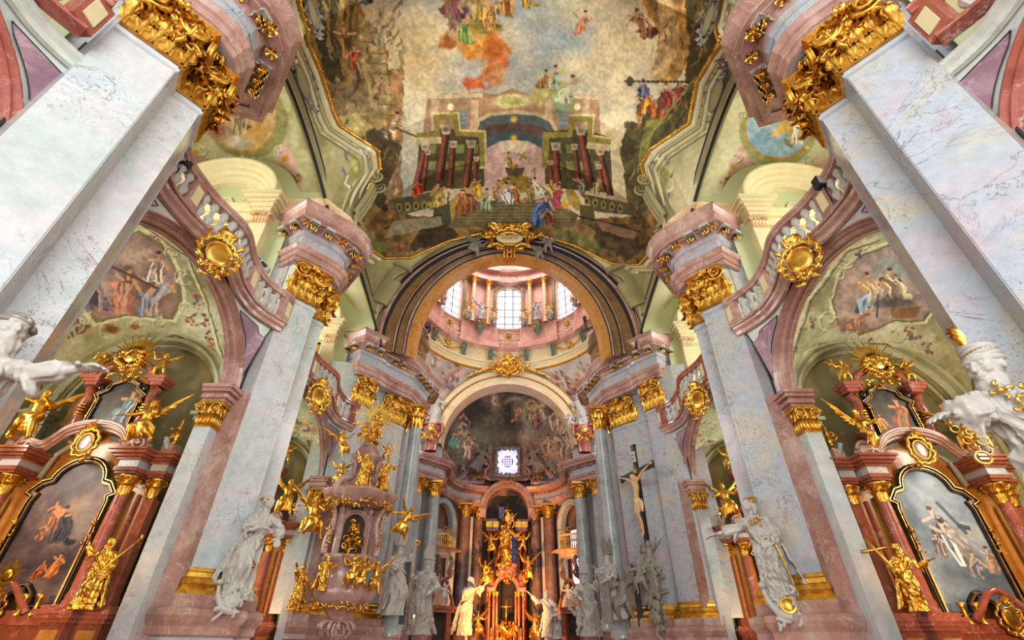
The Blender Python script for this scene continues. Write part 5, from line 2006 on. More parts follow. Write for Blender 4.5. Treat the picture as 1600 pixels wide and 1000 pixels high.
for i, (a, lb) in enumerate(((PI / 2, 'gilt garland with bow on the white drum frieze, the middle one under the centre window'), (PI / 2 + PI / 4, 'gilt garland on the white drum frieze, left one'), (PI / 2 - PI / 4, 'gilt garland on the white drum frieze, right one'))):
    m = MB()
    n = 18
    for j in range(n + 1):
        t = j / n
        for e in range(3):
            p = rad(a + (t - .5) * .42, 7.36, 23.25 - .65 * math.sin(PI * t) + RNG.uniform(-.05, .05))
            ball(m, p, .075, 0, 6, 4)
    cc = rad(a, 7.3, 22.9)
    ta = Vector((-math.sin(a), math.cos(a), 0))
    ornament(m, cc, ta, (0, 0, 1), .7, .7, 0, 14, random.Random(i), .05)
    o = m.build('garland', M_GOLD)
    tag(o, lb, 'garland')

# ------------------------------------------------------------------ choir: arch, half dome, apse
m = MB()
prof = [(6.62, 36.30), (6.58, 36.15), (6.50, 36.12), (6.48, 36.28), (6.1, 36.3), (6.05, 36.2), (5.98, 36.2), (5.95, 36.34), (5.6, 36.42), (5.5, 36.46), (5.35, 36.52), (5.3, 38.0)]
ring_sweep(m, prof, AZ, [3, 3, 0, 0, 1, 3, 1, 0, 2, 2, 2], n=60)
struct(m.build('trim_170', [M_CREAM, M_ROSE, M_HONEY, M_GOLD]))
m = MB()
for i in range(50):
    v = []
    for q in (i, i + 1):
        a = PI * q / 50
        v += [(6.5 * math.cos(a), 36.6, AZ + 6.5 * math.sin(a)), (9.2 * math.cos(a), 36.6, AZ + 8.0 * math.sin(a))]
    m.add(v, [(0, 1, 3, 2)])
struct(m.build('wall_choir_arch', M_DRUM))
ap = Canvas(660, 570, 930, 790, 4, '#6b6356', 41)
ap.clouds(['#453f38', '#5e564b', '#7a7062', '#8f8672'], 28, 44)
for q in ((740, 640, 40, 30, '#3f3b36'), (720, 700, 26, 34, '#757162'), (770, 690, 40, 40, '#6f6c5c'), (800, 625, 26, 8, '#a39c84'), (808, 640, 14, 14, '#94866a'), (830, 632, 20, 10, '#a08c68'), (850, 630, 24, 10, '#b09c76'),
          (870, 640, 18, 16, '#3a3631'), (860, 700, 40, 40, '#8b7264'), (880, 690, 22, 46, '#94806c'), (840, 740, 40, 20, '#857062')):
    ap.blob(*q[:5], .8, 8)
for x, y, h, a, b in ((734, 668, 22, '#3c4454', '#a88a70'), (728, 678, 20, '#a88a74', '#39425a'), (776, 632, 18, '#b5927a', '#8c6a58'), (816, 650, 26, '#a0906c', '#5c6448'), (826, 656, 24, '#8c8468', '#6c4c44'),
                      (838, 666, 24, '#7c4844', '#a08068'), (806, 656, 20, '#a48468', '#7c6454'), (708, 700, 26, '#5c8c7c', '#a08c74'), (726, 712, 30, '#cbb09c', '#a08070'), (736, 716, 26, '#c09c90', '#8c5c60'),
                      (852, 656, 24, '#a89474', '#6c5c48'), (868, 672, 34, '#a8947c', '#7c6858'), (880, 690, 36, '#a8a088', '#7c6c5c'), (876, 716, 34, '#9c8470', '#6c5850'), (858, 712, 30, '#94806c', '#5c5048'),
                      (848, 736, 28, '#8c7060', '#a89078'), (700, 730, 26, '#8c7c68', '#4c4c44'), (890, 730, 30, '#94806c', '#5c4c44')):
    ap.person(x, y, h, a, b)
ap.grain(.2, 4)


def apse(U, V):
    A = PI * U
    B = V * PI / 2 * .999
    return 6.3 * np.cos(A) * np.cos(B), 38.0 + 8.5 * np.sin(A) * np.cos(B), 13.4 + 7.2 * np.sin(B)


struct(pgrid('ceiling_apse', apse, 200, 120, M_FRESCO, None, lambda X, Y, Z, U, V: ap.sample(*to_frame(X, Y, Z)) * 1.45))
# curved apse wall and transept walls
m = MB()
grid(m, lambda u, v: (6.6 * math.cos(PI * u), 38.6 + 8.6 * math.sin(PI * u), 13.6 * v), 48, 3, 0)
struct(m.build('wall_apse', M_APSE))
m = MB()
for sx in (-1, 1):
    box(m, sx * 10.2 - .1, sx * 10.2 + .1, 24, 34, 0, 15)
    box(m, sx * 6.7, sx * 10.3, 34.5, 38.6, 0, 13.4)
    grid(m, lambda u, v: (sx * (10.2 - 0 * v), 29 + 5 * math.cos(PI * u), 15 + 6.0 * math.sin(PI * u) * v), 16, 2)
    box(m, sx * 8.0, sx * 10.3, 26.5, 28.0, 0, 15)
struct(m.build('wall_transept', M_WHITER))

# entablature that runs round the choir
def choir_ent(sx):
    bod = [(9.0, 36.6), (7.35, 35.9), (6.75, 35.85), (5.1, 37.6), (5.0, 38.2), (5.2, 39.2), (5.35, 40.5), (5.2, 42.0), (4.7, 43.3), (4.25, 43.9), (3.9, 44.25), (2.9, 44.9), (2.35, 45.0), (2.2, 45.6)]
    a = MB()
    sweep(a, bod, [(0, 12.1), (.08, 12.15), (.08, 12.35), (.14, 12.4), (.2, 12.6), (0, 12.62)], 0, side=-1)
    prism(a, bod + [(6.5, 47.0), (9, 45)], 12.12, 12.14, 1)
    sweep(a, bod, [(0, 12.6), (0, 13.2)], 1, side=-1)
    sweep(a, bod, [(0, 13.1), (.15, 13.15), (.2, 13.25), (.5, 13.3), (.52, 13.42), (.62, 13.5), (.72, 13.68), (.72, 13.75), (-.9, 13.8)], 0, side=-1)
    struct(mirror(a, sx).build('trim_180', [M_PINK if True else 0, M_WHITER]))
    # dentils
    b = MB()
    P = smooth_path([(x, y, 13.2) for x, y in bod], 3)
    for i, p in enumerate(P[6:]):
        nx_ = Vector((-p.x, 40 - p.y, 0)).normalized() * .3 if p.y > 38 else Vector((-.2, -.3, 0))
        box(b, p.x + nx_.x - .07, p.x + nx_.x + .07, p.y + nx_.y - .07, p.y + nx_.y + .07, 13.1, 13.3)
    struct(mirror(b, sx).build('trim_181', M_BROWN))
    # plain pier behind the paired columns, pedestal above the cornice
    c_ = MB()
    prism(c_, [(9, 37.3), (7.2, 36.9), (5.9, 38.3), (6.4, 39.5), (9, 39.5)], 0, 12.2, 0)
    prism(c_, [(8.4, 36.9), (6.9, 36.3), (5.35, 37.9), (5.6, 39.2), (8, 39.4)], 13.75, 15.0, 0)
    prism(c_, [(8.4, 36.8), (6.9, 36.15), (5.25, 37.85), (5.5, 39.3), (8, 39.5)], 13.75, 14.1, 1)
    struct(mirror(c_, sx).build('wall_choir', [M_WHITER, M_ROSE]))


for sx in (1, -1):
    choir_ent(sx)


def big_column(name, label, cat_group, x, y, z0, z1, r, mat, capmat, fluted=False, caph=1.15, seed=1, parts=True):
    t = thing(name, label, 'column', (x, y, 0), group=cat_group)
    m = MB()
    prof = [(r * 1.35, z0 - 1.0), (r * 1.35, z0 - .75), (r * 1.2, z0 - .7), (r * 1.3, z0 - .45), (r * 1.12, z0 - .3), (r * 1.05, z0 - .25), (r, z0 - .1), (r, z0 + (z1 - z0) * .35), (r * .86, z1 - .05), (r * .92, z1)]
    n = 24
    if fluted:
        grid(m, lambda u, v: tuple(Vector((math.cos(2 * PI * u), math.sin(2 * PI * u), 0)) * prof[round(v * 9)][0] * (1 - (.05 if int(u * 96 + .5) % 4 == 0 and 6 <= round(v * 9) <= 8 else 0)) + Vector((0, 0, prof[round(v * 9)][1]))), 96, 9, 0, True, True)
    else:
        lathe(m, prof, n=n)
    m.build('shaft', mat, t)
    m = MB()
    lathe(m, [(r * 1.45, 0), (r * 1.45, z0 - 1.1), (r * 1.6, z0 - 1.05), (r * 1.6, z0 - .95), (0, z0 - .95)], n=4, smooth=False, a0=PI / 4, a1=2 * PI + PI / 4)
    m.build('pedestal', M_PINK, t)
    m = MB()
    h = caph
    rr_ = r * .88
    lathe(m, [(rr_, z1), (rr_ * 1.1, z1 + .03), (rr_, z1 + .07), (rr_ * 1.05, z1 + h * .5), (rr_ * 1.4, z1 + h * .82)], n=16)
    lathe(m, [(rr_ * 1.7, z1 + h * .84), (rr_ * 2.0, z1 + h * .9), (rr_ * 2.0, z1 + h), (0, z1 + h)], n=4, a0=PI / 4, a1=2 * PI + PI / 4, smooth=False)
    rnd = random.Random(seed)
    for row in range(2):
        for i in range(9):
            an = 2 * PI * (i + .5 * row) / 9
            d = Vector((math.cos(an), math.sin(an), 0))
            leaf(m, d * rr_ * (1 + .08 * row) + Vector((0, 0, z1 + .05 + h * .28 * row)), (0, 0, 1), d, h * .42, rr_ * .8, 0, .6, 5, 6)
    for i in range(4):
        an = PI / 4 + i * PI / 2
        d = Vector((math.cos(an), math.sin(an), 0))
        spiral(m, d * rr_ * 1.55 + Vector((0, 0, z1 + h * .72)), d, (0, 0, 1), rr_ * .42, 2.1, .22)
    for i in range(8):
        an = 2 * PI * i / 8
        d = Vector((math.cos(an), math.sin(an), 0))
        ball(m, d * rr_ * 1.35 + Vector((0, 0, z1 + h * .75)), rr_ * .15, 0, 6, 5)
        cscroll(m, d * rr_ * 1.25 + Vector((0, 0, z1 + h * .5)) + d.cross(Vector((0, 0, 1))) * .12, d * rr_ * 1.3 + Vector((0, 0, z1 + h * .68)) - d.cross(Vector((0, 0, 1))) * .12, .1, d, .02)
    m.build('gilt_capital', capmat, t)
    return t


for sx, sd in ((1, 'right'), (-1, 'left')):
    big_column('column', 'grey marble column with gilt capital set against the %s crossing pier' % sd, 'single columns of the crossing', sx * 4.95, 24.05, 2.9, 11.09, .36, M_GREYC, M_GOLD, caph=1.3)
    big_column('column', 'outer one of the two grey columns at the %s of the choir opening' % sd, 'paired columns of the choir', sx * 6.85, 36.45, 3.4, 10.95, .52, M_GREYC, M_GOLD)
    big_column('column', 'inner one of the two grey columns at the %s of the choir opening' % sd, 'paired columns of the choir', sx * 5.65, 37.55, 3.4, 10.95, .52, M_GREYC, M_GOLD)
    big_column('fluted_column', 'brown fluted column %s of the high altar, the outer one beside the gold statue niche' % sd, 'fluted columns of the high altar', sx * 3.75, 44.6, 2.2, 11.0, .5, M_APSE, M_GOLD, True)
    big_column('fluted_column', 'brown fluted column %s of the high altar, the inner one next to the altar arch' % sd, 'fluted columns of the high altar', sx * 2.55, 45.3, 2.2, 11.0, .45, M_APSE, M_GOLD, True)
    # pale strip between the fluted pair
    m = MB()
    box(m, sx * 3.05, sx * 3.28, 45.1, 45.3, 1, 11.2, 0)
    struct(m.build('trim_185', M_STATUE))
# side bays of the choir: arch, balcony and window on each side
for sx, sd in ((1, 'right'), (-1, 'left')):
    m = MB()
    ang = sx * .62
    # bay arch on a slanted wall
    cx, cy = sx * 5.35, 41.9
    xf = Matrix.Translation((cx, cy, 0)) @ Matrix.Rotation(-sx * .95, 4, 'Z')
    path = [(1.25, 0)] + arc(0, 9.9, 1.25, 0, PI, 20, 1.7) + [(-1.25, 0)]
    sweep(m, path, [(-.02, .5), (0, 0), (.14, -.1), (.2, -.02), (.34, -.04), (.38, -.14), (.46, -.05), (.5, .3)], 0, side=1, xf=lambda a, b, h: tuple(xf @ Vector((a, h, b))))
    struct(m.build('trim_186', M_GREYC))
    m = MB()
    box(m, -.5, .5, .35, .42, 5.6, 9.6, 1, xf)
    for k in range(5):
        box(m, -.5, .5, .3, .34, 5.6 + .8 * k, 5.66 + .8 * k, 0, xf)
    struct(m.build('window_%d' % (20 + (sx > 0)), [M_IRON, M_WINDOW if sx > 0 else M_GREYC]))

# ------------------------------------------------------------------ figures
DG = None


def remesh(mb, name, mat, voxel, smooth=2):
    """fuse overlapping body volumes into one continuous skin"""
    me = mb.mesh(name + '_raw', mat)
    o = bpy.data.objects.new(name + '_raw', me)
    COL.objects.link(o)
    r = o.modifiers.new('r', 'REMESH')
    r.mode = 'VOXEL'
    r.voxel_size = voxel
    r.use_smooth_shade = True
    s = o.modifiers.new('s', 'SMOOTH')
    s.factor = .5
    s.iterations = smooth
    dg = bpy.context.evaluated_depsgraph_get()
    out = bpy.data.meshes.new_from_object(o.evaluated_get(dg))
    out.name = name
    bpy.data.objects.remove(o)
    bpy.data.meshes.remove(me)
    out.materials.clear()
    out.materials.append(mat)
    return out


def hand(mb, w, d, side, s=1.0, curl=.5, up=(0, 0, 1), fist=False):
    """palm, four fingers of unequal length and a thumb from the side of the palm; w wrist, d pointing direction"""
    w, d = Vector(w), Vector(d).normalized()
    up = Vector(up)
    nrm = (up - d * up.dot(d))
    nrm = nrm.normalized() if nrm.length > .05 else d.orthogonal().normalized()
    sd = d.cross(nrm) * side
    L = .058 * s
    tube(mb, [w - d * .012 * s, w + d * L * .35, w + d * L * .75, w + d * L], [.013 * s, .021 * s, .024 * s, .020 * s], 10, flat=.55)
    for i, (off, ln, sp) in enumerate(((-.019, .048, -.25), (-.0065, .056, -.06), (.0065, .052, .1), (.018, .040, .3))):
        b = w + d * L * .92 + sd * off * s
        p = [b]
        dir_ = (d + sd * sp * .5).normalized()
        c = curl * (1.9 if fist else 1)
        for k in range(3):
            dir_ = (dir_ - nrm * c * (.35 + .15 * k)).normalized()
            p.append(p[-1] + dir_ * ln * s / 3)
        tube(mb, p, [.0072 * s, .0068 * s, .0060 * s, .0048 * s], 8)
    b = w + d * L * .25 - sd * .018 * s
    tube(mb, [b, b + (d * .6 - sd * .8).normalized() * .022 * s, b + (d * .85 - sd * .7 - nrm * .3).normalized() * .042 * s], [.0095 * s, .0085 * s, .006 * s], 8)


def head(mb, c, face, s=1.0, hair='curls', beard=False, hat=None, rnd=None, gold=None):
    """face with brow, eyes, nose, mouth, chin, ears and hair; c centre, face direction it looks to"""
    rnd = rnd or random.Random(1)
    c, f = Vector(c), Vector(face).normalized()
    r = f.cross(Vector((0, 0, 1)))
    r = r.normalized() if r.length > .1 else Vector((1, 0, 0))
    u = r.cross(f).normalized()
    X = Matrix(((r.x, -f.x, u.x, c.x), (r.y, -f.y, u.y, c.y), (r.z, -f.z, u.z, c.z), (0, 0, 0, 1)))   # local: +x right, -y face, +z up
    S = Matrix.Scale(s, 4)
    X = X @ S
    ball(mb, (0, .004, .012), (.046, .055, .052), 0, 18, 12, X)
    ball(mb, (0, -.012, -.022), (.036, .040, .042), 0, 16, 10, X)
    ball(mb, (0, -.030, -.052), (.018, .016, .014), 0, 10, 8, X)
    tube(mb, [(0, -.048, .014), (0, -.060, -.006), (0, -.064, -.016), (0, -.052, -.020)], [.006, .008, .010, .007], 8, xf=X)
    tube(mb, [(-.030, -.044, .018), (-.012, -.052, .020), (.012, -.052, .020), (.030, -.044, .018)], .0065, 6, xf=X)
    for e in (-1, 1):
        ball(mb, (e * .017, -.046, .005), (.0085, .006, .006), 0, 8, 6, X)
        ball(mb, (e * .046, .004, -.004), (.007, .012, .018), 0, 8, 6, X)
        ball(mb, (e * .022, -.040, -.018), (.014, .012, .012), 0, 8, 6, X)
    tube(mb, [(-.014, -.049, -.034), (0, -.054, -.032), (.014, -.049, -.034)], .0055, 6, xf=X)
    tube(mb, [(-.010, -.048, -.042), (0, -.052, -.043), (.010, -.048, -.042)], .005, 6, xf=X)
    if hair:
        n = 34 if hair == 'curls' else 26
        for i in range(n):
            a = rnd.uniform(0, 2 * PI)
            z = rnd.uniform(-.03, .062)
            if math.sin(a) < -.35 and z < .034:
                continue
            rr_ = .050 * math.sqrt(max(.05, 1 - (z / .07) ** 2))
            p = Vector((rr_ * math.cos(a), .006 + rr_ * 1.1 * math.sin(a), z + .004))
            q = p + Vector((rnd.uniform(-.012, .012), rnd.uniform(-.006, .012), -rnd.uniform(.012, .035)))
            tube(mb, [p, (p + q) / 2 + Vector((rnd.uniform(-.01, .01), 0, 0)), q], [.012, .011, .007], 6, xf=X)
        if hair == 'long':
            for i in range(12):
                a = PI * i / 11
                p = Vector((.045 * math.cos(a), .012 + .045 * math.sin(a), 0))
                tube(mb, [p, p * 1.15 + Vector((0, .0, -.05)), p * 1.1 + Vector((0, .0, -.10))], [.014, .014, .007], 6, xf=X)
    if beard:
        for i in range(40):
            a = PI * (-.08 - .84 * rnd.random())
            p = Vector((.034 * math.cos(a), .038 * math.sin(a), -.030 - .022 * rnd.random()))
            ln = rnd.uniform(.04, .11)
            q = p + Vector((rnd.uniform(-.012, .012), -.012, -ln))
            tube(mb, [p, (p + q) / 2 + Vector((rnd.uniform(-.009, .009), -.004, 0)), q], [.010, .0095, .004], 6, xf=X)
    return X


def figure(name, mat, seed=1, voxel=.008, lean=(0, 0), arms=None, face=(0, -1, -.1), beard=False, hair='curls', robe='long', cloak=True, kneel=0.0,
           twist=.6, girth=1.0, bare_legs=False, swag=1, wide=1.0, hands=(True, True), sleeves=.85, headpos=None, hs=1.12):
    """one draped standing figure, height 1, facing -y; arms = ((elbow, wrist), (elbow, wrist)) for its right (-x) and left (+x) arm"""
    rnd = random.Random(seed)
    mb = MB()
    lx, ly = lean

    def cen(z):
        t = z / .82
        return Vector((lx * t ** 1.3 + .025 * math.sin(t * PI * 1.1) * (1 if seed % 2 else -1), ly * t ** 1.3 - .012 * math.sin(t * PI), 0))
    keys = [(0, .150, .120), (.05, .140, .115), (.2, .125, .105), (.36, .118, .100), (.48, .112, .092), (.58, .088, .070), (.66, .100, .078), (.74, .118, .074), (.79, .112, .062), (.825, .050, .045)]
    if bare_legs:
        keys = [(.28, .135, .115)] + [k for k in keys if k[0] > .3]

    def rad_(z):
        for (z0, a0, b0), (z1, a1, b1) in zip(keys[:-1], keys[1:]):
            if z <= z1:
                t = (z - z0) / (z1 - z0)
                t = max(0, min(1, t))
                t = t * t * (3 - 2 * t)
                return a0 + (a1 - a0) * t, b0 + (b1 - b0) * t
        return keys[-1][1:]
    ph = [rnd.uniform(0, 2 * PI) for _ in range(6)]
    z0 = keys[0][0]

    def fn(u, v):
        z = z0 + (.825 - z0) * v
        a = 2 * PI * u
        rx, ry = rad_(z)
        k = max(0, 1 - (z - z0) / (.62 - z0))
        tw = twist * (1 - z) * 2.2
        f = abs(math.sin(2.5 * a + ph[0] + tw)) ** .7 * .9 + math.sin(7 * a + ph[1] - tw * 1.6) * .40 + (abs(math.sin(6.5 * a + ph[2] + tw)) - .5) * .55
        g = 1 + (.05 + .20 * k) * (f - .3) * .9
        knee = .035 * math.exp(-((z - .30) / .11) ** 2) * math.exp(-((math.sin(a) + 1) * 3.0)) * (1 + (math.cos(a) > 0) * .6)
        c_ = cen(z)
        gg = girth * (wide if z < .55 else 1)
        return (c_.x + rx * g * gg * math.cos(a), c_.y + (ry * g * gg + knee * 2) * math.sin(a), z)
    grid(mb, fn, 96, 54, 0, True, True)
    # close the foot and neck of the robe
    for vv in (0, 1):
        ring_ = [fn(i / 96, vv) for i in range(96)]
        cc = sum((Vector(p) for p in ring_), Vector()) / 96
        mb.add(ring_ + [tuple(cc)], [((i + 1) % 96, i, 96) if vv == 0 else (i, (i + 1) % 96, 96) for i in range(96)])
    top = cen(.82) + Vector((0, 0, .82))
    # legs or feet
    for e in (-1, 1):
        fx = e * .055 + cen(.05).x
        if bare_legs:
            tube(mb, [Vector((e * .05, .0, .45)) + cen(.45), (fx + e * .02, -.03 - .02 * (e > 0), .26), (fx + e * .02, -.01, .22), (fx + e * .025, .01, .14), (fx + e * .03, 0, .03)], [.06, .042, .036, .038, .02], 10)
        tube(mb, [(fx + (e * .028 if bare_legs else 0), .0, .028), (fx + e * .015, -.10, .018), (fx + e * .02, -.155, .012)], [.028, .024, .014], 8, flat=.7)
    # neck and head
    hp = Vector(headpos) if headpos else top + Vector((0, -.012, .115))
    tube(mb, [top + Vector((0, .005, -.02)), top + Vector((0, 0, .04)), hp + Vector((0, .01, -.02))], [.040, .030, .030], 10)
    head(mb, hp, face, hs, hair, beard, rnd=rnd)
    # arms with full sleeves
    arms = arms or (((-.19, -.03, .62), (-.12, -.14, .60)), ((.19, -.02, .62), (.15, -.12, .55)))
    for e, (el, wr), hd in zip((-1, 1), arms, hands):
        sh = top + Vector((e * .098, 0, -.052))
        el, wr = Vector(el) + Vector((lx, ly, 0)), Vector(wr) + Vector((lx, ly, 0))
        tube(mb, smooth_path([sh - Vector((e * .03, 0, 0)), sh, (sh + el) / 2 + Vector((0, .01, 0)), el, (el * .55 + wr * .45), wr], 3),
             [.045] * 3 + [.046] * 3 + [.042] * 3 + [.035, .033, .03] + [.026, .023, .02] + [.017], 10)
        if sleeves:
            d = (wr - el)
            s1 = el + d * .62
            f2 = random.Random(seed * 3 + e)
            p1 = f2.uniform(0, 6)
            tube(mb, [sh, (sh + el) / 2, el, s1, s1 + d * .12], [.055 * sleeves, .058 * sleeves, .062 * sleeves, .066 * sleeves, .05 * sleeves], 20, fold=lambda a, t: .16 * math.sin(5 * a + p1 + t * 5) + .08 * math.sin(9 * a))
            # hanging lappet of the sleeve
            tube(mb, [el + Vector((0, 0, -.02)), el * .6 + s1 * .4 + Vector((0, .01, -.09)), el * .5 + s1 * .5 + Vector((0, .01, -.15 * sleeves))], [.045, .04, .012], 10, flat=.5, fold=lambda a, t: .2 * math.sin(4 * a + p1))
        if hd:
            hand(mb, wr, (wr - el), -e, 1.3, .45)
    # cloak hanging behind and flying a little to one side
    if cloak:
        side = 1 if rnd.random() < .5 else -1
        n, mm = 40, 26
        outer, inn = [], []
        for j in range(mm + 1):
            v = j / mm
            z = .80 - .76 * v
            rx, ry = rad_(max(z, z0))
            for i in range(n + 1):
                u = i / n
                a = PI * (-.12 + 1.24 * u)
                fl = 1 + .34 * v + .10 * math.sin(9 * u * PI + ph[3] + 2 * v) * (.3 + v) + .05 * math.sin(17 * u * PI + ph[4])
                c_ = cen(z)
                x = c_.x + (rx + .018) * fl * math.cos(a) + side * .06 * v * v
                y = c_.y + (ry + .018) * fl * math.sin(a) + .01
                zz = z + .03 * math.sin(5 * u * PI + ph[5]) * v
                outer.append((x, y, zz))
                inn.append((c_.x + (x - c_.x) * .86, c_.y + (y - c_.y) * .86, zz))
        w = n + 1
        N = len(outer)
        f = [(j * w + i, j * w + i + 1, (j + 1) * w + i + 1, (j + 1) * w + i) for j in range(mm) for i in range(n)]
        f += [tuple(N + q for q in reversed(ff)) for ff in f]
        for j in range(mm):
            for i in (0, n):
                a, b = j * w + i, (j + 1) * w + i
                f.append((a, b, N + b, N + a) if i == 0 else (b, a, N + a, N + b))
        for i in range(n):
            for j in (0, mm):
                a, b = j * w + i, j * w + i + 1
                f.append((b, a, N + a, N + b) if j == 0 else (a, b, N + b, N + a))
        mb.add(outer + inn, f, 0, True)
    # rolls of drapery crossing the body from shoulder to hip
    for k in range(4 * swag):
        s_ = 1 if seed % 2 else -1
        a = []
        for q in range(9):
            t = q / 8
            an = PI * (1.15 + .75 * t) if s_ > 0 else PI * (1.85 - .75 * t)
            z = .76 - .30 * t - .030 * k - .05 * math.sin(PI * t)
            rx, ry = rad_(z)
            c_ = cen(z)
            a.append((c_.x + (rx + .016) * math.cos(an), c_.y + (ry + .022) * math.sin(an), z))
        tube(mb, smooth_path(a, 3), [.012 + .010 * math.sin(PI * i / 24) for i in range(25)], 8)
    # long folds falling from the hip
    for k in range(7):
        an = PI * (1.1 + .8 * rnd.random())
        zt = rnd.uniform(.45, .56)
        zb = rnd.uniform(z0 + .02, z0 + .22)
        p = []
        for q in range(6):
            t = q / 5
            z = zt + (zb - zt) * t
            rx, ry = rad_(z)
            c_ = cen(z)
            aa = an + twist * .35 * t
            p.append((c_.x + rx * 1.06 * math.cos(aa), c_.y + ry * 1.12 * math.sin(aa), z))
        tube(mb, smooth_path(p, 3), [.006 + .014 * i / 15 for i in range(16)], 8)
    me = remesh(mb, name, mat, voxel, 1)
    # fine creases of the cloth, worked into the surface
    n = len(me.vertices)
    co, no = np.empty(n * 3, np.float32), np.empty(n * 3, np.float32)
    me.vertices.foreach_get('co', co)
    me.vertex_normals.foreach_get('vector', no)
    co, no = co.reshape(-1, 3), no.reshape(-1, 3)
    x, y, z = co[:, 0], co[:, 1], co[:, 2]
    r = np.random.RandomState(seed)
    f = np.zeros(n)
    for k in range(5):
        a, b, c_, q, w_ = r.uniform(18, 42), r.uniform(14, 34) * r.choice((-1, 1)), r.uniform(6, 20) * r.choice((-1, 1)), r.uniform(0, 6), r.uniform(1.5, 3)
        f += 1 - 2 * np.abs(np.sin(x * a + y * b + z * c_ + q + w_ * np.sin(z * 9 + q * 2) + w_ * .7 * np.sin(x * 14 - q)))
    reach = np.hypot(x - lx * z, y - ly * z)
    amt = np.clip((.845 - z) / .05, 0, 1) * np.clip((.27 - reach) / .06, 0, 1) * np.clip((z - .03) / .05, 0, 1)
    co += no * (f * amt * .0052)[:, None].astype(np.float32)
    me.vertices.foreach_set('co', co.ravel())
    me.update()
    return me


def putto(name, mat, seed=1, voxel=.012, arms=None, legs=None, wings=True, lean=0.0, drape=True, chubby=1.0, face=(0, -1, 0), grown=False):
    """winged child or angel, height about 1 from toe to crown, facing -y"""
    rnd = random.Random(seed)
    mb = MB()
    g = chubby
    if grown:
        ball(mb, (lean * .5, 0, .56), (.085 * g, .065, .10), 0, 14, 10)
        ball(mb, (lean * .8, 0, .70), (.10 * g, .07, .09), 0, 14, 10)
        hc, hs = Vector((lean, -.01, .885)), 1.15
    else:
        ball(mb, (lean * .5, 0, .50), (.125 * g, .11, .12), 0, 14, 10)
        ball(mb, (lean * .8, 0, .64), (.115 * g, .095, .11), 0, 14, 10)
        hc, hs = Vector((lean, -.01, .86)), 1.75
    tube(mb, [(lean * .5, 0, .5), (lean * .8, 0, .65), tuple(hc - Vector((0, 0, .06)))], [.10, .10, .045], 12)
    head(mb, hc, face, hs, 'curls', False, rnd=rnd)
    arms = arms or (((-.26, -.06, .66), (-.34, -.12, .82)), ((.24, -.08, .60), (.20, -.22, .56)))
    for e, (el, wr) in zip((-1, 1), arms):
        sh = Vector((lean * .9 + e * .10, 0, .72))
        el, wr = Vector(el), Vector(wr)
        tube(mb, smooth_path([sh, (sh + el) / 2, el, (el + wr) / 2, wr], 3), [.050, .050, .050, .048, .046, .044, .040, .038, .040, .038, .034, .028, .024], 10)
        hand(mb, wr, wr - el, -e, 1.5, .5)
    legs = legs or (((-.10, -.12, .30), (-.12, .02, .06)), ((.13, -.02, .28), (.16, .10, .10)))
    for e, (kn, an) in zip((-1, 1), legs):
        hip = Vector((lean * .4 + e * .065, 0, .46))
        kn, an = Vector(kn), Vector(an)
        tube(mb, smooth_path([hip, (hip + kn) / 2, kn, (kn + an) / 2, an], 3), [.080, .080, .076, .072, .068, .06, .052, .052, .054, .05, .042, .034, .030], 10)
        tube(mb, [an, an + Vector((e * .01, -.06, -.03)), an + Vector((e * .012, -.10, -.04))], [.030, .028, .016], 8, flat=.7)
    if wings:
        for e in (-1, 1):
            for k in range(8):
                a = .25 + .17 * k
                L = (.50 - .035 * k) * (1.15 if grown else .85)
                p0 = Vector((e * .05 + lean * .8, .08, .70 - .015 * k))
                d = Vector((e * math.cos(a - .2), .35, math.sin(PI / 2 - a + .25)))
                tube(mb, [p0, p0 + d * L * .5, p0 + d * L + Vector((0, 0, -.05))], [.022, .036, .010], 6, flat=.45)
            tube(mb, [(e * .04 + lean * .8, .07, .70), (e * .2 + lean * .8, .14, .84), (e * .34 + lean * .8, .20, .86)], [.03, .04, .015], 8)
    if drape:
        side = rnd.choice((-1, 1))
        for k in range(6):
            pts = [(-side * .13, -.08, .50 - .02 * k), (0, -.13, .44 - .025 * k), (side * .14, -.08, .46 - .03 * k), (side * .20, .02, .40 - .035 * k), (side * .25, .03, .36 - .05 * k)]
            tube(mb, smooth_path(pts, 3), [.03] * 6 + [.034] * 4 + [.032, .03, .026], 8, flat=.7)
        if grown:
            for k in range(10):
                x = -.11 + .024 * k
                tube(mb, smooth_path([(x, -.07, .52), (x * 1.1, -.12, .34), (x * 1.4 + .03 * rnd.uniform(-1, 1), -.06, .14)], 3), [.028, .03, .032, .034, .034, .028, .014], 8)
    return remesh(mb, name, mat, voxel, 1)


def place(me, name, label, cat, loc, h, rz=0.0, group=None, rx=0.0, ry=0.0, mirror_x=False):
    o = bpy.data.objects.new(name, me)
    COL.objects.link(o)
    o.location = loc
    o.rotation_euler = (rx, ry, rz)
    o.scale = (-h if mirror_x else h, h, h)
    return tag(o, label, cat, group)


def body_part(o, mb, name, mats):
    """attribute worn or held by a figure, in the figure's own unit space"""
    return mb.build(name, mats, o)

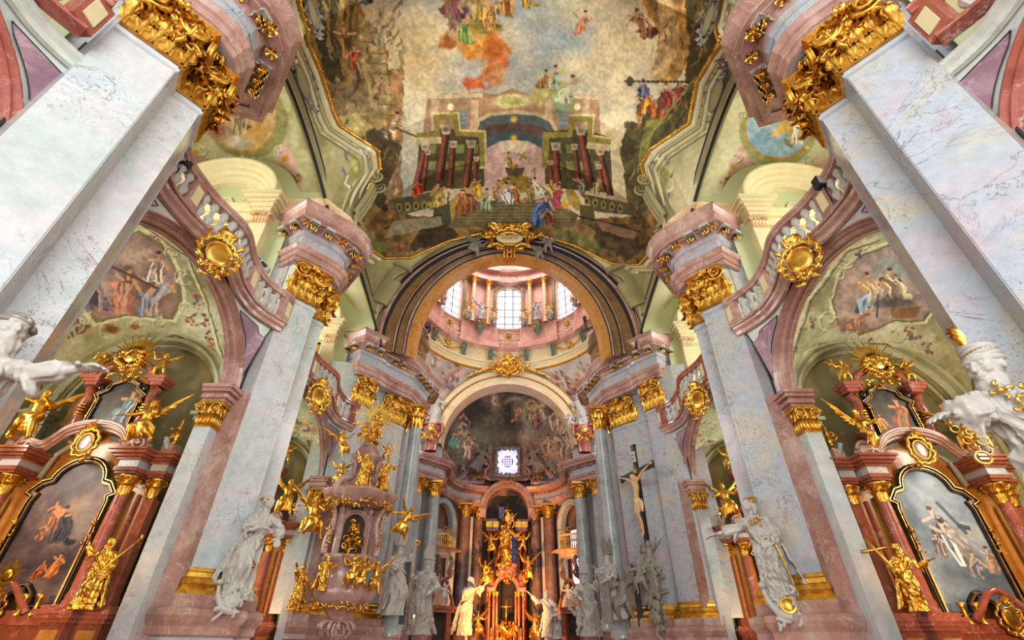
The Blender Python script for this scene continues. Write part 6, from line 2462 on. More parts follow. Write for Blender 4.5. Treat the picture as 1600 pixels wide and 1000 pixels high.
# ------------------------------------------------------------------ cartouches on the balcony fronts
CART = None
for bi, (yc, yg) in enumerate(BAYS[1:]):
    for sx in (1, -1):
        sd = 'right' if sx > 0 else 'left'
        m = MB()
        ax = Vector((0, -1 * sx, 0))
        rocaille(m, (0, 0, 0), ax if sx > 0 else ax, (0, 0, 1), .78, .92, 0, random.Random(4), 1.2)
        ornament(m, (0, 0, -.52), (0, -sx, 0), (0, 0, 1), .5, .4, 0, 12, random.Random(8), .04)
        xf = Matrix.Translation((sx * (7.08 if bi == 0 else 7.24), yc - (.5 if bi == 0 else .95), 9.36)) @ Matrix.Rotation(sx * .62, 4, 'Z') @ Matrix.Rotation(sx * .12, 4, 'Y')
        m2 = MB()
        m2.merge(m, xf)
        o = m2.build('gilt_cartouche', M_GOLDS)
        tag(o, 'large gilt oval cartouche at the %s chapel arch crown, %s' % (sd, 'below the first gallery balustrade' if bi == 0 else 'below the far gallery balustrade'), 'cartouche', 'gilt cartouches of the arcades')

# ------------------------------------------------------------------ chapel altars
def outline(kind):
    if kind == 'main':
        p = [(-.86, 2.28), (-.86, 4.42), (-.80, 4.60), (-.92, 4.66), (-.80, 4.80), (-.60, 4.86), (-.56, 4.92)]
        p += [(.56 * math.cos(PI - PI * i / 14), 4.90 + .48 * math.sin(PI * i / 14)) for i in range(1, 14)]
        p += [(-x, z) for x, z in reversed(p[:7])]
        p += [(.36, 2.28), (.30, 2.5), (.12, 2.66), (0, 2.70), (-.12, 2.66), (-.30, 2.5), (-.36, 2.28)]
        return p
    p = [(-.52, 6.30), (-.50, 7.12), (-.58, 7.22), (-.46, 7.30), (-.36, 7.36), (-.32, 7.52), (-.12, 7.60), (0, 7.62)]
    p += [(-x, z) for x, z in reversed(p[:7])]
    p += [(.3, 6.42), (0, 6.48), (-.3, 6.42)]
    return p


def inside(X, Z, pts):
    ins = np.zeros(X.shape, bool)
    n = len(pts)
    for i in range(n):
        (ax, ay), (bx, by) = pts[i], pts[(i + 1) % n]
        if ay == by:
            continue
        ins ^= ((ay > Z) != (by > Z)) & (X < (bx - ax) * (Z - ay) / (by - ay) + ax)
    return ins


def main_canvas(kind):
    c = Canvas(-1, -5.5, 1, -2.2, 120, '#6f7f90', 60)
    if kind == 'blue':
        c.clouds(['#5c6a78', '#76889a', '#8d9cab', '#a3b0ba'], .8, 61)
        for q in ((0, -4.7, .8, .5, '#93a4b4'), (.3, -3.9, .4, .3, '#b4aaa4'), (0, -3.0, .9, .4, '#566474')):
            c.blob(*q[:5], .9, .3, alpha=.7)
        c.poly([(.05, -4.6), (.14, -4.62), (.5, -3.9), (.42, -3.86)], '#4a5a70', .2)
        c.poly([(.35, -4.12), (.62, -4.05), (.60, -3.95), (.3, -4.0)], '#3e4c60', .2)
        for x, y, h, a, b in ((-.25, -3.6, .8, '#4c5668', '#8c8a98'), (.25, -3.2, .9, '#cfcac2', '#8c8a90'), (.55, -3.05, .5, '#a88c78', '#8c7a78'), (-.45, -3.4, .45, '#a08878', '#5c6678'), (.1, -2.95, .5, '#8f8c94', '#5a6070')):
            c.person(x, y, h, a, b, skin='#d6c0b0')
    elif kind == 'dusk':
        c.clouds(['#3e3238', '#5a484c', '#7a645e', '#8c7a78'], .8, 63)
        for q in ((0, -4.3, .5, .5, '#b09078'), (-.3, -3.9, .3, .3, '#c07a50'), (.2, -3.0, .8, .3, '#3a2c2c'), (-.5, -4.8, .5, .4, '#6a5a68')):
            c.blob(*q[:5], .9, .3, alpha=.75)
        for x, y, h, a, b in ((-.15, -3.9, .5, '#c87a4c', '#8c5a44'), (.25, -3.5, .75, '#2c2a34', '#4a4450'), (.3, -2.8, .45, '#d07a38', '#8a4a28'), (.0, -2.75, .35, '#a8562c', '#5c3020'), (-.3, -3.6, .3, '#b06c48', '#6c4434')):
            c.person(x, y, h, a, b, skin='#d69060')
    else:
        c.clouds(['#332c2a', '#4c443e', '#6a5c50'], .7, 65)
        c.person(0, -3.0, 1.1, '#5c4438', '#8c7460')
    c.grain(.12, .1)
    return c


def top_canvas(kind):
    c = Canvas(-.7, -7.7, .7, -6.2, 160, '#2c2826', 70)
    c.clouds(['#1e1c1a', '#33302a', '#4a443a'], .6, 71)
    if kind == 'blue':
        c.person(.0, -6.35, .95, '#b0532c', '#7c7440', skin='#c99060')
        c.blob(.3, -6.4, .3, .14, '#6c7f98', .8, .1)
        c.person(-.25, -6.35, .5, '#b5792c', '#8c5a20')
    else:
        c.person(.05, -6.38, .95, '#7c9098', '#5c6c74', skin='#c08a60')
        c.blob(-.3, -6.5, .25, .1, '#55504a', .8, .1)
    c.grain(.12, .1)
    return c


def frame(m, pts, y, w, mats):
    """moulded frame: black, gilt and pale lines"""
    prof = [(-.015, y), (0, y - .06), (.025, y - .05), (.03, y - .075), (.05, y - .075), (.055, y - .05), (.09, y - .06), (.095, y - .09), (.115, y - .09), (.12, y - .06), (.15, y - .05), (.155, y)]
    q = [0, 1, 0, 2, 0, 0, 0, 1, 0, 0, 0]
    k = w / .155
    area = sum(pts[i][0] * pts[(i + 1) % len(pts)][1] - pts[(i + 1) % len(pts)][0] * pts[i][1] for i in range(len(pts)))
    sweep(m, pts, [(o * k, h) for o, h in prof], 0, closed=True, side=1 if area > 0 else -1, xf=lambda a, b, h: (a, h, b), mats=q)


def altar(kind, label, loc, mirror_=False, rough=False):
    t = thing('chapel_altar', label, 'altar', loc, group='chapel altars', scale=(-1, 1, 1) if mirror_ else None)
    # back wall of amber marble with stepped shoulders
    m = MB()
    pts = [(-1.9, 2.1), (1.9, 2.1), (1.9, 4.9), (1.25, 5.0), (1.2, 5.5), (.9, 6.0), (.4, 6.25), (-.4, 6.25), (-.9, 6.0), (-1.2, 5.5), (-1.25, 5.0), (-1.9, 4.9)]
    prism(m, pts, 0, .18, 0, Matrix(((1, 0, 0, 0), (0, 0, 1, .12), (0, 1, 0, 0), (0, 0, 0, 1))))
    for sx in (-1, 1):
        box(m, sx * 1.16 - .12, sx * 1.16 + .12, -.02, .15, 2.4, 4.75, 0)
        tube(m, [(sx * 1.1, -.02, 5.0), (sx * .98, -.04, 5.6), (sx * .6, -.04, 5.95), (sx * .2, -.04, 6.1)], .07, 6, 1)
    m.build('back_wall', [M_ORANGE, M_GREYC], t)
    # pedestals and mensa
    m = MB()
    for sx in (-1, 1):
        for a, b, y0 in ((1.2, 1.72, -.62), (1.72, 2.25, -.30)):
            x0, x1 = sorted((sx * a, sx * b))
            box(m, x0, x1, y0, .2, 0, 1.95, 0)
            for z0, z1, q in ((1.92, 2.0, .05), (2.0, 2.08, .12), (2.08, 2.16, .16), (2.16, 2.24, .08), (.2, .45, .08)):
                box(m, x0 - q, x1 + q, y0 - q, .2, z0, z1, 1)
            box(m, x0 + .08, x1 - .08, y0 - .02, y0 + .1, .6, 1.8, 2)
    box(m, -1.2, 1.2, -.4, .2, 0, 1.9, 0)
    box(m, -1.25, 1.25, -.46, .2, 1.88, 2.14, 1)
    m.build('pedestal', [M_BROWN, M_ROSE, M_ORANGE], t)
    # small shrine on the altar table: gilt oval in a scrolled frame
    m = MB()
    tube(m, smooth_path([(-.7, -.5, 2.1), (-.45, -.52, 2.35), (-.2, -.52, 2.58), (0, -.52, 2.66), (.2, -.52, 2.58), (.45, -.52, 2.35), (.7, -.5, 2.1)], 4), .07, 8, 0)
    rocaille(m, (0, -.55, 2.15), (1, 0, 0), (0, 0, 1), .42, .5, 1, random.Random(2), 1.0)
    if kind == 'dusk':
        sunburst(m, (-.02, -.58, 2.78), (1, 0, 0), (0, 0, 1), .14, .34, 22, 1)
        ball(m, (-.02, -.6, 2.78), (.11, .03, .11), 1)
    for x in (-.85, .85, -.55, .55):
        lathe(m, [(.09, 2.05), (.05, 2.12), (.05, 2.35), (.09, 2.42), (.0, 2.45)], (x, -.5, 0), 8, 1)
    m.build('shrine', [M_ROSE, M_GOLD], t)
    # columns in front, flat pilasters outside
    for sx in (-1, 1):
        for x, y, r, nm in ((1.45, -.36, .145, 'column'), (1.98, -.08, .12, 'pilaster')):
            c = MB()
            if nm == 'column':
                lathe(c, [(r * 1.35, 2.22), (r * 1.35, 2.3), (r * 1.1, 2.36), (r * 1.2, 2.42), (r, 2.5), (r * .88, 4.52)], (sx * x, y, 0), 18, 0)
                box(c, sx * x + sx * .19, sx * x + sx * .25, -.12, 0, 2.24, 4.6, 0)
            else:
                box(c, sx * x - r, sx * x + r, y - .06, .1, 2.22, 4.5, 0)
                box(c, sx * x - r * 1.3, sx * x + r * 1.3, y - .1, .1, 2.22, 2.42, 0)
            po = c.build(nm, M_BROWN if nm == 'pilaster' else M_ROSE, t)
            k = MB()
            lathe(k, [(r * .9, 4.5), (r, 4.54), (r * .95, 4.6), (r * 1.15, 4.8), (r * 1.5, 4.9), (r * 1.7, 4.92), (r * 1.7, 4.97), (0, 4.97)], (sx * x, y, 0), 12, 0)
            for i in range(7):
                an = 2 * PI * i / 7
                for row in range(2):
                    d = Vector((math.cos(an + row * .45), math.sin(an + row * .45), 0))
                    leaf(k, Vector((sx * x, y, 4.56 + .13 * row)) + d * r * .9, (0, 0, 1), d, .2, .12, 0, .7, 4, 5)
            for i in range(4):
                an = PI / 4 + PI / 2 * i
                d = Vector((math.cos(an), math.sin(an), 0))
                spiral(k, Vector((sx * x, y, 4.86)) + d * r * 1.4, d, (0, 0, 1), .075, 1.8, .24, 0, 14)
            k.build('gilt_capital', M_GOLD, po)
    # entablature blocks
    m = MB()
    for sx in (-1, 1):
        for x0_, x1_, y0 in ((1.22, 1.70, -.62), (1.78, 2.18, -.26)):
            x0, x1 = sorted((sx * x0_, sx * x1_))
            for z0, z1, q, mt in ((4.97, 5.03, .0, 0), (5.03, 5.12, .04, 0), (5.12, 5.30, .0, 1), (5.30, 5.36, .05, 0), (5.36, 5.42, .12, 0), (5.42, 5.50, .20, 0), (5.50, 5.56, .25, 0), (5.56, 5.60, .12, 0)):
                box(m, x0 - q, x1 + q, y0 - q, .15, z0, z1, mt)
        m.build('entablature', [M_BROWN, M_WHITER], t)
        m = MB()
    # curved pediment
    m = MB()
    for sx in (-1, 1):
        pts = smooth_path([(sx * 1.70, -.45, 5.66), (sx * 1.35, -.5, 5.72), (sx * 1.10, -.42, 5.66), (sx * .95, -.35, 5.86), (sx * .72, -.35, 6.10), (sx * .38, -.35, 6.24), (0, -.35, 6.28)], 5)
        for dz, dy, r in ((0, 0, .085), (.10, -.06, .06), (-.10, .04, .05), (.03, -.09, .04)):
            tube(m, [p + Vector((0, dy, dz)) for p in pts], r, 6, 0)
        spiral(m, (sx * 1.5, -.6, 5.74), (sx, 0, 0), (0, 0, 1), .2, 2, .25, 0)
        tube(m, smooth_path([(sx * 2.1, -.2, 5.62), (sx * 1.95, -.25, 5.75), (sx * 1.85, -.25, 6.0)], 4), .07, 6, 1)
        box(m, sx * 2.0 - .14, sx * 2.0 + .14, -.3, .05, 5.58, 5.85, 0)
    m.build('pediment', [M_PINK, M_GREYC], t)
    # gilt vases on the outer corners
    for sx in (-1, 1):
        m = MB()
        lathe(m, [(.0, 5.85), (.12, 5.86), (.12, 5.9), (.05, 5.95), (.09, 6.02), (.12, 6.10), (.08, 6.18), (.04, 6.22), (.07, 6.28), (.08, 6.34), (.03, 6.42), (.05, 6.48), (.0, 6.58)], (sx * 2.0, -.12, 0), 12)
        ornament(m, (sx * 2.0, -.22, 6.1), (1, 0, 0), (0, 0, 1), .24, .4, 0, 8, random.Random(3), .03)
        m.build('gilt_vase', M_GOLD, t)
    # cartouche over the painting
    m = MB()
    rocaille(m, (0, -.42, 5.78), (1, 0, 0), (0, 0, 1), .5, .62, 0, random.Random(9), 1.2, oval_mat=1)
    m.build('cartouche', [M_GOLD, M_PINK], t)
    # attic with the upper painting
    m = MB()
    prism(m, [(-.78, 6.2), (.78, 6.2), (.70, 7.5), (.45, 7.75), (0, 7.9), (-.45, 7.75), (-.70, 7.5)], 0, .2, 0, Matrix(((1, 0, 0, 0), (0, 0, 1, -.05), (0, 1, 0, 0), (0, 0, 0, 1))))
    for sx in (-1, 1):
        tube(m, smooth_path([(sx * 1.05, .0, 6.2), (sx * .82, -.08, 6.45), (sx * .92, -.1, 6.8), (sx * .84, -.12, 7.2), (sx * .98, -.1, 7.45)], 5), [.2] * 10 + [.17] * 6 + [.15] * 5, 8, 1, flat=.8)
        for k in range(5):
            tube(m, [(sx * 1.0, -.2, 6.62 + .08 * k), (sx * .82, -.28, 6.60 + .08 * k), (sx * .74, -.16, 6.6 + .08 * k)], .03, 6, 2)
        for z0, z1, q in ((7.5, 7.58, .0), (7.58, 7.66, .06), (7.66, 7.76, .12)):
            box(m, sx * .9 - .16 - q, sx * .9 + .16 + q, -.3 - q, .1, z0, z1, 3)
        tube(m, smooth_path([(sx * .75, -.25, 7.76), (sx * .62, -.28, 7.98), (sx * .35, -.28, 8.14), (sx * .1, -.28, 8.2)], 4), .11, 8, 3)
        ball(m, (sx * .62, -.2, 7.45), (.1, .08, .12), 4)
    m.build('attic', [M_ORANGE, M_BROWN, M_GOLD, M_ROSE, M_BLACK], t)
    # sunburst on top
    m = MB()
    sunburst(m, (0, -.42, 8.35), (1, 0, 0), (0, 0, 1), .22, .82, 40, 0)
    rnd = random.Random(4)
    for i in range(22):
        a = 2 * PI * i / 22
        rr_ = rnd.uniform(.2, .36)
        ball(m, (rr_ * math.cos(a) * 1.2, -.48, 8.30 + rr_ * math.sin(a) * .8 - .06), rnd.uniform(.05, .09), 0, 8, 6)
    ball(m, (0, -.46, 8.34), (.26, .08, .24))
    tube(m, [(-.12, -.56, 8.26), (.12, -.56, 8.26), (0, -.56, 8.47), (-.12, -.56, 8.26)], .018, 6, 0)
    ornament(m, (0, -.36, 7.82), (1, 0, 0), (0, 0, 1), .9, .3, 0, 18, rnd, .04)
    m.build('sunburst', M_GOLDS, t)
    # the two framed paintings
    for nm, pk, cvs, w in (('main_painting', 'main', main_canvas(kind), .17), ('upper_painting', 'top', top_canvas(kind), .13)):
        pts = outline(pk)
        xs, zs = [p[0] for p in pts], [p[1] for p in pts]
        x0, x1, z0, z1 = min(xs), max(xs), min(zs), max(zs)
        res = 110
        po = pgrid(nm, lambda U, V: (x0 + (x1 - x0) * U, 0 * U - .08 + (.03 if pk == 'main' else -.06), z0 + (z1 - z0) * V), res, int(res * 1.6), M_CANVAS, t,
                   lambda X, Y, Z, U, V: cvs.sample(-X if mirror_ else X, -Z), mask=lambda X, Y, Z: inside(X, Z, pts))
        m = MB()
        frame(m, pts, -.05 if pk == 'main' else -.13, w, None)
        m.build('frame', [M_BLACK, M_GOLD, M_PINK], po)
        m = MB()
        for sx in (-1, 1):
            ornament(m, (sx * (x1 + .02), -.16, (z0 + z1) / 2 - .1), (1, 0, 0), (0, 0, 1), .16, .6, 0, 9, random.Random(6), .03)
        ornament(m, (0, -.2, z1 + .05), (1, 0, 0), (0, 0, 1), .4, .16, 0, 8, random.Random(7), .03)
        m.build('gilt_ornament', M_GOLD, po)
    return t


AX = 10.62
altar('blue', 'brown marble chapel altar with a blue-grey painting of a leaning cross', (AX - .1, 12.1, 0))
altar('dusk', 'brown marble chapel altar with a dark dusky painting and orange figures', (-AX - .12, 12.1, 0))
altar('plain', 'far chapel altar half hidden behind the right middle pier', (AX, 20.3, 0))
altar('plain', 'far chapel altar half hidden behind the left middle pier', (-AX, 20.3, 0), True)

# ------------------------------------------------------------------ figures: shared bodies
P1_ = putto('putto_body_a', M_GOLD, 3, .014)
P2_ = putto('putto_body_b', M_GOLD, 5, .014, arms=(((-.22, -.10, .62), (-.12, -.2, .74)), ((.26, -.02, .74), (.36, -.06, .92))), lean=.05)
A1_ = putto('angel_body_a', M_GOLD, 7, .012, grown=True, arms=(((-.22, -.12, .62), (-.30, -.26, .56)), ((.24, -.04, .66), (.34, -.18, .74))), legs=(((-.08, -.20, .34), (-.12, -.12, .08)), ((.16, -.12, .30), (.26, .06, .14))))
A2_ = putto('angel_body_b', M_GOLD, 9, .012, grown=True, arms=(((-.24, -.06, .74), (-.32, -.16, .94)), ((.22, -.10, .62), (.18, -.26, .66))), legs=(((-.10, -.16, .30), (-.16, .02, .10)), ((.10, -.2, .34), (.16, -.18, .06))), lean=-.04)
WP = putto('stone_putto_a', M_STATUE, 11, .012, arms=(((-.24, -.08, .66), (-.34, -.14, .80)), ((.24, -.06, .6), (.28, -.2, .5))))


def recolor(me, mat):
    q = me.copy()
    q.materials[0] = mat
    return q


G1_ = figure('gold_saint_a', M_GOLD, 2, .009, lean=(.02, -.02), arms=(((-.20, -.02, .66), (-.16, -.14, .50)), ((.20, -.06, .64), (.32, -.16, .70))), beard=True, face=(.3, -1, .3))
G2_ = figure('gold_saint_b', M_GOLD, 5, .009, lean=(.03, -.01), arms=(((-.18, -.08, .72), (-.26, -.12, .90)), ((.19, -.08, .62), (.20, -.20, .52))), hair='long', face=(-.3, -1, .4))
o = place(G1_, 'gilded_statue', 'gilded saint holding a large cross left of the blue-grey altar painting', 'statue', (8.55, 11.35, 2.24), 1.30, -.15)
m = MB()
tube(m, [(-.05, -.12, .35), (-.42, -.05, 1.08)], .028, 4)
tube(m, [(-.56, -.06, .86), (-.12, -.06, .93)], .028, 4)
body_part(o, m, 'cross', M_GOLD)
o = place(G2_, 'gilded_statue', 'gilded saint raising a hand and a staff, right of the dusky altar painting', 'statue', (-8.75, 11.35, 2.14), 1.38, .25)
m = MB()
tube(m, [(-.02, -.22, .28), (.46, -.16, .98)], .012, 6)
ball(m, (.47, -.16, 1.0), (.02, .02, .04))
body_part(o, m, 'staff', M_GOLD)
place(G1_, 'gilded_statue', 'gilded saint standing on the outer side of the dusky altar, at the frame edge', 'statue', (-12.5, 11.4, 2.14), 1.3, -.3)
o = place(A1_, 'gilded_angel', 'gilded angel with a rod seated on the left shoulder of the blue-grey altar', 'angel', (9.1, 11.45, 5.62), 1.22, .5)
m = MB()
tube(m, [(.30, -.22, .45), (.42, -.18, 1.02)], .014, 6)
body_part(o, m, 'rod', M_GOLD)
place(A2_, 'gilded_angel', 'gilded angel behind the stone hand with chains, on the right altar shoulder', 'angel', (11.75, 11.4, 5.62), 1.2, -.3)
place(A2_, 'gilded_angel', 'gilded angel with a raised wing at the left edge, on the outer altar shoulder', 'angel', (-12.2, 11.45, 5.66), 1.55, .3)
place(A1_, 'gilded_angel', 'gilded angel leaning over the right shoulder of the dusky altar', 'angel', (-9.3, 11.45, 5.62), 1.3, -.2)
for x, me, lb in ((9.55, P1_, 'gilded putto left of the sunburst on the blue-grey altar'), (11.35, P2_, 'gilded putto right of the sunburst on the blue-grey altar'),
                  (-11.62, P2_, 'gilded putto left of the sunburst on the dusky altar'), (-9.85, P1_, 'gilded putto right of the sunburst on the dusky altar')):
    place(me, 'gilded_putto', lb, 'putto', (x, 11.75, 7.72), .78, .2 if x < 0 else -.2, 'gilded putti on the chapel altars')
for sx, sd in ((1, 'right'), (-1, 'left')):
    place(A1_ if sx > 0 else A2_, 'gilded_angel', 'gilded angel on the far chapel altar, seen past the %s middle pier' % sd, 'angel', (sx * 8.75, 19.5, 5.7), 1.5, -sx * .3)
    place(P1_, 'gilded_putto', 'gilded putto at the top of the far chapel altar, seen past the %s middle pier' % sd, 'putto', (sx * 9.4, 19.7, 7.75), .95, -sx * .2)

# ------------------------------------------------------------------ white statues at the piers
W1 = figure('stone_heroine', M_STATUE, 13, .007, lean=(-.06, -.02), arms=(((-.17, -.08, .70), (-.38, -.10, .66)), ((.17, -.04, .62), (.10, -.16, .50))), face=(-.7, -.6, .25), hair='long', girth=.95, wide=1.0)
o = place(W1, 'stone_statue', 'white crowned heroine with gilt breast ornament on the right middle pier', 'statue', (6.55, 12.85, 2.42), 2.45, -.55)
m = MB()
hx = Vector((-.04, -.03, .955))
for i in range(11):
    a = 2 * PI * i / 11
    leaf(m, hx + Vector((.047 * math.cos(a), .052 * math.sin(a), .0)), (math.cos(a) * .3, math.sin(a) * .3, 1), (math.cos(a), math.sin(a), 0), .04, .03, 0, .4, 4, 4)
tube(m, [hx + Vector((.050 * math.cos(a), .056 * math.sin(a), 0)) for a in [2 * PI * i / 16 for i in range(17)]], .009, 6)
body_part(o, m, 'gilt_crown', M_GOLD)
m = MB()
ornament(m, (-.045, -.10, .74), (1, 0, 0), (0, 0, 1), .12, .06, 0, 12, random.Random(1), .012)
tube(m, smooth_path([(-.13, -.05, .60), (-.05, -.10, .585), (.05, -.09, .60)], 4), .009, 6)
body_part(o, m, 'gilt_belt', M_GOLD)
m = MB()
tube(m, smooth_path([(.08, -.17, .52), (.12, -.14, .3), (.14, -.10, .1)], 4), .010, 6)
body_part(o, m, 'sword', M_GOLD)
# shield and tail of the beast at her feet
def trophy(name, label, loc, h, rz, mats):
    t = thing(name, label, 'sculpture', loc, rz)
    m = MB()
    rnd = random.Random(int(h * 100))
    tube(m, smooth_path([(-.42, 0, .78), (-.36, -.05, .5), (-.18, -.1, .22), (.08, -.1, .14)], 5), [.05] * 5 + [.08] * 5 + [.12] * 6, 12)
    ball(m, (-.42, -.04, .82), (.10, .12, .08))
    for i in range(26):
        p = Vector((rnd.uniform(-.3, .32), rnd.uniform(-.16, -.02), rnd.uniform(.02, .62)))
        q = p + Vector((rnd.uniform(-.2, .2), 0, rnd.uniform(-.2, .2)))
        if (q - p).length > .08:
            cscroll(m, p, q, rnd.uniform(-.12, .12), (0, -1, 0), .035)
    for i in range(16):
        a = i * .8
        ball(m, (.2 * math.cos(a), -.06 + .05 * math.sin(a), .3 + .2 * math.sin(a * 1.7)), .075, 0, 8, 6)
    link('beast', remesh(m, 'beast', mats[0], .013, 1), t)
    m = MB()
    xf = Matrix.Translation((.05, -.18, .38)) @ Matrix.Rotation(.3, 4, 'Y') @ Matrix.Rotation(PI / 2 - .2, 4, 'X')
    lathe(m, [(.0, .03), (.13, .03), (.15, 0), (.18, .02), (.19, .0), (.18, -.03), (0, -.03)], (0, 0, 0), 24, 0, xf=xf)
    link('shield', m.mesh('shield', mats[1]), t)
    t.scale = (h, h, h)
    return t


trophy('stone_beast', 'white stone beast with a gilt-rimmed round shield under the crowned heroine', (6.45, 12.6, 2.05), .95, -.5, (M_STATUE, M_GOLD))
W2 = figure('stone_cloaked', M_STATUE, 14, .007, lean=(.06, -.02), arms=(((-.15, -.10, .66), (.00, -.20, .64)), ((.19, -.08, .66), (.18, -.2, .56))), face=(.7, -.6, .2), hair='curls', beard=False, swag=2, wide=1.05)
o = place(W2, 'stone_statue', 'white statue wrapped in a long sweeping cloak on the left middle pier', 'statue', (-6.45, 12.85, 2.42), 2.40, .55)
m = MB()
hx = Vector((.04, -.03, .95))
ornament(m, hx, (1, 0, 0), (0, 0, 1), .10, .05, 0, 10, random.Random(1), .012)
tube(m, [hx + Vector((.055 * math.cos(a), .056 * math.sin(a), 0)) for a in [2 * PI * i / 16 for i in range(17)]], .009, 6)
body_part(o, m, 'gilt_wreath', M_GOLD)
m = MB()
rosette(m, (.07, -.14, .30), (0, -1, 0), .04)
body_part(o, m, 'gilt_clasp', M_GOLD)
trophy('stone_beast', 'white stone helmet and scrolls under the cloaked statue on the left', (-6.3, 12.5, 2.1), .8, .5, (M_STATUE, M_STATUE))

# the bearded giant on the first right pier, with turban, gilt crest and chains
W3 = figure('stone_patriarch', M_STATUE, 15, .0055, lean=(-.05, -.03), arms=(((-.19, -.10, .70), (-.31, -.17, .675)), ((.20, -.04, .64), (.22, -.16, .5))), face=(-.85, -.6, -.05), hair=None, beard=True, swag=2, girth=1.08, sleeves=1.1, hs=1.5)
o = place(W3, 'stone_statue', 'bearded white stone man in a turban with gilt crest, bottom right', 'statue', (6.35, 5.35, 2.05), 2.72, -.35)
m = MB()
hc = Vector((-.045, -.035, .985))
for k in range(6):
    tube(m, [hc + Vector((.062 * math.cos(a), .066 * math.sin(a), .012 * k - .008 + .014 * math.sin(a + k))) for a in [2 * PI * i / 20 for i in range(21)]], .017 - .0014 * k, 8)
ball(m, hc + Vector((0, 0, .04)), (.05, .054, .05))
body_part(o, m, 'turban', M_STATUE)
m = MB()
for i in range(9):
    leaf(m, hc + Vector((-.045, -.03, .045)), (-.2 + .1 * (i % 3 - 1), -.1, 1), (-.8, -.6, 0), .075 + .02 * (i % 3), .04, 0, .3 + .1 * (i % 4), 4, 6)
for i in range(10):
    a = PI + i * .25
    leaf(m, hc + Vector((.066 * math.cos(a), .07 * math.sin(a), -.005)), (0, 0, 1), (math.cos(a), math.sin(a), 0), .03, .03, 0, .4, 4, 4)
body_part(o, m, 'gilt_crest', M_GOLDS)
m = MB()
for (x, y, z) in ((-.10, -.12, .79), (-.02, -.13, .76), (-.06, -.13, .70), (.03, -.13, .68)):
    for q in range(4):
        cscroll(m, (x + .02 * math.cos(q * 1.6), y, z + .02 * math.sin(q * 1.6)), (x + .045 * math.cos(q * 1.6), y - .005, z + .045 * math.sin(q * 1.6)), .012, (0, -1, 0), .006)
    ball(m, (x, y, z), .014)
body_part(o, m, 'gilt_clasps', M_GOLDS)
m = MB()
def ring_link(m, c, r, w, ax=(1, 0, 0), ay=(0, 0, 1)):
    c, ax, ay = Vector(c), Vector(ax), Vector(ay)
    tube(m, [c + ax * math.cos(a) * r + ay * math.sin(a) * r for a in [2 * PI * i / 14 for i in range(15)]], w, 6)
hx = Vector((-.395, -.225, .63))
for i in range(5):
    ring_link(m, hx + Vector((.010 * i, 0, -.026 * i)), .015, .0042, (1, 0, 0) if i % 2 else (0, 1, 0))
ring_link(m, hx + Vector((.045, -.01, -.155)), .026, .006)
for i in range(3):
    ring_link(m, hx + Vector((.04 + .012 * i, 0, -.02 - .024 * i)), .012, .0038, (1, 0, 0) if i % 2 else (0, 1, 0))
ring_link(m, hx + Vector((.08, .0, -.085)), .018, .004)
body_part(o, m, 'chains', M_GOLDS)
# its neighbour on the first left pier: only the outstretched arm and cheek reach into the view
W4 = figure('stone_orator', M_STATUE, 16, .0065, lean=(.03, -.02), arms=(((-.18, -.06, .62), (-.14, -.18, .56)), ((.24, -.05, .72), (.435, -.09, .735))), face=(.85, -.5, .1), hair='curls', beard=True, swag=1, sleeves=.7, hs=1.3)
o = place(W4, 'stone_statue', 'white stone man stretching out his arm at the left edge', 'statue', (-6.42, 5.05, 2.15), 2.85, .12)
m = MB()
tube(m, [Vector((.03, -.02, .97)) + Vector((.07 * math.cos(a), .07 * math.sin(a), 0)) for a in [2 * PI * i / 16 for i in range(17)]], .014, 6)
ball(m, (.03, -.02, .99), (.062, .062, .045))
body_part(o, m, 'cap', M_DUSKY)

# ------------------------------------------------------------------ bishops at the crossing
B1_ = figure('bishop_body', M_STATUE, 18, .009, lean=(.03, -.02), arms=(((-.20, -.04, .68), (-.16, -.16, .74)), ((.19, -.08, .60), (.10, -.2, .54))), face=(.3, -1, .1), beard=True, hair=None, swag=1, wide=1.1)
B2_ = figure('bishop_body_b', M_STATUE, 21, .009, lean=(-.04, -.02), arms=(((-.20, -.06, .66), (-.12, -.18, .60)), ((.20, -.06, .72), (.22, -.1, .90))), face=(-.5, -1, .2), beard=True, hair=None, swag=2, wide=1.15)


def mitre(o, c, mat, s=1.0, rot=0.0, tall=1.0):
    m = MB()
    c = Vector(c)
    for e in (-1, 1):
        pts = [(-.05, 0), (.05, 0), (.062, .06 * tall), (0, .16 * tall), (-.062, .06 * tall)]
        v = [c + Vector((x * s * math.cos(rot), e * (.034 + .22 * z) * s + x * s * math.sin(rot), z * s)) for x, z in pts]
        v2 = [c + Vector((x * s * math.cos(rot), e * (.018 + .16 * z) * s + x * s * math.sin(rot), z * s)) for x, z in pts]
        m.add(v + v2, [(0, 1, 2, 3, 4), (9, 8, 7, 6, 5)] + [(i, (i + 1) % 5, 5 + (i + 1) % 5, 5 + i) for i in range(5)], 0)
    tube(m, [c + Vector((.056 * s * math.cos(a), .056 * s * math.sin(a), .0)) for a in [2 * PI * i / 14 for i in range(15)]], .012 * s, 6)
    return body_part(o, m, 'mitre', mat)


def crozier(o, a, b, mat):
    m = MB()
    a, b = Vector(a), Vector(b)
    tube(m, [a, b], .011, 8)
    d = (b - a).normalized()
    s = Vector((1, 0, 0))
    pts = [b + d * .02 * i for i in range(3)]
    for i in range(16):
        t = i / 15
        an = PI - t * 2.6 * PI
        r = .045 * (1 - .6 * t)
        pts.append(b + d * .08 + s * (.045 + r * math.cos(an)) + Vector((0, 0, 1)) * r * math.sin(an))
    tube(m, pts, .010, 6)
    return body_part(o, m, 'crozier', mat)


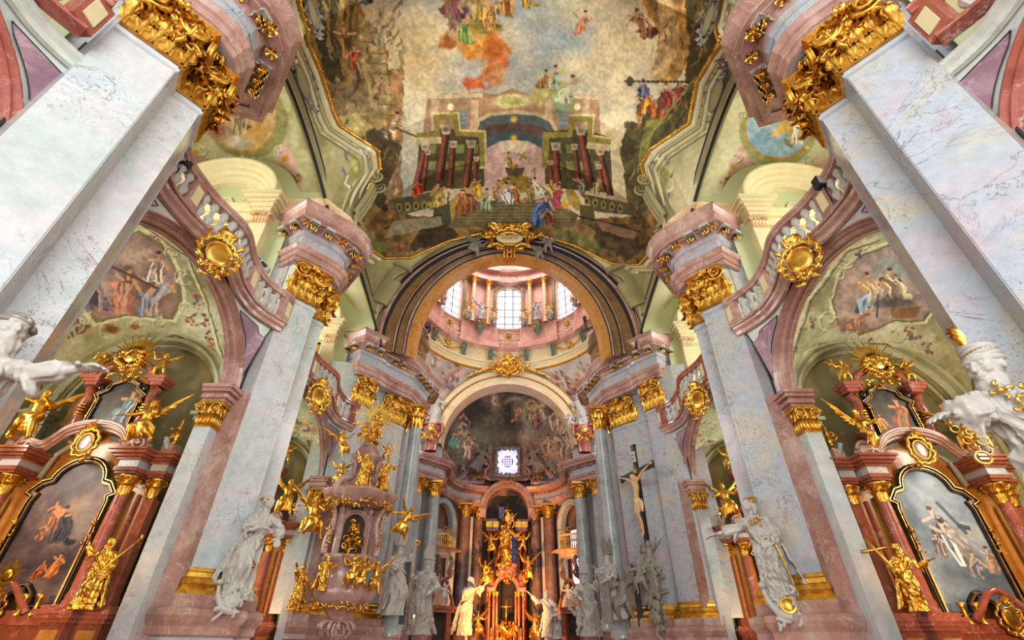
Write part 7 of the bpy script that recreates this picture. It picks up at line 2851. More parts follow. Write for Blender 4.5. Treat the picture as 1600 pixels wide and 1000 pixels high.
o = place(B1_, 'stone_bishop', 'white stone bishop with mitre and crooked staff left of the choir', 'statue', (-4.25, 27.3, 2.0), 3.35, .2)
mitre(o, (.045, -.03, .985), M_STATUE, 1.15, 0, 1.3)
crozier(o, (-.17, -.19, .1), (-.20, -.16, 1.1), M_GOLD)
o = place(B2_, 'stone_bishop', 'stone bishop with split mitre raising one hand, right of the choir', 'statue', (4.1, 27.0, 2.0), 2.7, -.3)
mitre(o, (-.055, -.03, .99), M_STATUE, 1.3, .1, 1.5)
m = MB()
for i in range(22):
    a = 2 * PI * i / 22
    ball(m, (.155 * math.cos(a), .125 * math.sin(a), .30 + .01 * math.sin(3 * a)), .016, 0, 6, 5)
body_part(o, m, 'gilt_hem', M_GOLD)
WD = recolor(B2_, M_DUSKY)
o = place(B1_, 'stone_bishop', 'grey stone bishop with tall forked mitre in front of the column by the crucifix pier', 'statue', (4.45, 23.0, 2.5), 2.55, -1.0)
mitre(o, (.045, -.03, .965), M_DUSKY, 1.25, .2, 1.35)
o = place(B2_, 'stone_bishop', 'pale slender bishop with tall forked mitre, just right of the pulpit', 'statue', (-4.75, 23.1, 2.6), 2.75, 1.0)
mitre(o, (-.055, -.03, .965), M_STATUE, 1.25, -.2, 1.4)
place(WP, 'stone_putto', 'stone child beside the mitred bishop left of the choir', 'putto', (-4.75, 26.9, 2.0), 1.35, .5)
place(WP, 'stone_putto', 'small stone child at the feet of the split-mitre bishop', 'putto', (3.55, 27.0, 2.0), 1.3, .4)
o = place(recolor(P2_, M_DUSKY), 'stone_putto', 'winged stone putto with a slab at the foot of the crucifix pier column', 'putto', (4.78, 22.4, 2.4), 1.95, -.6)
m = MB()
box(m, -.42, -.22, -.12, -.06, -.02, .75)
body_part(o, m, 'stone_slab', M_DUSKY)
# two lit figures before the high altar
O1_ = figure('kneeling_figure', M_STATUE, 24, .01, lean=(.08, -.04), arms=(((-.12, -.16, .70), (.10, -.26, .78)), ((.16, -.14, .72), (.26, -.24, .84))), face=(.7, -.6, .5), beard=True, cloak=True, wide=.8)
o = place(O1_, 'stone_statue', 'orange-lit cloaked figure raising a torch left of the high altar', 'statue', (-3.1, 41.3, 2.2), 3.8, .2)
m = MB()
tube(m, [(.12, -.28, .62), (.34, -.30, 1.06)], .012, 6)
for i in range(12):
    a = i * .6
    ball(m, (.36 + .05 * math.cos(a), -.30, 1.10 + .05 * math.sin(a)), .03, 0, 6, 5)
body_part(o, m, 'gilt_torch', M_GOLD)
O2_ = figure('orator_figure', M_STATUE, 25, .01, lean=(.0, -.02), arms=(((-.24, -.06, .74), (-.42, -.12, .90)), ((.18, -.10, .66), (.20, -.2, .60))), face=(-.2, -1, .3), beard=True, wide=1.05)
place(O2_, 'stone_statue', 'gold-lit statue flinging one arm up, right of the high altar', 'statue', (2.85, 38.0, 2.1), 2.75, -.1)
O3_ = figure('reader_figure', M_STATUE, 27, .012, arms=(((-.17, -.1, .62), (-.05, -.2, .62)), ((.17, -.1, .62), (.06, -.2, .6))), face=(.8, -.5, 0))
o = place(O3_, 'stone_statue', 'smaller stone figure holding a book beside the gold-lit statue', 'statue', (3.4, 37.6, 2.0), 1.8, -.3)
m = MB()
box(m, -.1, .1, -.24, -.18, .56, .70)
body_part(o, m, 'book', M_BROWN)

# seated statues over the choir entablature
for sx, sd, bd in ((-1, 'left', B1_), (1, 'right', B2_)):
    place(O2_ if sx < 0 else B2_, 'stone_statue', 'white statue standing on the %s corner pedestal of the choir arch' % sd, 'statue', (sx * 6.0, 36.2, 16.25), 2.9, -sx * .3)
    place(WP, 'stone_putto', 'little stone putto beside the white statue at the %s of the choir arch' % sd, 'putto', (sx * 7.05 if sx < 0 else 5.1, 36.2, 16.0), 1.5, -sx * .4)
    # console under the statue
    t = thing('pedestal_console', 'red marble console with gilt drops under the %s statue of the choir arch' % sd, 'console', (sx * 6.05, 36.1, 14.1), group='statue consoles of the choir arch')
    m = MB()
    lathe(m, [(.0, 2.1), (.85, 2.12), (.9, 2.0), (.85, 1.9), (.95, 1.8), (.8, 1.6), (.75, 1.3), (.55, .9), (.5, .0)], n=20, sy=.7)
    for e in (-1, 1):
        tube(m, smooth_path([(e * .35, -.6, 2.1), (e * .8, -.55, 2.0), (e * .85, -.5, 1.3), (e * .5, -.55, 1.2)], 5), .12, 8)
    m.build('block', M_ROSE, t)
    m = MB()
    ornament(m, (0, -.68, 1.0), (1, 0, 0), (0, 0, 1), 1.3, .6, 0, 26, random.Random(3), .07)
    ball(m, (0, -.75, 1.6), (.25, .1, .3))
    m.build('gilt_drops', M_GOLD, t)

# cartouche at the crown of the choir arch, garland beside it
m = MB()
rocaille(m, (0, 36.0, 21.6), (1, 0, 0), (0, 0, 1), 1.7, 1.5, 0, random.Random(6), 1.3)
ornament(m, (0, 35.9, 21.5), (1, 0, 0), (0, 0, 1), 3.2, 1.2, 0, 40, random.Random(7), .09)
for sx in (-1, 1):
    for i in range(26):
        a = PI / 2 - sx * (.22 + .014 * i)
        ball(m, (6.75 * math.cos(a) + RNG.uniform(-.08, .08), 36.0, 14.9 + 6.75 * math.sin(a) + RNG.uniform(-.05, .1)), .1, 0, 6, 5)
tag(m.build('gilt_cartouche', M_GOLDS), 'broad gilt cartouche with garlands at the crown of the choir arch', 'cartouche')

# inscription cartouche on the great arch
t = thing('inscription_cartouche', 'gilt scrolled cartouche with latin letters at the crown of the great arch', 'cartouche', (0, 20.15, 21.35), world_built=True)
m = MB()
C0 = Vector((0, 20.05, 21.35))
rocaille(m, C0, (1, 0, 0), (0, -.25, 1), 1.95, 1.15, 0, random.Random(12), 1.15, shell=False)
for i in range(9):
    a = PI * (.12 + .76 * i / 8)
    leaf(m, C0 + Vector((math.cos(a) * .55, -.12, .5)), Vector((math.cos(a) * .8, -.2, math.sin(a))), (0, -1, 0), .75 + .25 * math.sin(a), .26, 0, .3)
for sx in (-1, 1):
    cscroll(m, C0 + Vector((sx * .7, -.1, .45)), C0 + Vector((sx * 1.75, -.1, .35)), -sx * .35, (0, -1, 0), .09)
    cscroll(m, C0 + Vector((sx * 1.6, -.1, .5)), C0 + Vector((sx * 1.25, -.1, -.75)), -sx * .4, (0, -1, 0), .09)
    cscroll(m, C0 + Vector((sx * 1.2, -.1, -.7)), C0 + Vector((sx * .3, -.1, -.75)), -sx * .25, (0, -1, 0), .07)
    spiral(m, C0 + Vector((sx * 1.35, -.15, .1)), (sx, 0, 0), (0, 0, 1), .2, 2, .22)
    ornament(m, C0 + Vector((sx * 1.3, -.1, .3)), (1, 0, 0), (0, 0, 1), .9, .8, 0, 12, random.Random(5), .05)
m.build('gilt_frame', M_GOLD, t)
m = MB()
box(m, -.34, .34, 20.05, 20.5, 19.95, 20.7)
for e in (-.3, -.1, .1, .3):
    tube(m, smooth_path([(e, 20.0, 20.75), (e, 19.9, 20.45), (e, 20.02, 20.1), (e, 20.1, 19.95)], 4), .07, 6)
leaf(m, (0, 20.0, 20.6), (0, 0, -1), (0, -1, 0), .6, .4)
m.build('gilt_keystone', M_GOLD, t)
m = MB()
ov = lambda u, v: C0 + Vector((math.cos(2 * PI * u) * .80 * v, -.13 - .05 * math.sqrt(max(0, 1 - v * v)), math.sin(2 * PI * u) * .46 * v * (1 + .05 * math.cos(12 * PI * u))))
grid(m, ov, 40, 6, 0, True, True)
m.build('plaque', M_PLAQUE, t)


def letters(txt, p, size, mat, parent, rot=(PI / 2, 0, 0)):
    cu = bpy.data.curves.new('lettering', 'FONT')
    cu.body = txt
    cu.size = size
    cu.extrude = .008
    cu.align_x = 'CENTER'
    cu.materials.append(mat)
    tmp = bpy.data.objects.new('tmp', cu)
    COL.objects.link(tmp)
    me = bpy.data.meshes.new_from_object(tmp.evaluated_get(bpy.context.evaluated_depsgraph_get()))
    me.materials.clear()
    me.materials.append(mat)
    bpy.data.objects.remove(tmp)
    o = bpy.data.objects.new('lettering', me)
    COL.objects.link(o)
    o.parent = parent
    o.location = Vector(p) - parent.location
    o.rotation_euler = rot
    return o


letters('nihil deo antistiti', C0 + Vector((0, -.20, .08)), .20, M_LETTER, t)
letters('DICATA', C0 + Vector((0, -.20, -.18)), .27, M_LETTER, t)
AP_ = recolor(A1_, M_DUSKY)
PP_ = recolor(P2_, M_DUSKY)
place(AP_, 'stone_angel', 'pale winged angel flying left of the inscription cartouche', 'angel', (-2.25, 20.0, 20.1), 1.55, .4, ry=.3)
place(PP_, 'stone_putto', 'pale putto higher up at the right of the inscription cartouche', 'putto', (2.25, 20.0, 20.25), 1.25, -.3)
place(recolor(P1_, M_DUSKY), 'stone_putto', 'pale putto lower down at the right of the inscription cartouche', 'putto', (1.75, 20.0, 19.75), 1.0, -.1)

# statues and vases inside the drum
SV = recolor(O3_, M_SILVER)
SB = recolor(O2_, M_SILVER)
drum_specs = [(PI / 2 + PI / 8, SB, 'small grey statue with open arm in the drum, left of the centre window'), (PI / 2 - PI / 8, SV, 'small grey statue with a golden cross in the drum, right of the centre window')]
for a, me, lb in drum_specs:
    p = rad(a, 6.65, 25.95)
    o = place(me, 'drum_statue', lb, 'statue', p, 2.2, a - PI / 2)
    if 'cross' in lb:
        m = MB()
        tube(m, [(-.42, -.15, -.02), (.0, -.12, .88)], .028, 4)
        tube(m, [(-.12, -.12, .93), (.28, -.12, .80)], .024, 4)
        body_part(o, m, 'gilt_cross', M_GOLDS)
    t = thing('statue_console', 'green and gold bracket under the small drum statue %s of the centre window' % ('left' if a > PI / 2 else 'right'), 'bracket', p, a - PI / 2)
    m = MB()
    lathe(m, [(0, .02), (.5, .0), (.5, -.15), (.42, -.25), (.0, -.26)], n=14)
    m.build('slab', M_ROSE, t)
    m = MB()
    lathe(m, [(.42, -.25), (.4, -.6), (.25, -1.0), (.12, -1.4), (0, -1.6)], n=12)
    m.build('corbel', M_VERDI, t)
    m = MB()
    ornament(m, (0, -.36, -.7), (1, 0, 0), (0, 0, 1), .6, .8, 0, 10, random.Random(3), .06)
    m.build('gilding', M_GOLD, t)
for a, lb in ((PI / 2 + PI / 4 + .22, 'left of the left window'), (PI / 2 + PI / 4 - .21, 'right of the left window'), (PI / 2 + .2, 'left of the centre window'), (PI / 2 - .2, 'right of the centre window'),
              (PI / 2 - PI / 4 + .21, 'left of the right window'), (PI / 2 - PI / 4 - .22, 'right of the right window')):
    t = thing('drum_vase', 'grey and gold vase with flames on the drum cornice, %s' % lb, 'vase', rad(a, 6.75, 25.9), group='vases round the dome drum')
    m = MB()
    lathe(m, [(.0, 0), (.25, .02), (.12, .15), (.15, .3), (.32, .6), (.3, .9), (.15, 1.1), (.2, 1.2), (.0, 1.25)], n=14)
    m.build('body', M_SILVER, t)
    m = MB()
    ornament(m, (0, -.25, .7), (1, 0, 0), (0, 0, 1), .7, 1.0, 0, 14, random.Random(4), .05)
    for i in range(5):
        leaf(m, (0, 0, 1.2), (.3 * math.cos(i * 1.3), .3 * math.sin(i * 1.3), 1), (math.cos(i * 1.3), math.sin(i * 1.3), 0), .5, .2)
    m.build('gilding', M_GOLD, t)
for sx, sd in ((-1, 'left'), (1, 'right')):
    place(recolor(O3_, M_APSE) if sx < 0 else recolor(P2_, M_APSE), 'bronze_figure', 'dark sculpted figure against the window light, inside the %s foot of the great arch' % sd, 'statue', (sx * 6.35, 28.0, 18.2), 3.6, -sx * 1.0)

# ------------------------------------------------------------------ floor
m = MB()
box(m, -14, 14, -12, 48, -.2, 0, 0)
struct(m.build('floor', M_PINK))

# ------------------------------------------------------------------ pulpit
t = thing('pulpit', 'rose marble pulpit with canopy, gilt angels and a sunburst on the left crossing pier', 'pulpit', (-5.95, 19.7, 0), .42)
def oct_ring(r, n=8):
    return [(r * math.cos(2 * PI * i / n), r * math.sin(2 * PI * i / n)) for i in range(n)]


def lobed(m, prof, mat=0, lob=.07, k=5, n=60, sy=.8):
    M_ = len(prof) - 1
    grid(m, lambda u, v: (prof[round(v * M_)][0] * (1 + lob * math.cos(k * 2 * PI * u)) * math.cos(2 * PI * u), sy * prof[round(v * M_)][0] * (1 + lob * math.cos(k * 2 * PI * u)) * math.sin(2 * PI * u), prof[round(v * M_)][1]), n, M_, mat, True, True)


m = MB()
lobed(m, [(.15, 1.6), (.35, 1.8), (.3, 2.1), (.25, 2.3), (.55, 2.6), (.95, 2.85), (1.12, 3.1), (1.05, 3.32), (.7, 3.5), (.6, 3.62), (.68, 3.85), (.72, 4.0), (.85, 4.08), (.95, 4.18), (1.0, 4.25), (1.0, 4.33), (.85, 4.35), (0, 4.35)], 0)
for i in range(7):
    a = PI + PI * i / 6
    spiral(m, (.35 * math.cos(a), .3 * math.sin(a), 2.0), (math.cos(a), math.sin(a), 0), (0, 0, 1), .28, 2, .25)
m.build('tub', M_PINK, t)
m = MB()
rnd = random.Random(3)
for i in range(9):
    a = PI * .95 + PI * 1.1 * i / 8
    d = Vector((math.cos(a), .8 * math.sin(a), 0))
    s_ = Vector((-math.sin(a), math.cos(a), 0))
    ornament(m, d * .9 + Vector((0, 0, 2.72)), s_, (0, 0, 1), .42, .22, 0, 7, rnd, .035)
    cscroll(m, d * .8 + Vector((0, 0, 2.55)) - s_ * .2, d * .8 + Vector((0, 0, 2.6)) + s_ * .2, .12, d, .03)
m.build('gilt_trim', M_GOLD, t)
m = MB()
for e in (-1, 1):
    for x, y in ((e * .95, -.12), (e * .55, .25)):
        tube(m, smooth_path([(x, y, 4.35), (x * 1.0, y, 4.8), (x * .86, y, 5.4), (x * .95, y - .05, 5.9), (x * 1.12, y - .1, 6.1)], 5), [.16] * 10 + [.13] * 6 + [.16] * 5, 8, 0, flat=.8)
    box(m, e * .45 - .22, e * .45 + .22, .22, .5, 4.3, 6.2, 0)
grid(m, lambda u, v: (1.0 * math.cos(PI * u), .2 + .4 * math.sin(PI * u), 4.3 + 1.9 * v), 14, 1, 0)
path = [(.42, 4.3)] + arc(0, 5.35, .42, 0, PI, 14, .5) + [(-.42, 4.3)]
sweep(m, path, [(0, .3), (0, .05), (.08, .0), (.12, .06), (.18, .06), (.2, .3)], 0, side=1, xf=lambda a, b, h: (a, h, b))
m.build('back_panel', M_PINK, t)
m = MB()
box(m, -.44, .44, .16, .2, 4.35, 5.8, 0)
m.build('panel_recess', MATS['dark_recess'], t)
m = MB()
ornament(m, (0, .08, 5.05), (1, 0, 0), (0, 0, 1), .55, 1.1, 0, 50, rnd, .035)
m.build('gilt_relief', M_GOLD, t)
for e in (-1, 1):
    m = MB()
    tube(m, [(e * .95, -.27, 4.6), (e * .95, -.27, 5.8)], .02, 6)
    ornament(m, (e * .95, -.28, 5.2), (1, 0, 0), (0, 0, 1), .2, 1.3, 0, 16, rnd, .035)
    m.build('gilt_garland', M_GOLD, t)
m = MB()
can = [(0, 6.12), (.9, 6.12), (1.05, 6.2), (1.1, 6.3), (1.25, 6.38), (1.3, 6.5), (1.38, 6.58), (1.38, 6.66), (1.0, 6.75), (.7, 6.95), (.5, 7.2), (.42, 7.3)]
lobed(m, can, 0, .09, 4, 64, .8)
for e in (-1, 1):
    tube(m, smooth_path([(e * 1.05, -.3, 6.7), (e * .85, -.35, 7.05), (e * .5, -.3, 7.2), (e * .45, -.28, 7.6), (e * .55, -.26, 7.9)], 5), [.14] * 10 + [.1] * 6 + [.12] * 5, 8)
lobed(m, [(.42, 7.2), (.40, 7.9), (.5, 8.0), (.6, 8.08), (.62, 8.16), (.5, 8.22), (.42, 8.4), (.3, 8.6), (.26, 8.75), (.0, 8.8)], 0, .08, 4, 48)
m.build('canopy', M_PINK, t)
m = MB()
for i in range(14):
    a = PI * .9 + PI * 1.2 * i / 13
    d = Vector((math.cos(a), .8 * math.sin(a), 0))
    s_ = Vector((-math.sin(a), math.cos(a), 0))
    ornament(m, d * 1.25 + Vector((0, 0, 6.12)), s_, (0, 0, 1), .35, .35, 0, 8, rnd, .035)
ornament(m, (0, -.42, 7.65), (1, 0, 0), (0, 0, 1), .4, .7, 0, 16, rnd, .03)
for i in range(5):
    for j in range(3):
        box(m, -.16 + .08 * j - .012, -.16 + .08 * j + .012, -.44, -.42, 7.4, 7.85)
    box(m, -.2, .2, -.44, -.42, 7.42 + .1 * i, 7.44 + .1 * i)
lathe(m, [(.3, 8.75), (.18, 8.9), (.22, 9.1), (.16, 9.5), (.08, 9.8), (.0, 9.9)], (.1, 0, 0), 12)
ornament(m, (.1, -.15, 9.1), (1, 0, 0), (0, 0, 1), .5, .9, 0, 30, rnd, .05)
m.build('gilt_trim', M_GOLD, t)
m = MB()
sunburst(m, (.12, -.12, 9.95), (1, 0, 0), (0, 0, 1), .2, 1.15, 26, 0, rnd)
for i in range(14):
    ball(m, (.12 + rnd.uniform(-.2, .2), -.16, 9.95 + rnd.uniform(-.2, .2)), .07, 0, 6, 5)
m.build('sunburst', M_GOLDS, t)
# gilt angels on and around the pulpit: things of their own
def pp(x, y, z):
    c_, s_ = math.cos(.42), math.sin(.42)
    return (-5.95 + x * c_ - y * s_, 19.7 + x * s_ + y * c_, z)


for (x, y, z, h, me, rz, nm, lb, cat) in (
        (-1.6, -.35, 4.75, 1.65, A2_, .9, 'gilded_angel', 'gilded angel with long robe hovering left of the pulpit canopy', 'angel'),
        (1.45, -.6, 5.0, 1.35, A1_, .1, 'gilded_angel', 'gilded angel diving from the right end of the pulpit canopy', 'angel'),
        (-.95, -.25, 6.75, 1.0, P1_, .5, 'gilded_putto', 'gilded putto with a disc on the left end of the pulpit canopy', 'putto'),
        (-.15, -.75, 6.7, 1.35, G2_, .4, 'gilded_figure', 'gilded robed figure leaning on the front of the pulpit canopy', 'statue'),
        (.75, -.65, 6.7, 1.3, G1_, .2, 'gilded_figure', 'gilded bearded figure at the right of the pulpit canopy lantern', 'statue'),
        (-.95, .1, 8.0, 1.2, A1_, .9, 'gilded_angel', 'gilded angel flying left of the pulpit lantern', 'angel'),
        (-.35, -.2, 8.6, 1.0, P2_, .6, 'gilded_putto', 'gilded putto clinging to the obelisk above the pulpit lantern', 'putto'),
        (.75, -.3, 7.95, .8, P1_, .1, 'gilded_putto', 'gilded putto holding a long lance at the right of the pulpit lantern', 'putto'),
        (-1.55, .2, 2.55, 1.45, G2_, .9, 'gilded_figure', 'gilded running figure on the ledge left of the pulpit tub', 'statue'),
        (-.85, -.85, 3.1, 1.15, G1_, .6, 'gilded_figure', 'gilded seated figure on the left rim of the pulpit bowl', 'statue'),
        (.1, -1.05, 3.15, 1.15, P1_, .3, 'gilded_putto', 'gilded child in front of the middle of the pulpit tub', 'putto'),
        (.42, -1.0, 3.1, 1.0, P2_, .3, 'gilded_putto', 'second gilded child in front of the pulpit tub, a little to the right', 'putto'),
        (1.05, -.55, 3.05, 1.2, A2_, .0, 'gilded_figure', 'gilded winged figure on the right rim of the pulpit bowl', 'statue')):
    o = place(me, nm, lb, cat, pp(x, y, z), h, rz, ry=(.5 if 'diving' in lb else (-.35 if 'flying' in lb else 0)))
    if 'lance' in lb:
        m = MB()
        tube(m, [(.1, -.3, .1), (.75, -.3, 1.45)], .02, 4)
        tube(m, [(.0, -.32, 1.0), (.95, -.32, -.1)], .018, 4)
        body_part(o, m, 'lance', M_GOLDS)

# ------------------------------------------------------------------ crucifix on the right crossing pier
t = thing('crucifix', 'tall black crucifix with a pale carved body on the right crossing pier', 'crucifix', (5.92, 21.55, 4.3), -1.92 + PI / 2 - .80)
t.rotation_euler.z = math.atan2(-.94, .34) + PI / 2 - .05
t.rotation_euler.z = -1.22
m = MB()
box(m, -.11, .11, -.06, .06, 0, 5.1)
box(m, -1.25, 1.25, -.08, .04, 3.75, 3.98)
for s_ in (-1, 1):
    box(m, s_ * 1.25 - .04, s_ * 1.25 + .04, -.09, .05, 3.71, 4.02)
box(m, -.15, .15, -.07, .07, 5.06, 5.14)
m.build('cross', M_WOOD, t)
m = MB()
grid(m, lambda u, v: (-.16 + .32 * u + .02 * math.sin(v * 9), -.10 + .02 * math.cos(u * 6), 4.3 + .5 * v), 5, 5)
grid(m, lambda u, v: (-.16 + .32 * u + .02 * math.sin(v * 9), -.08 + .02 * math.cos(u * 6), 4.3 + .5 * v), 5, 5)
so = m.build('scroll_board', M_STATUE, t)
m = MB()
for q in (4.62, 4.45):
    tube(m, [(-.08, -.125, q), (-.02, -.125, q + .05), (.03, -.125, q - .02), (.09, -.125, q + .04)], .012, 4)
m.build('scribble', M_BLACK, so)
m = MB()
sunburst(m, (0, -.10, 3.86), (1, 0, 0), (0, 0, 1), .07, .24, 16, 0)
m.build('gilt_halo', M_GOLDS, t)
m = MB()
rosette(m, (0, -.12, 1.55), (0, -1, 0), .13)
m.build('gilt_boss', M_GOLDS, t)
mb = MB()
tube(mb, smooth_path([(.02, -.16, 2.55), (.0, -.20, 2.75), (.03, -.19, 3.1), (.0, -.20, 3.38), (-.02, -.17, 3.5)], 4), [.12, .13, .13, .125, .12, .12, .125, .135, .15, .165, .17, .17, .165, .15, .12, .08, .06], 14, flat=.75)
for e, hx_ in ((-1, -1.12), (1, 1.12)):
    tube(mb, smooth_path([(e * .10, -.18, 3.40), (e * .40, -.17, 3.58), (e * .74, -.15, 3.74), (hx_, -.12, 3.88)], 4), [.07] * 4 + [.06] * 4 + [.045] * 3 + [.035, .03], 10)
    hand(mb, (hx_, -.12, 3.88), (e, 0, .15), e, 2.0, .5, (0, -1, 0))
for e in (-1, 1):
    tube(mb, smooth_path([(e * .07, -.17, 2.62), (e * .09 + .05, -.28, 2.2), (.10 + e * .02, -.34, 2.02), (.06 + e * .03, -.20, 1.7), (.06 + e * .02, -.15, 1.32)], 4), [.105] * 4 + [.09] * 4 + [.068] * 4 + [.058, .055, .045, .035, .03], 10)
    tube(mb, [(.06 + e * .03, -.15, 1.34), (.06 + e * .04, -.20, 1.22), (.06 + e * .05, -.26, 1.12)], [.034, .036, .018], 8)
head(mb, (-.06, -.24, 3.66), (-.35, -1, -.55), 2.1, 'long', True, rnd=random.Random(2))
body = link('carved_body', remesh(mb, 'carved_body', M_FLESH, .016), t)
m = MB()
for k in range(6):
    tube(m, smooth_path([(-.14, -.10, 2.66 - .03 * k), (0, -.34 + .01 * k, 2.60 - .035 * k), (.15, -.22, 2.66 - .04 * k), (.24, -.14, 2.5 - .06 * k)], 4), .035, 8)
tube(m, smooth_path([(.2, -.18, 2.6), (.3, -.2, 2.4), (.24, -.18, 2.1)], 4), [.06, .07, .07, .08, .08, .07, .06, .05, .03], 8)
lo = m.build('loincloth', M_HONEY, t)
m = MB()
tube(m, [(-.06 + .10 * math.cos(a), -.22 + .10 * math.sin(a), 3.78) for a in [2 * PI * i / 12 for i in range(13)]], .022, 5)
m.build('thorn_crown', M_WOOD, t)
place(recolor(P2_, M_DUSKY), 'stone_putto', 'stone putto pointing left, highest below the crucifix', 'putto', (5.85, 21.35, 4.0), 1.3, -.9)
place(recolor(P1_, M_DUSKY), 'stone_putto', 'stone putto lower at the left below the crucifix', 'putto', (5.35, 21.3, 3.3), 1.3, -.7)
mb = MB()
rnd = random.Random(8)
for i in range(46):
    z = 2.1 + 2.1 * i / 45
    w = .14 + .26 * min(1, (z - 2.1) / 1.1)
    ball(mb, (rnd.uniform(-w, w), rnd.uniform(-.15, .1), z), (rnd.uniform(.1, .2), .1, rnd.uniform(.07, .13)), 0, 10, 7)
for i in range(34):
    z = rnd.uniform(2.2, 4.2)
    cscroll(mb, (rnd.uniform(-.4, .1), -.32, z), (rnd.uniform(0, .4), -.34, z + rnd.uniform(-.2, .3)), .2, (0, -1, 0), .06)
tube(mb, smooth_path([(.0, -.2, 2.3), (-.1, -.25, 2.0), (.1, -.2, 1.8), (.0, -.15, 1.6)], 4), .07, 8)
me = remesh(mb, 'stone_cloud', M_DUSKY, .022, 1)
o = link('stone_cloud_bracket', me)
o.location = (6.0, 21.45, 0)
o.rotation_euler.z = -1.0
tag(o, 'carved stone cloud and scroll bracket under the crucifix putti', 'sculpture')

# ------------------------------------------------------------------ high altar
t = thing('high_altar', 'high altar wall with a pink arch and gilt columned tabernacle, lit orange', 'altar', (0, 45.6, 0), world_built=True)
m = MB()
ring_sweep(m, [(2.55, 45.9), (2.5, 44.7), (2.42, 44.65), (2.38, 44.8), (2.2, 44.82), (2.16, 44.7), (2.06, 44.7), (2.0, 44.95), (1.88, 45.0), (1.84, 46.6)], 11.9, n=40)
for sx in (-1, 1):
    box(m, sx * 1.9, sx * 2.5, 44.7, 46, 11.1, 11.95)
m.build('arch', M_PINK, t)
m = MB()
grid(m, lambda u, v: (2.2 * math.cos(PI * u), 46.4 + .4 * math.sin(PI * u), 14.4 * v), 16, 4, 0)
for sx in (-1, 1):
    for x in (1.05, 1.6):
        tube(m, [(sx * x, 46.2, 2), (sx * x, 46.2, 10.2)], .2, 12, 1)
        box(m, sx * x - .26, sx * x + .26, 45.95, 46.4, 10.2, 10.5, 1)
        box(m, sx * x - .3, sx * x + .3, 45.9, 46.4, 10.5, 11.0, 2)
    box(m, sx * .9, sx * 2.1, 45.8, 46.4, 11.0, 11.2, 1)
m.build('recess', [M_DARK, M_BROWN, M_GOLD], t)
m = MB()
box(m, -.75, -.25, 46.1, 46.16, 11.3, 12.3, 0)
box(m, .35, 1.0, 46.1, 46.16, 6.6, 9.9, 0)
for k in range(6):
    box(m, .35, 1.0, 46.05, 46.1, 6.6 + .55 * k, 6.66 + .55 * k, 1)
for k in range(2):
    box(m, .55 + .22 * k, .58 + .22 * k, 46.05, 46.1, 6.6, 9.9, 1)
m.build('blue_window', [M_BLUEWIN, M_IRON], t)
# attic with the violet glory window
m = MB()
pts = [(-1.75, 14.35), (-1.95, 15.0), (-1.55, 15.7), (-1.65, 17.2), (-1.75, 17.9), (-1.3, 18.1), (-1.0, 18.6), (-.5, 18.7), (.5, 18.7), (1.0, 18.6), (1.3, 18.1), (1.75, 17.9), (1.65, 17.2), (1.55, 15.7), (1.95, 15.0), (1.75, 14.35)]
prism(m, pts, 0, .6, 0, Matrix(((1, 0, 0, 0), (0, 0, 1, 44.7), (0, 1, 0, 0), (0, 0, 0, 1))))
for sx in (-1, 1):
    for dz, dy, r in ((0, 0, .13), (.16, -.1, .10), (-.14, .0, .09)):
        tube(m, smooth_path([(sx * 1.9, 44.5 + dy, 17.75 + dz), (sx * 1.5, 44.4 + dy, 18.1 + dz), (sx * 1.0, 44.4 + dy, 18.6 + dz), (sx * .4, 44.4 + dy, 18.75 + dz), (0, 44.4 + dy, 18.75 + dz)], 4), r, 6, 1)
    box(m, sx * 1.55, sx * 1.9, 44.5, 44.9, 15.6, 17.7, 1)
    tube(m, smooth_path([(sx * 1.7, 44.6, 15.6), (sx * 2.1, 44.6, 15.2), (sx * 2.0, 44.6, 14.6), (sx * 1.6, 44.6, 14.4)], 4), .14, 8, 1)
    # broken pediment halves to each side
    for dz, r in ((0, .16), (.22, .12), (-.18, .1)):
        tube(m, smooth_path([(sx * 4.6, 43.6, 14.1 + dz), (sx * 3.9, 43.9, 14.7 + dz), (sx * 3.3, 44.2, 15.7 + dz), (sx * 2.6, 44.4, 16.1 + dz), (sx * 1.9, 44.5, 15.9 + dz)], 5), r, 6, 1)
    tube(m, smooth_path([(sx * 4.4, 43.8, 14.0), (sx * 3.4, 44.2, 14.0), (sx * 2.2, 44.5, 14.1)], 4), .2, 6, 1)
    box(m, sx * 2.3, sx * 3.4, 44.6, 45.0, 13.8, 15.6, 0)
m.build('attic', [M_APSE, M_PURPLE], t)
m = MB()
box(m, -1.05, 1.05, 44.52, 44.6, 14.8, 17.3, 0)
g = m.build('glory_window', M_BLUEWIN, t)
m = MB()
cx, cz = 0, 16.05
rnd = random.Random(6)
for i in range(46):
    a = 2 * PI * i / 46
    L = min(1.0 / max(.01, abs(math.cos(a))), 1.2 / max(.01, abs(math.sin(a))))
    r0 = .55
    w = .028
    d = Vector((math.cos(a), 0, math.sin(a)))
    s_ = Vector((-math.sin(a), 0, math.cos(a)))
    L *= rnd.uniform(.78, 1)
    c0 = Vector((cx, 44.46, cz))
    m.add([c0 + d * r0 + s_ * w, c0 + d * r0 - s_ * w, c0 + d * L - s_ * w * 2.2, c0 + d * L + s_ * w * 2.2], [(0, 1, 2, 3)])
for i in range(4):
    for j in range(4):
        box(m, cx - .44 + .23 * i, cx - .28 + .23 * i, 44.42, 44.46, cz - .44 + .23 * j, cz - .28 + .23 * j)
m.build('glory_rays', M_GLORY, g)
m = MB()
rnd = random.Random(9)
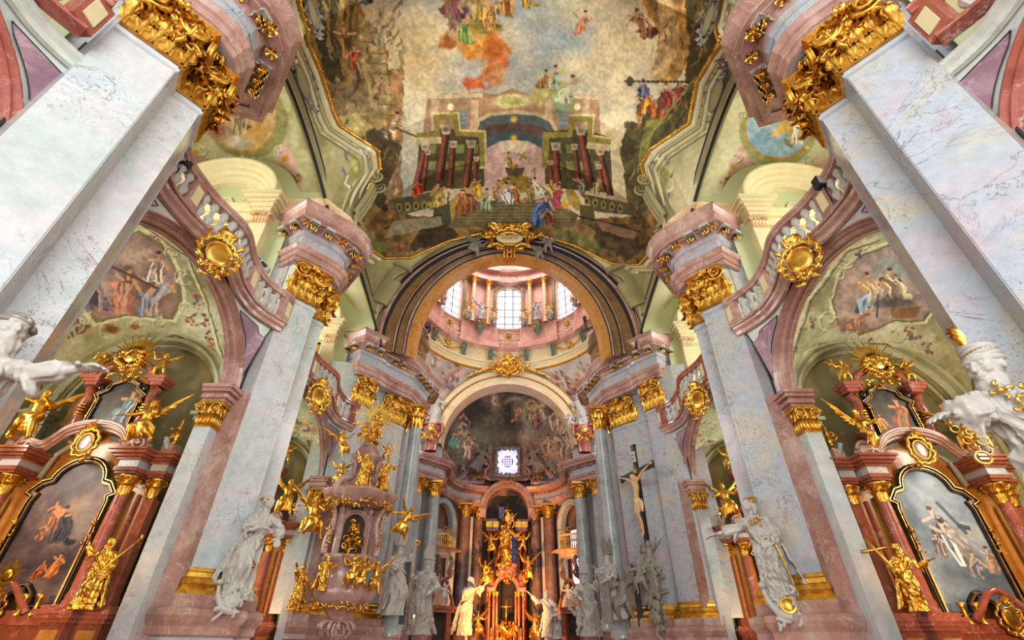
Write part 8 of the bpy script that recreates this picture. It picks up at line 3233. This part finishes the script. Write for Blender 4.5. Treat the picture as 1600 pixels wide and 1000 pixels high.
for i in range(44):
    a = 2 * PI * i / 44
    L = min(1.15 / max(.01, abs(math.cos(a))), 1.4 / max(.01, abs(math.sin(a))))
    ball(m, (L * math.cos(a) * .95, 44.42, 16.05 + L * math.sin(a) * .95), rnd.uniform(.12, .2), 0, 8, 6)
m.build('stone_clouds', M_DUSKY, g)
m = MB()
lathe(m, [(0, 18.9), (.4, 18.9), (.4, 19.15), (.2, 19.2), (.25, 19.5), (.3, 19.7), (.15, 19.9), (.05, 20.0), (0, 20.0)], (0, 44.4, 0), 14)
tube(m, [(0, 44.4, 20.0), (0, 44.4, 20.8)], .06, 6)
tube(m, [(-.25, 44.4, 20.45), (.25, 44.4, 20.45)], .06, 6)
for sx in (-1, 1):
    ornament(m, (sx * 1.75, 44.35, 16.6), (1, 0, 0), (0, 0, 1), .3, 2.0, 0, 18, rnd, .06)
    ornament(m, (sx * 2.6, 44.3, 14.4), (1, 0, 0), (0, 0, 1), 1.4, .5, 0, 18, rnd, .06)
ornament(m, (0, 44.5, 14.1), (1, 0, 0), (0, 0, 1), 1.6, .4, 0, 22, rnd, .06)
m.build('gilt_ornament', M_GOLD, t)
# tabernacle: columns, gable and gilded group
m = MB()
for x in (-1.35, -1.0, -.75, .75, 1.0, 1.35):
    tube(m, [(x, 43.6, 1.5), (x, 43.6, 4.9)], .085, 10, 0)
for x in (-1.25, 1.25):
    box(m, x - .3, x + .3, 43.3, 44.0, 5.2, 5.5, 0)
path = arc(0, 5.2, .85, 0, PI, 16, 1.0)
sweep(m, path, [(0, 44.2), (0, 43.4), (.1, 43.35), (.2, 43.4), (.26, 43.35), (.3, 44.0)], 0, side=1, xf=lambda a, b, h: (a, h, b))
box(m, -.7, .7, 43.4, 44.2, 6.3, 7.2, 0)
box(m, -1.7, 1.7, 43.5, 44.4, 0, 1.7, 0)
for x in (-1.2, 1.2):
    for z0, r in ((5.6, .35), (6.0, .28)):
        lathe(m, [(r, z0), (r * .7, z0 + .25), (r * .5, z0 + .5)], (x, 43.8, 0), 10, 0)
m.build('tabernacle', M_RED, t)
m = MB()
for x in (-1.35, -1.0, -.75, .75, 1.0, 1.35):
    m = MB()
    lathe(m, [(.09, 4.85), (.1, 4.95), (.18, 5.15), (.18, 5.2), (0, 5.2)], (x, 43.6, 0), 8)
    ornament(m, (x, 43.48, 5.02), (1, 0, 0), (0, 0, 1), .24, .24, 0, 6, rnd, .04)
    m.build('gilt_column_capital', M_GOLD, t)
m = MB()
rnd = random.Random(12)
ornament(m, (0, 43.3, 6.9), (1, 0, 0), (0, 0, 1), 1.4, 1.0, 0, 30, rnd, .06)
ornament(m, (0, 43.2, 5.9), (1, 0, 0), (0, 0, 1), .7, .5, 0, 14, rnd, .05)
m.build('gilt_gable', M_GOLD, t)
m = MB()
tube(m, [(0, 43.4, 2.8), (0, 43.4, 4.6)], .07, 6)
tube(m, [(-.42, 43.4, 4.15), (.42, 43.4, 4.15)], .06, 6)
m.build('altar_cross', M_GOLD, t)
m = MB()
ornament(m, (0, 43.3, 2.4), (1, 0, 0), (0, 0, 1), 1.3, 1.2, 0, 46, rnd, .06)
m.build('gilt_relief', M_GOLD, t)
for sx in (-1, 1):
    m = MB()
    ornament(m, (sx * 1.5, 43.4, 6.3), (1, 0, 0), (0, 0, 1), .7, 1.0, 0, 20, rnd, .06)
    m.build('gilt_scroll', M_GOLD, t)
m = MB()
ornament(m, (0, 43.9, 10.6), (1, 0, 0), (0, 0, 1), .9, 1.4, 0, 22, rnd, .07)
tube(m, [(.0, 43.9, 9.9), (.0, 43.9, 12.1)], .07, 6)
tube(m, [(-.4, 43.9, 11.5), (.4, 43.9, 11.5)], .07, 6)
m.build('gilt_top_cross', M_GOLD, t)
o = place(G1_, 'gilded_bishop', 'large gilded bishop with mitre standing over the high altar tabernacle', 'statue', (0, 43.8, 7.25), 3.3, .1)
mitre(o, (.02, -.03, .985), M_GOLD, 1.2, 0, 1.3)
for (x, z, h, me, lb, nm, cat) in ((-1.35, 7.9, 1.7, A1_, 'gilded angel left of the large gilded bishop', 'gilded_angel', 'angel'), (-1.7, 5.6, 1.9, A2_, 'gilded angel seated left above the tabernacle columns', 'gilded_angel', 'angel'),
                                   (1.35, 8.0, 1.5, P2_, 'gilded putto right of the large gilded bishop', 'gilded_putto', 'putto'), (1.85, 5.9, 2.0, A2_, 'gilded winged angel right above the tabernacle columns', 'gilded_angel', 'angel'),
                                   (-2.15, 2.0, 1.9, A1_, 'gilded kneeling angel at the left foot of the high altar', 'gilded_angel', 'angel'), (2.25, 1.9, 1.9, A2_, 'gilded kneeling angel at the right foot of the high altar', 'gilded_angel', 'angel'),
                                   (.45, 10.1, 1.1, P1_, 'gilded putto under the small cross above the bishop', 'gilded_putto', 'putto')):
    place(me, nm, lb, cat, (x, 43.3 if z > 3 else 42.6, z), h, -.2 if x > 0 else .2)
for ci, x in enumerate((-1.15, -.62, -.4, .38, .6, 1.15)):
    m = MB()
    lathe(m, [(0, 1.7), (.12, 1.72), (.05, 1.85), (.06, 2.1), (.05, 2.3), (.09, 2.35), (0, 2.36)], (0, 0, 0), 10)
    c = MB()
    tube(c, [(0, 0, 2.35), (0, 0, 2.75)], .035, 8)
    tt = thing('altar_candlestick', 'small gilt candlestick on the high altar table, %s from the left' % ORD[ci], 'candlestick', (x, 43.25, 0), group='candlesticks on the high altar')
    m.build('stand', M_GOLD, tt)
    c.build('candle', M_STATUE, tt)
# angels and stone groups over the altar entablature
STB = figure('reclining_group', M_DUSKY, 31, .012, lean=(.12, -.05), arms=(((-.22, -.1, .68), (-.36, -.16, .74)), ((.2, -.1, .6), (.3, -.2, .5))), face=(.4, -1, .2), wide=1.3, swag=2)
for sx, sd in ((-1, 'left'), (1, 'right')):
    place(STB, 'stone_group', 'grey stone figure reclining on the %s half of the pediment beside the violet glory window' % sd, 'statue', (sx * 3.2, 43.6, 15.0), 2.5, -sx * .3, ry=-sx * .35, mirror_x=sx > 0)
    place(recolor(P1_, M_DUSKY), 'stone_angel', 'small grey angel on the %s slope above the violet glory window' % sd, 'angel', (sx * 1.35, 44.2, 18.4), 1.2, -sx * .3)
    place(recolor(WP, M_DUSKY), 'stone_putto', 'grey stone putto lower on the %s pediment scroll of the high altar' % sd, 'putto', (sx * 4.1, 43.2, 14.4), 1.3, -sx * .4)

# choir balconies with their consoles and doors
for sx, sd in ((-1, 'left'), (1, 'right')):
    t = thing('choir_balcony', 'small gilt-railed oratory balcony on the %s choir wall' % sd, 'balcony', (sx * 5.0, 40.4, 0), -sx * .95, group='choir balconies')
    m = MB()
    pth = [(-1.0, .5), (-.95, -.2), (-.6, -.38), (0, -.62), (.6, -.38), (.95, -.2), (1.0, .5)]
    sweep(m, pth, [(0, 7.3), (.05, 7.35), (.05, 7.5), (.16, 7.6), (.18, 7.7), (-.7, 7.75)], 0, side=-1)
    sweep(m, pth, [(.0, 8.75), (.05, 8.78), (.05, 8.88), (-.12, 8.9)], 0, side=-1)
    prism(m, pth, 7.3, 7.4, 0)
    for e in (-.75, .75):
        tube(m, smooth_path([(e, -.15, 7.3), (e, -.4, 6.9), (e, -.1, 6.3), (e, -.25, 6.0), (e, .1, 5.8)], 4), [.16] * 9 + [.13] * 8, 8, 1)
        spiral(m, (e + .05, -.3, 6.1), (0, -1, 0), (0, 0, 1), .3, 2, .22, 1)
    m.build('slab', [M_HONEY, M_APSE], t)
    m = MB()
    for i in range(13):
        x = -.9 + .15 * i
        y = -.55 + .42 * abs(x) ** 1.3
        lathe(m, [(.03, 7.75), (.06, 8.0), (.025, 8.2), (.06, 8.45), (.03, 8.75)], (x, y, 0), 6)
    ornament(m, (0, -.55, 9.1), (1, 0, 0), (0, 0, 1), 1.6, .4, 0, 26, random.Random(5), .04)
    m.build('gilt_railing', M_GOLD, t)
    t = thing('choir_doorcase', 'dark red marble doorcase with a carved gable on the %s choir wall' % sd, 'doorcase', (sx * 4.75, 38.9, 0), -sx * .75, group='choir doorcases')
    m = MB()
    for e in (-.75, .75):
        box(m, e - .2, e + .2, -.25, .3, 0, 3.5, 0)
    box(m, -1.1, 1.1, -.35, .3, 3.5, 3.7, 1)
    box(m, -1.2, 1.2, -.45, .3, 3.7, 3.9, 0)
    for e in (-1, 1):
        tube(m, smooth_path([(e * 1.0, -.3, 3.9), (e * .7, -.3, 4.6), (e * .3, -.3, 5.4), (0, -.3, 5.6)], 4), .12, 8, 0)
    box(m, -.7, .7, .0, .3, 3.9, 5.0, 2)
    m.build('surround', [M_BROWN, M_ROSE, M_HONEY], t)
    m = MB()
    box(m, -.56, .56, .1, .2, 0, 3.5)
    m.build('door', M_DARK, t)
    place(WP if sx < 0 else recolor(WP, M_HONEY), 'stone_putto', 'small putto seated on the doorcase gable at the %s of the choir' % sd, 'putto', (sx * 4.4, 38.4, 3.95), 1.35, -sx * .6)
# blue-grey boards leaning at the crossing columns
for x, y, rz, lb in ((-4.35, 23.2, .3, 'narrow blue-grey board standing beside the left crossing column'), (5.6, 23.1, -.4, 'narrow blue-grey board standing by the crucifix pier')):
    m = MB()
    box(m, -.12, .12, -.04, .04, 2.3, 4.6)
    box(m, -.14, .14, -.05, .05, 4.55, 4.62)
    o = m.build('upright_board', M_LINE)
    o.location = (x, y, 0)
    o.rotation_euler.z = rz
    tag(o, lb, 'board', 'upright boards at the crossing')
# candle lights by the left column
m = MB()
tube(m, [(0, 0, 2.3), (0, 0, 2.62)], .05, 8, 0)
ball(m, (0, 0, 2.68), (.03, .03, .06), 1)
o = m.build('votive_candle', [M_STATUE, M_FLAME])
o.location = (-4.15, 25.0, 0)
tag(o, 'burning candle with a small orange flame at the foot of the left grey column', 'candle')
# flood lamp fixed on the left gallery, small lamps on the right balustrade
t = thing('flood_lamp', 'long white lamp fixture on a post behind the left gallery rail', 'lamp', (-7.95, 11.1, 10.1), .5)
m = MB()
tube(m, [(0, 0, 0), (0, 0, 1.25)], .03, 6)
m.build('post', M_STATUE, t)
m = MB()
xf = Matrix.Translation((0, 0, 1.4)) @ Matrix.Rotation(.62, 4, 'Y')
box(m, -.5, .5, -.14, .14, -.1, .1, 0, xf)
m.build('lamp_body', M_STATUE, t)
m = MB()
for i in range(3):
    box(m, -.42 + .3 * i, -.2 + .3 * i, -.16, -.13, -.06, .06, 0, xf)
m.build('lamp_glass', M_IRON, t)
for x, y, lb in ((7.5, 7.35, 'small black spot lamp clipped behind the right balustrade'), (-7.6, 6.9, 'small black spot lamp behind the left balustrade')):
    t = thing('spot_lamp', lb, 'lamp', (x, y, 10.2))
    m = MB()
    box(m, -.16, .16, -.1, .1, .45, .75)
    m.build('lamp_body', M_IRON, t)
    m = MB()
    tube(m, [(0, 0, -.1), (0, 0, .45)], .02, 6)
    m.build('stem', M_IRON, t)
    m = MB()
    box(m, -.14, .14, -.13, -.1, .48, .72)
    m.build('lamp_glass', M_STATUE, t)
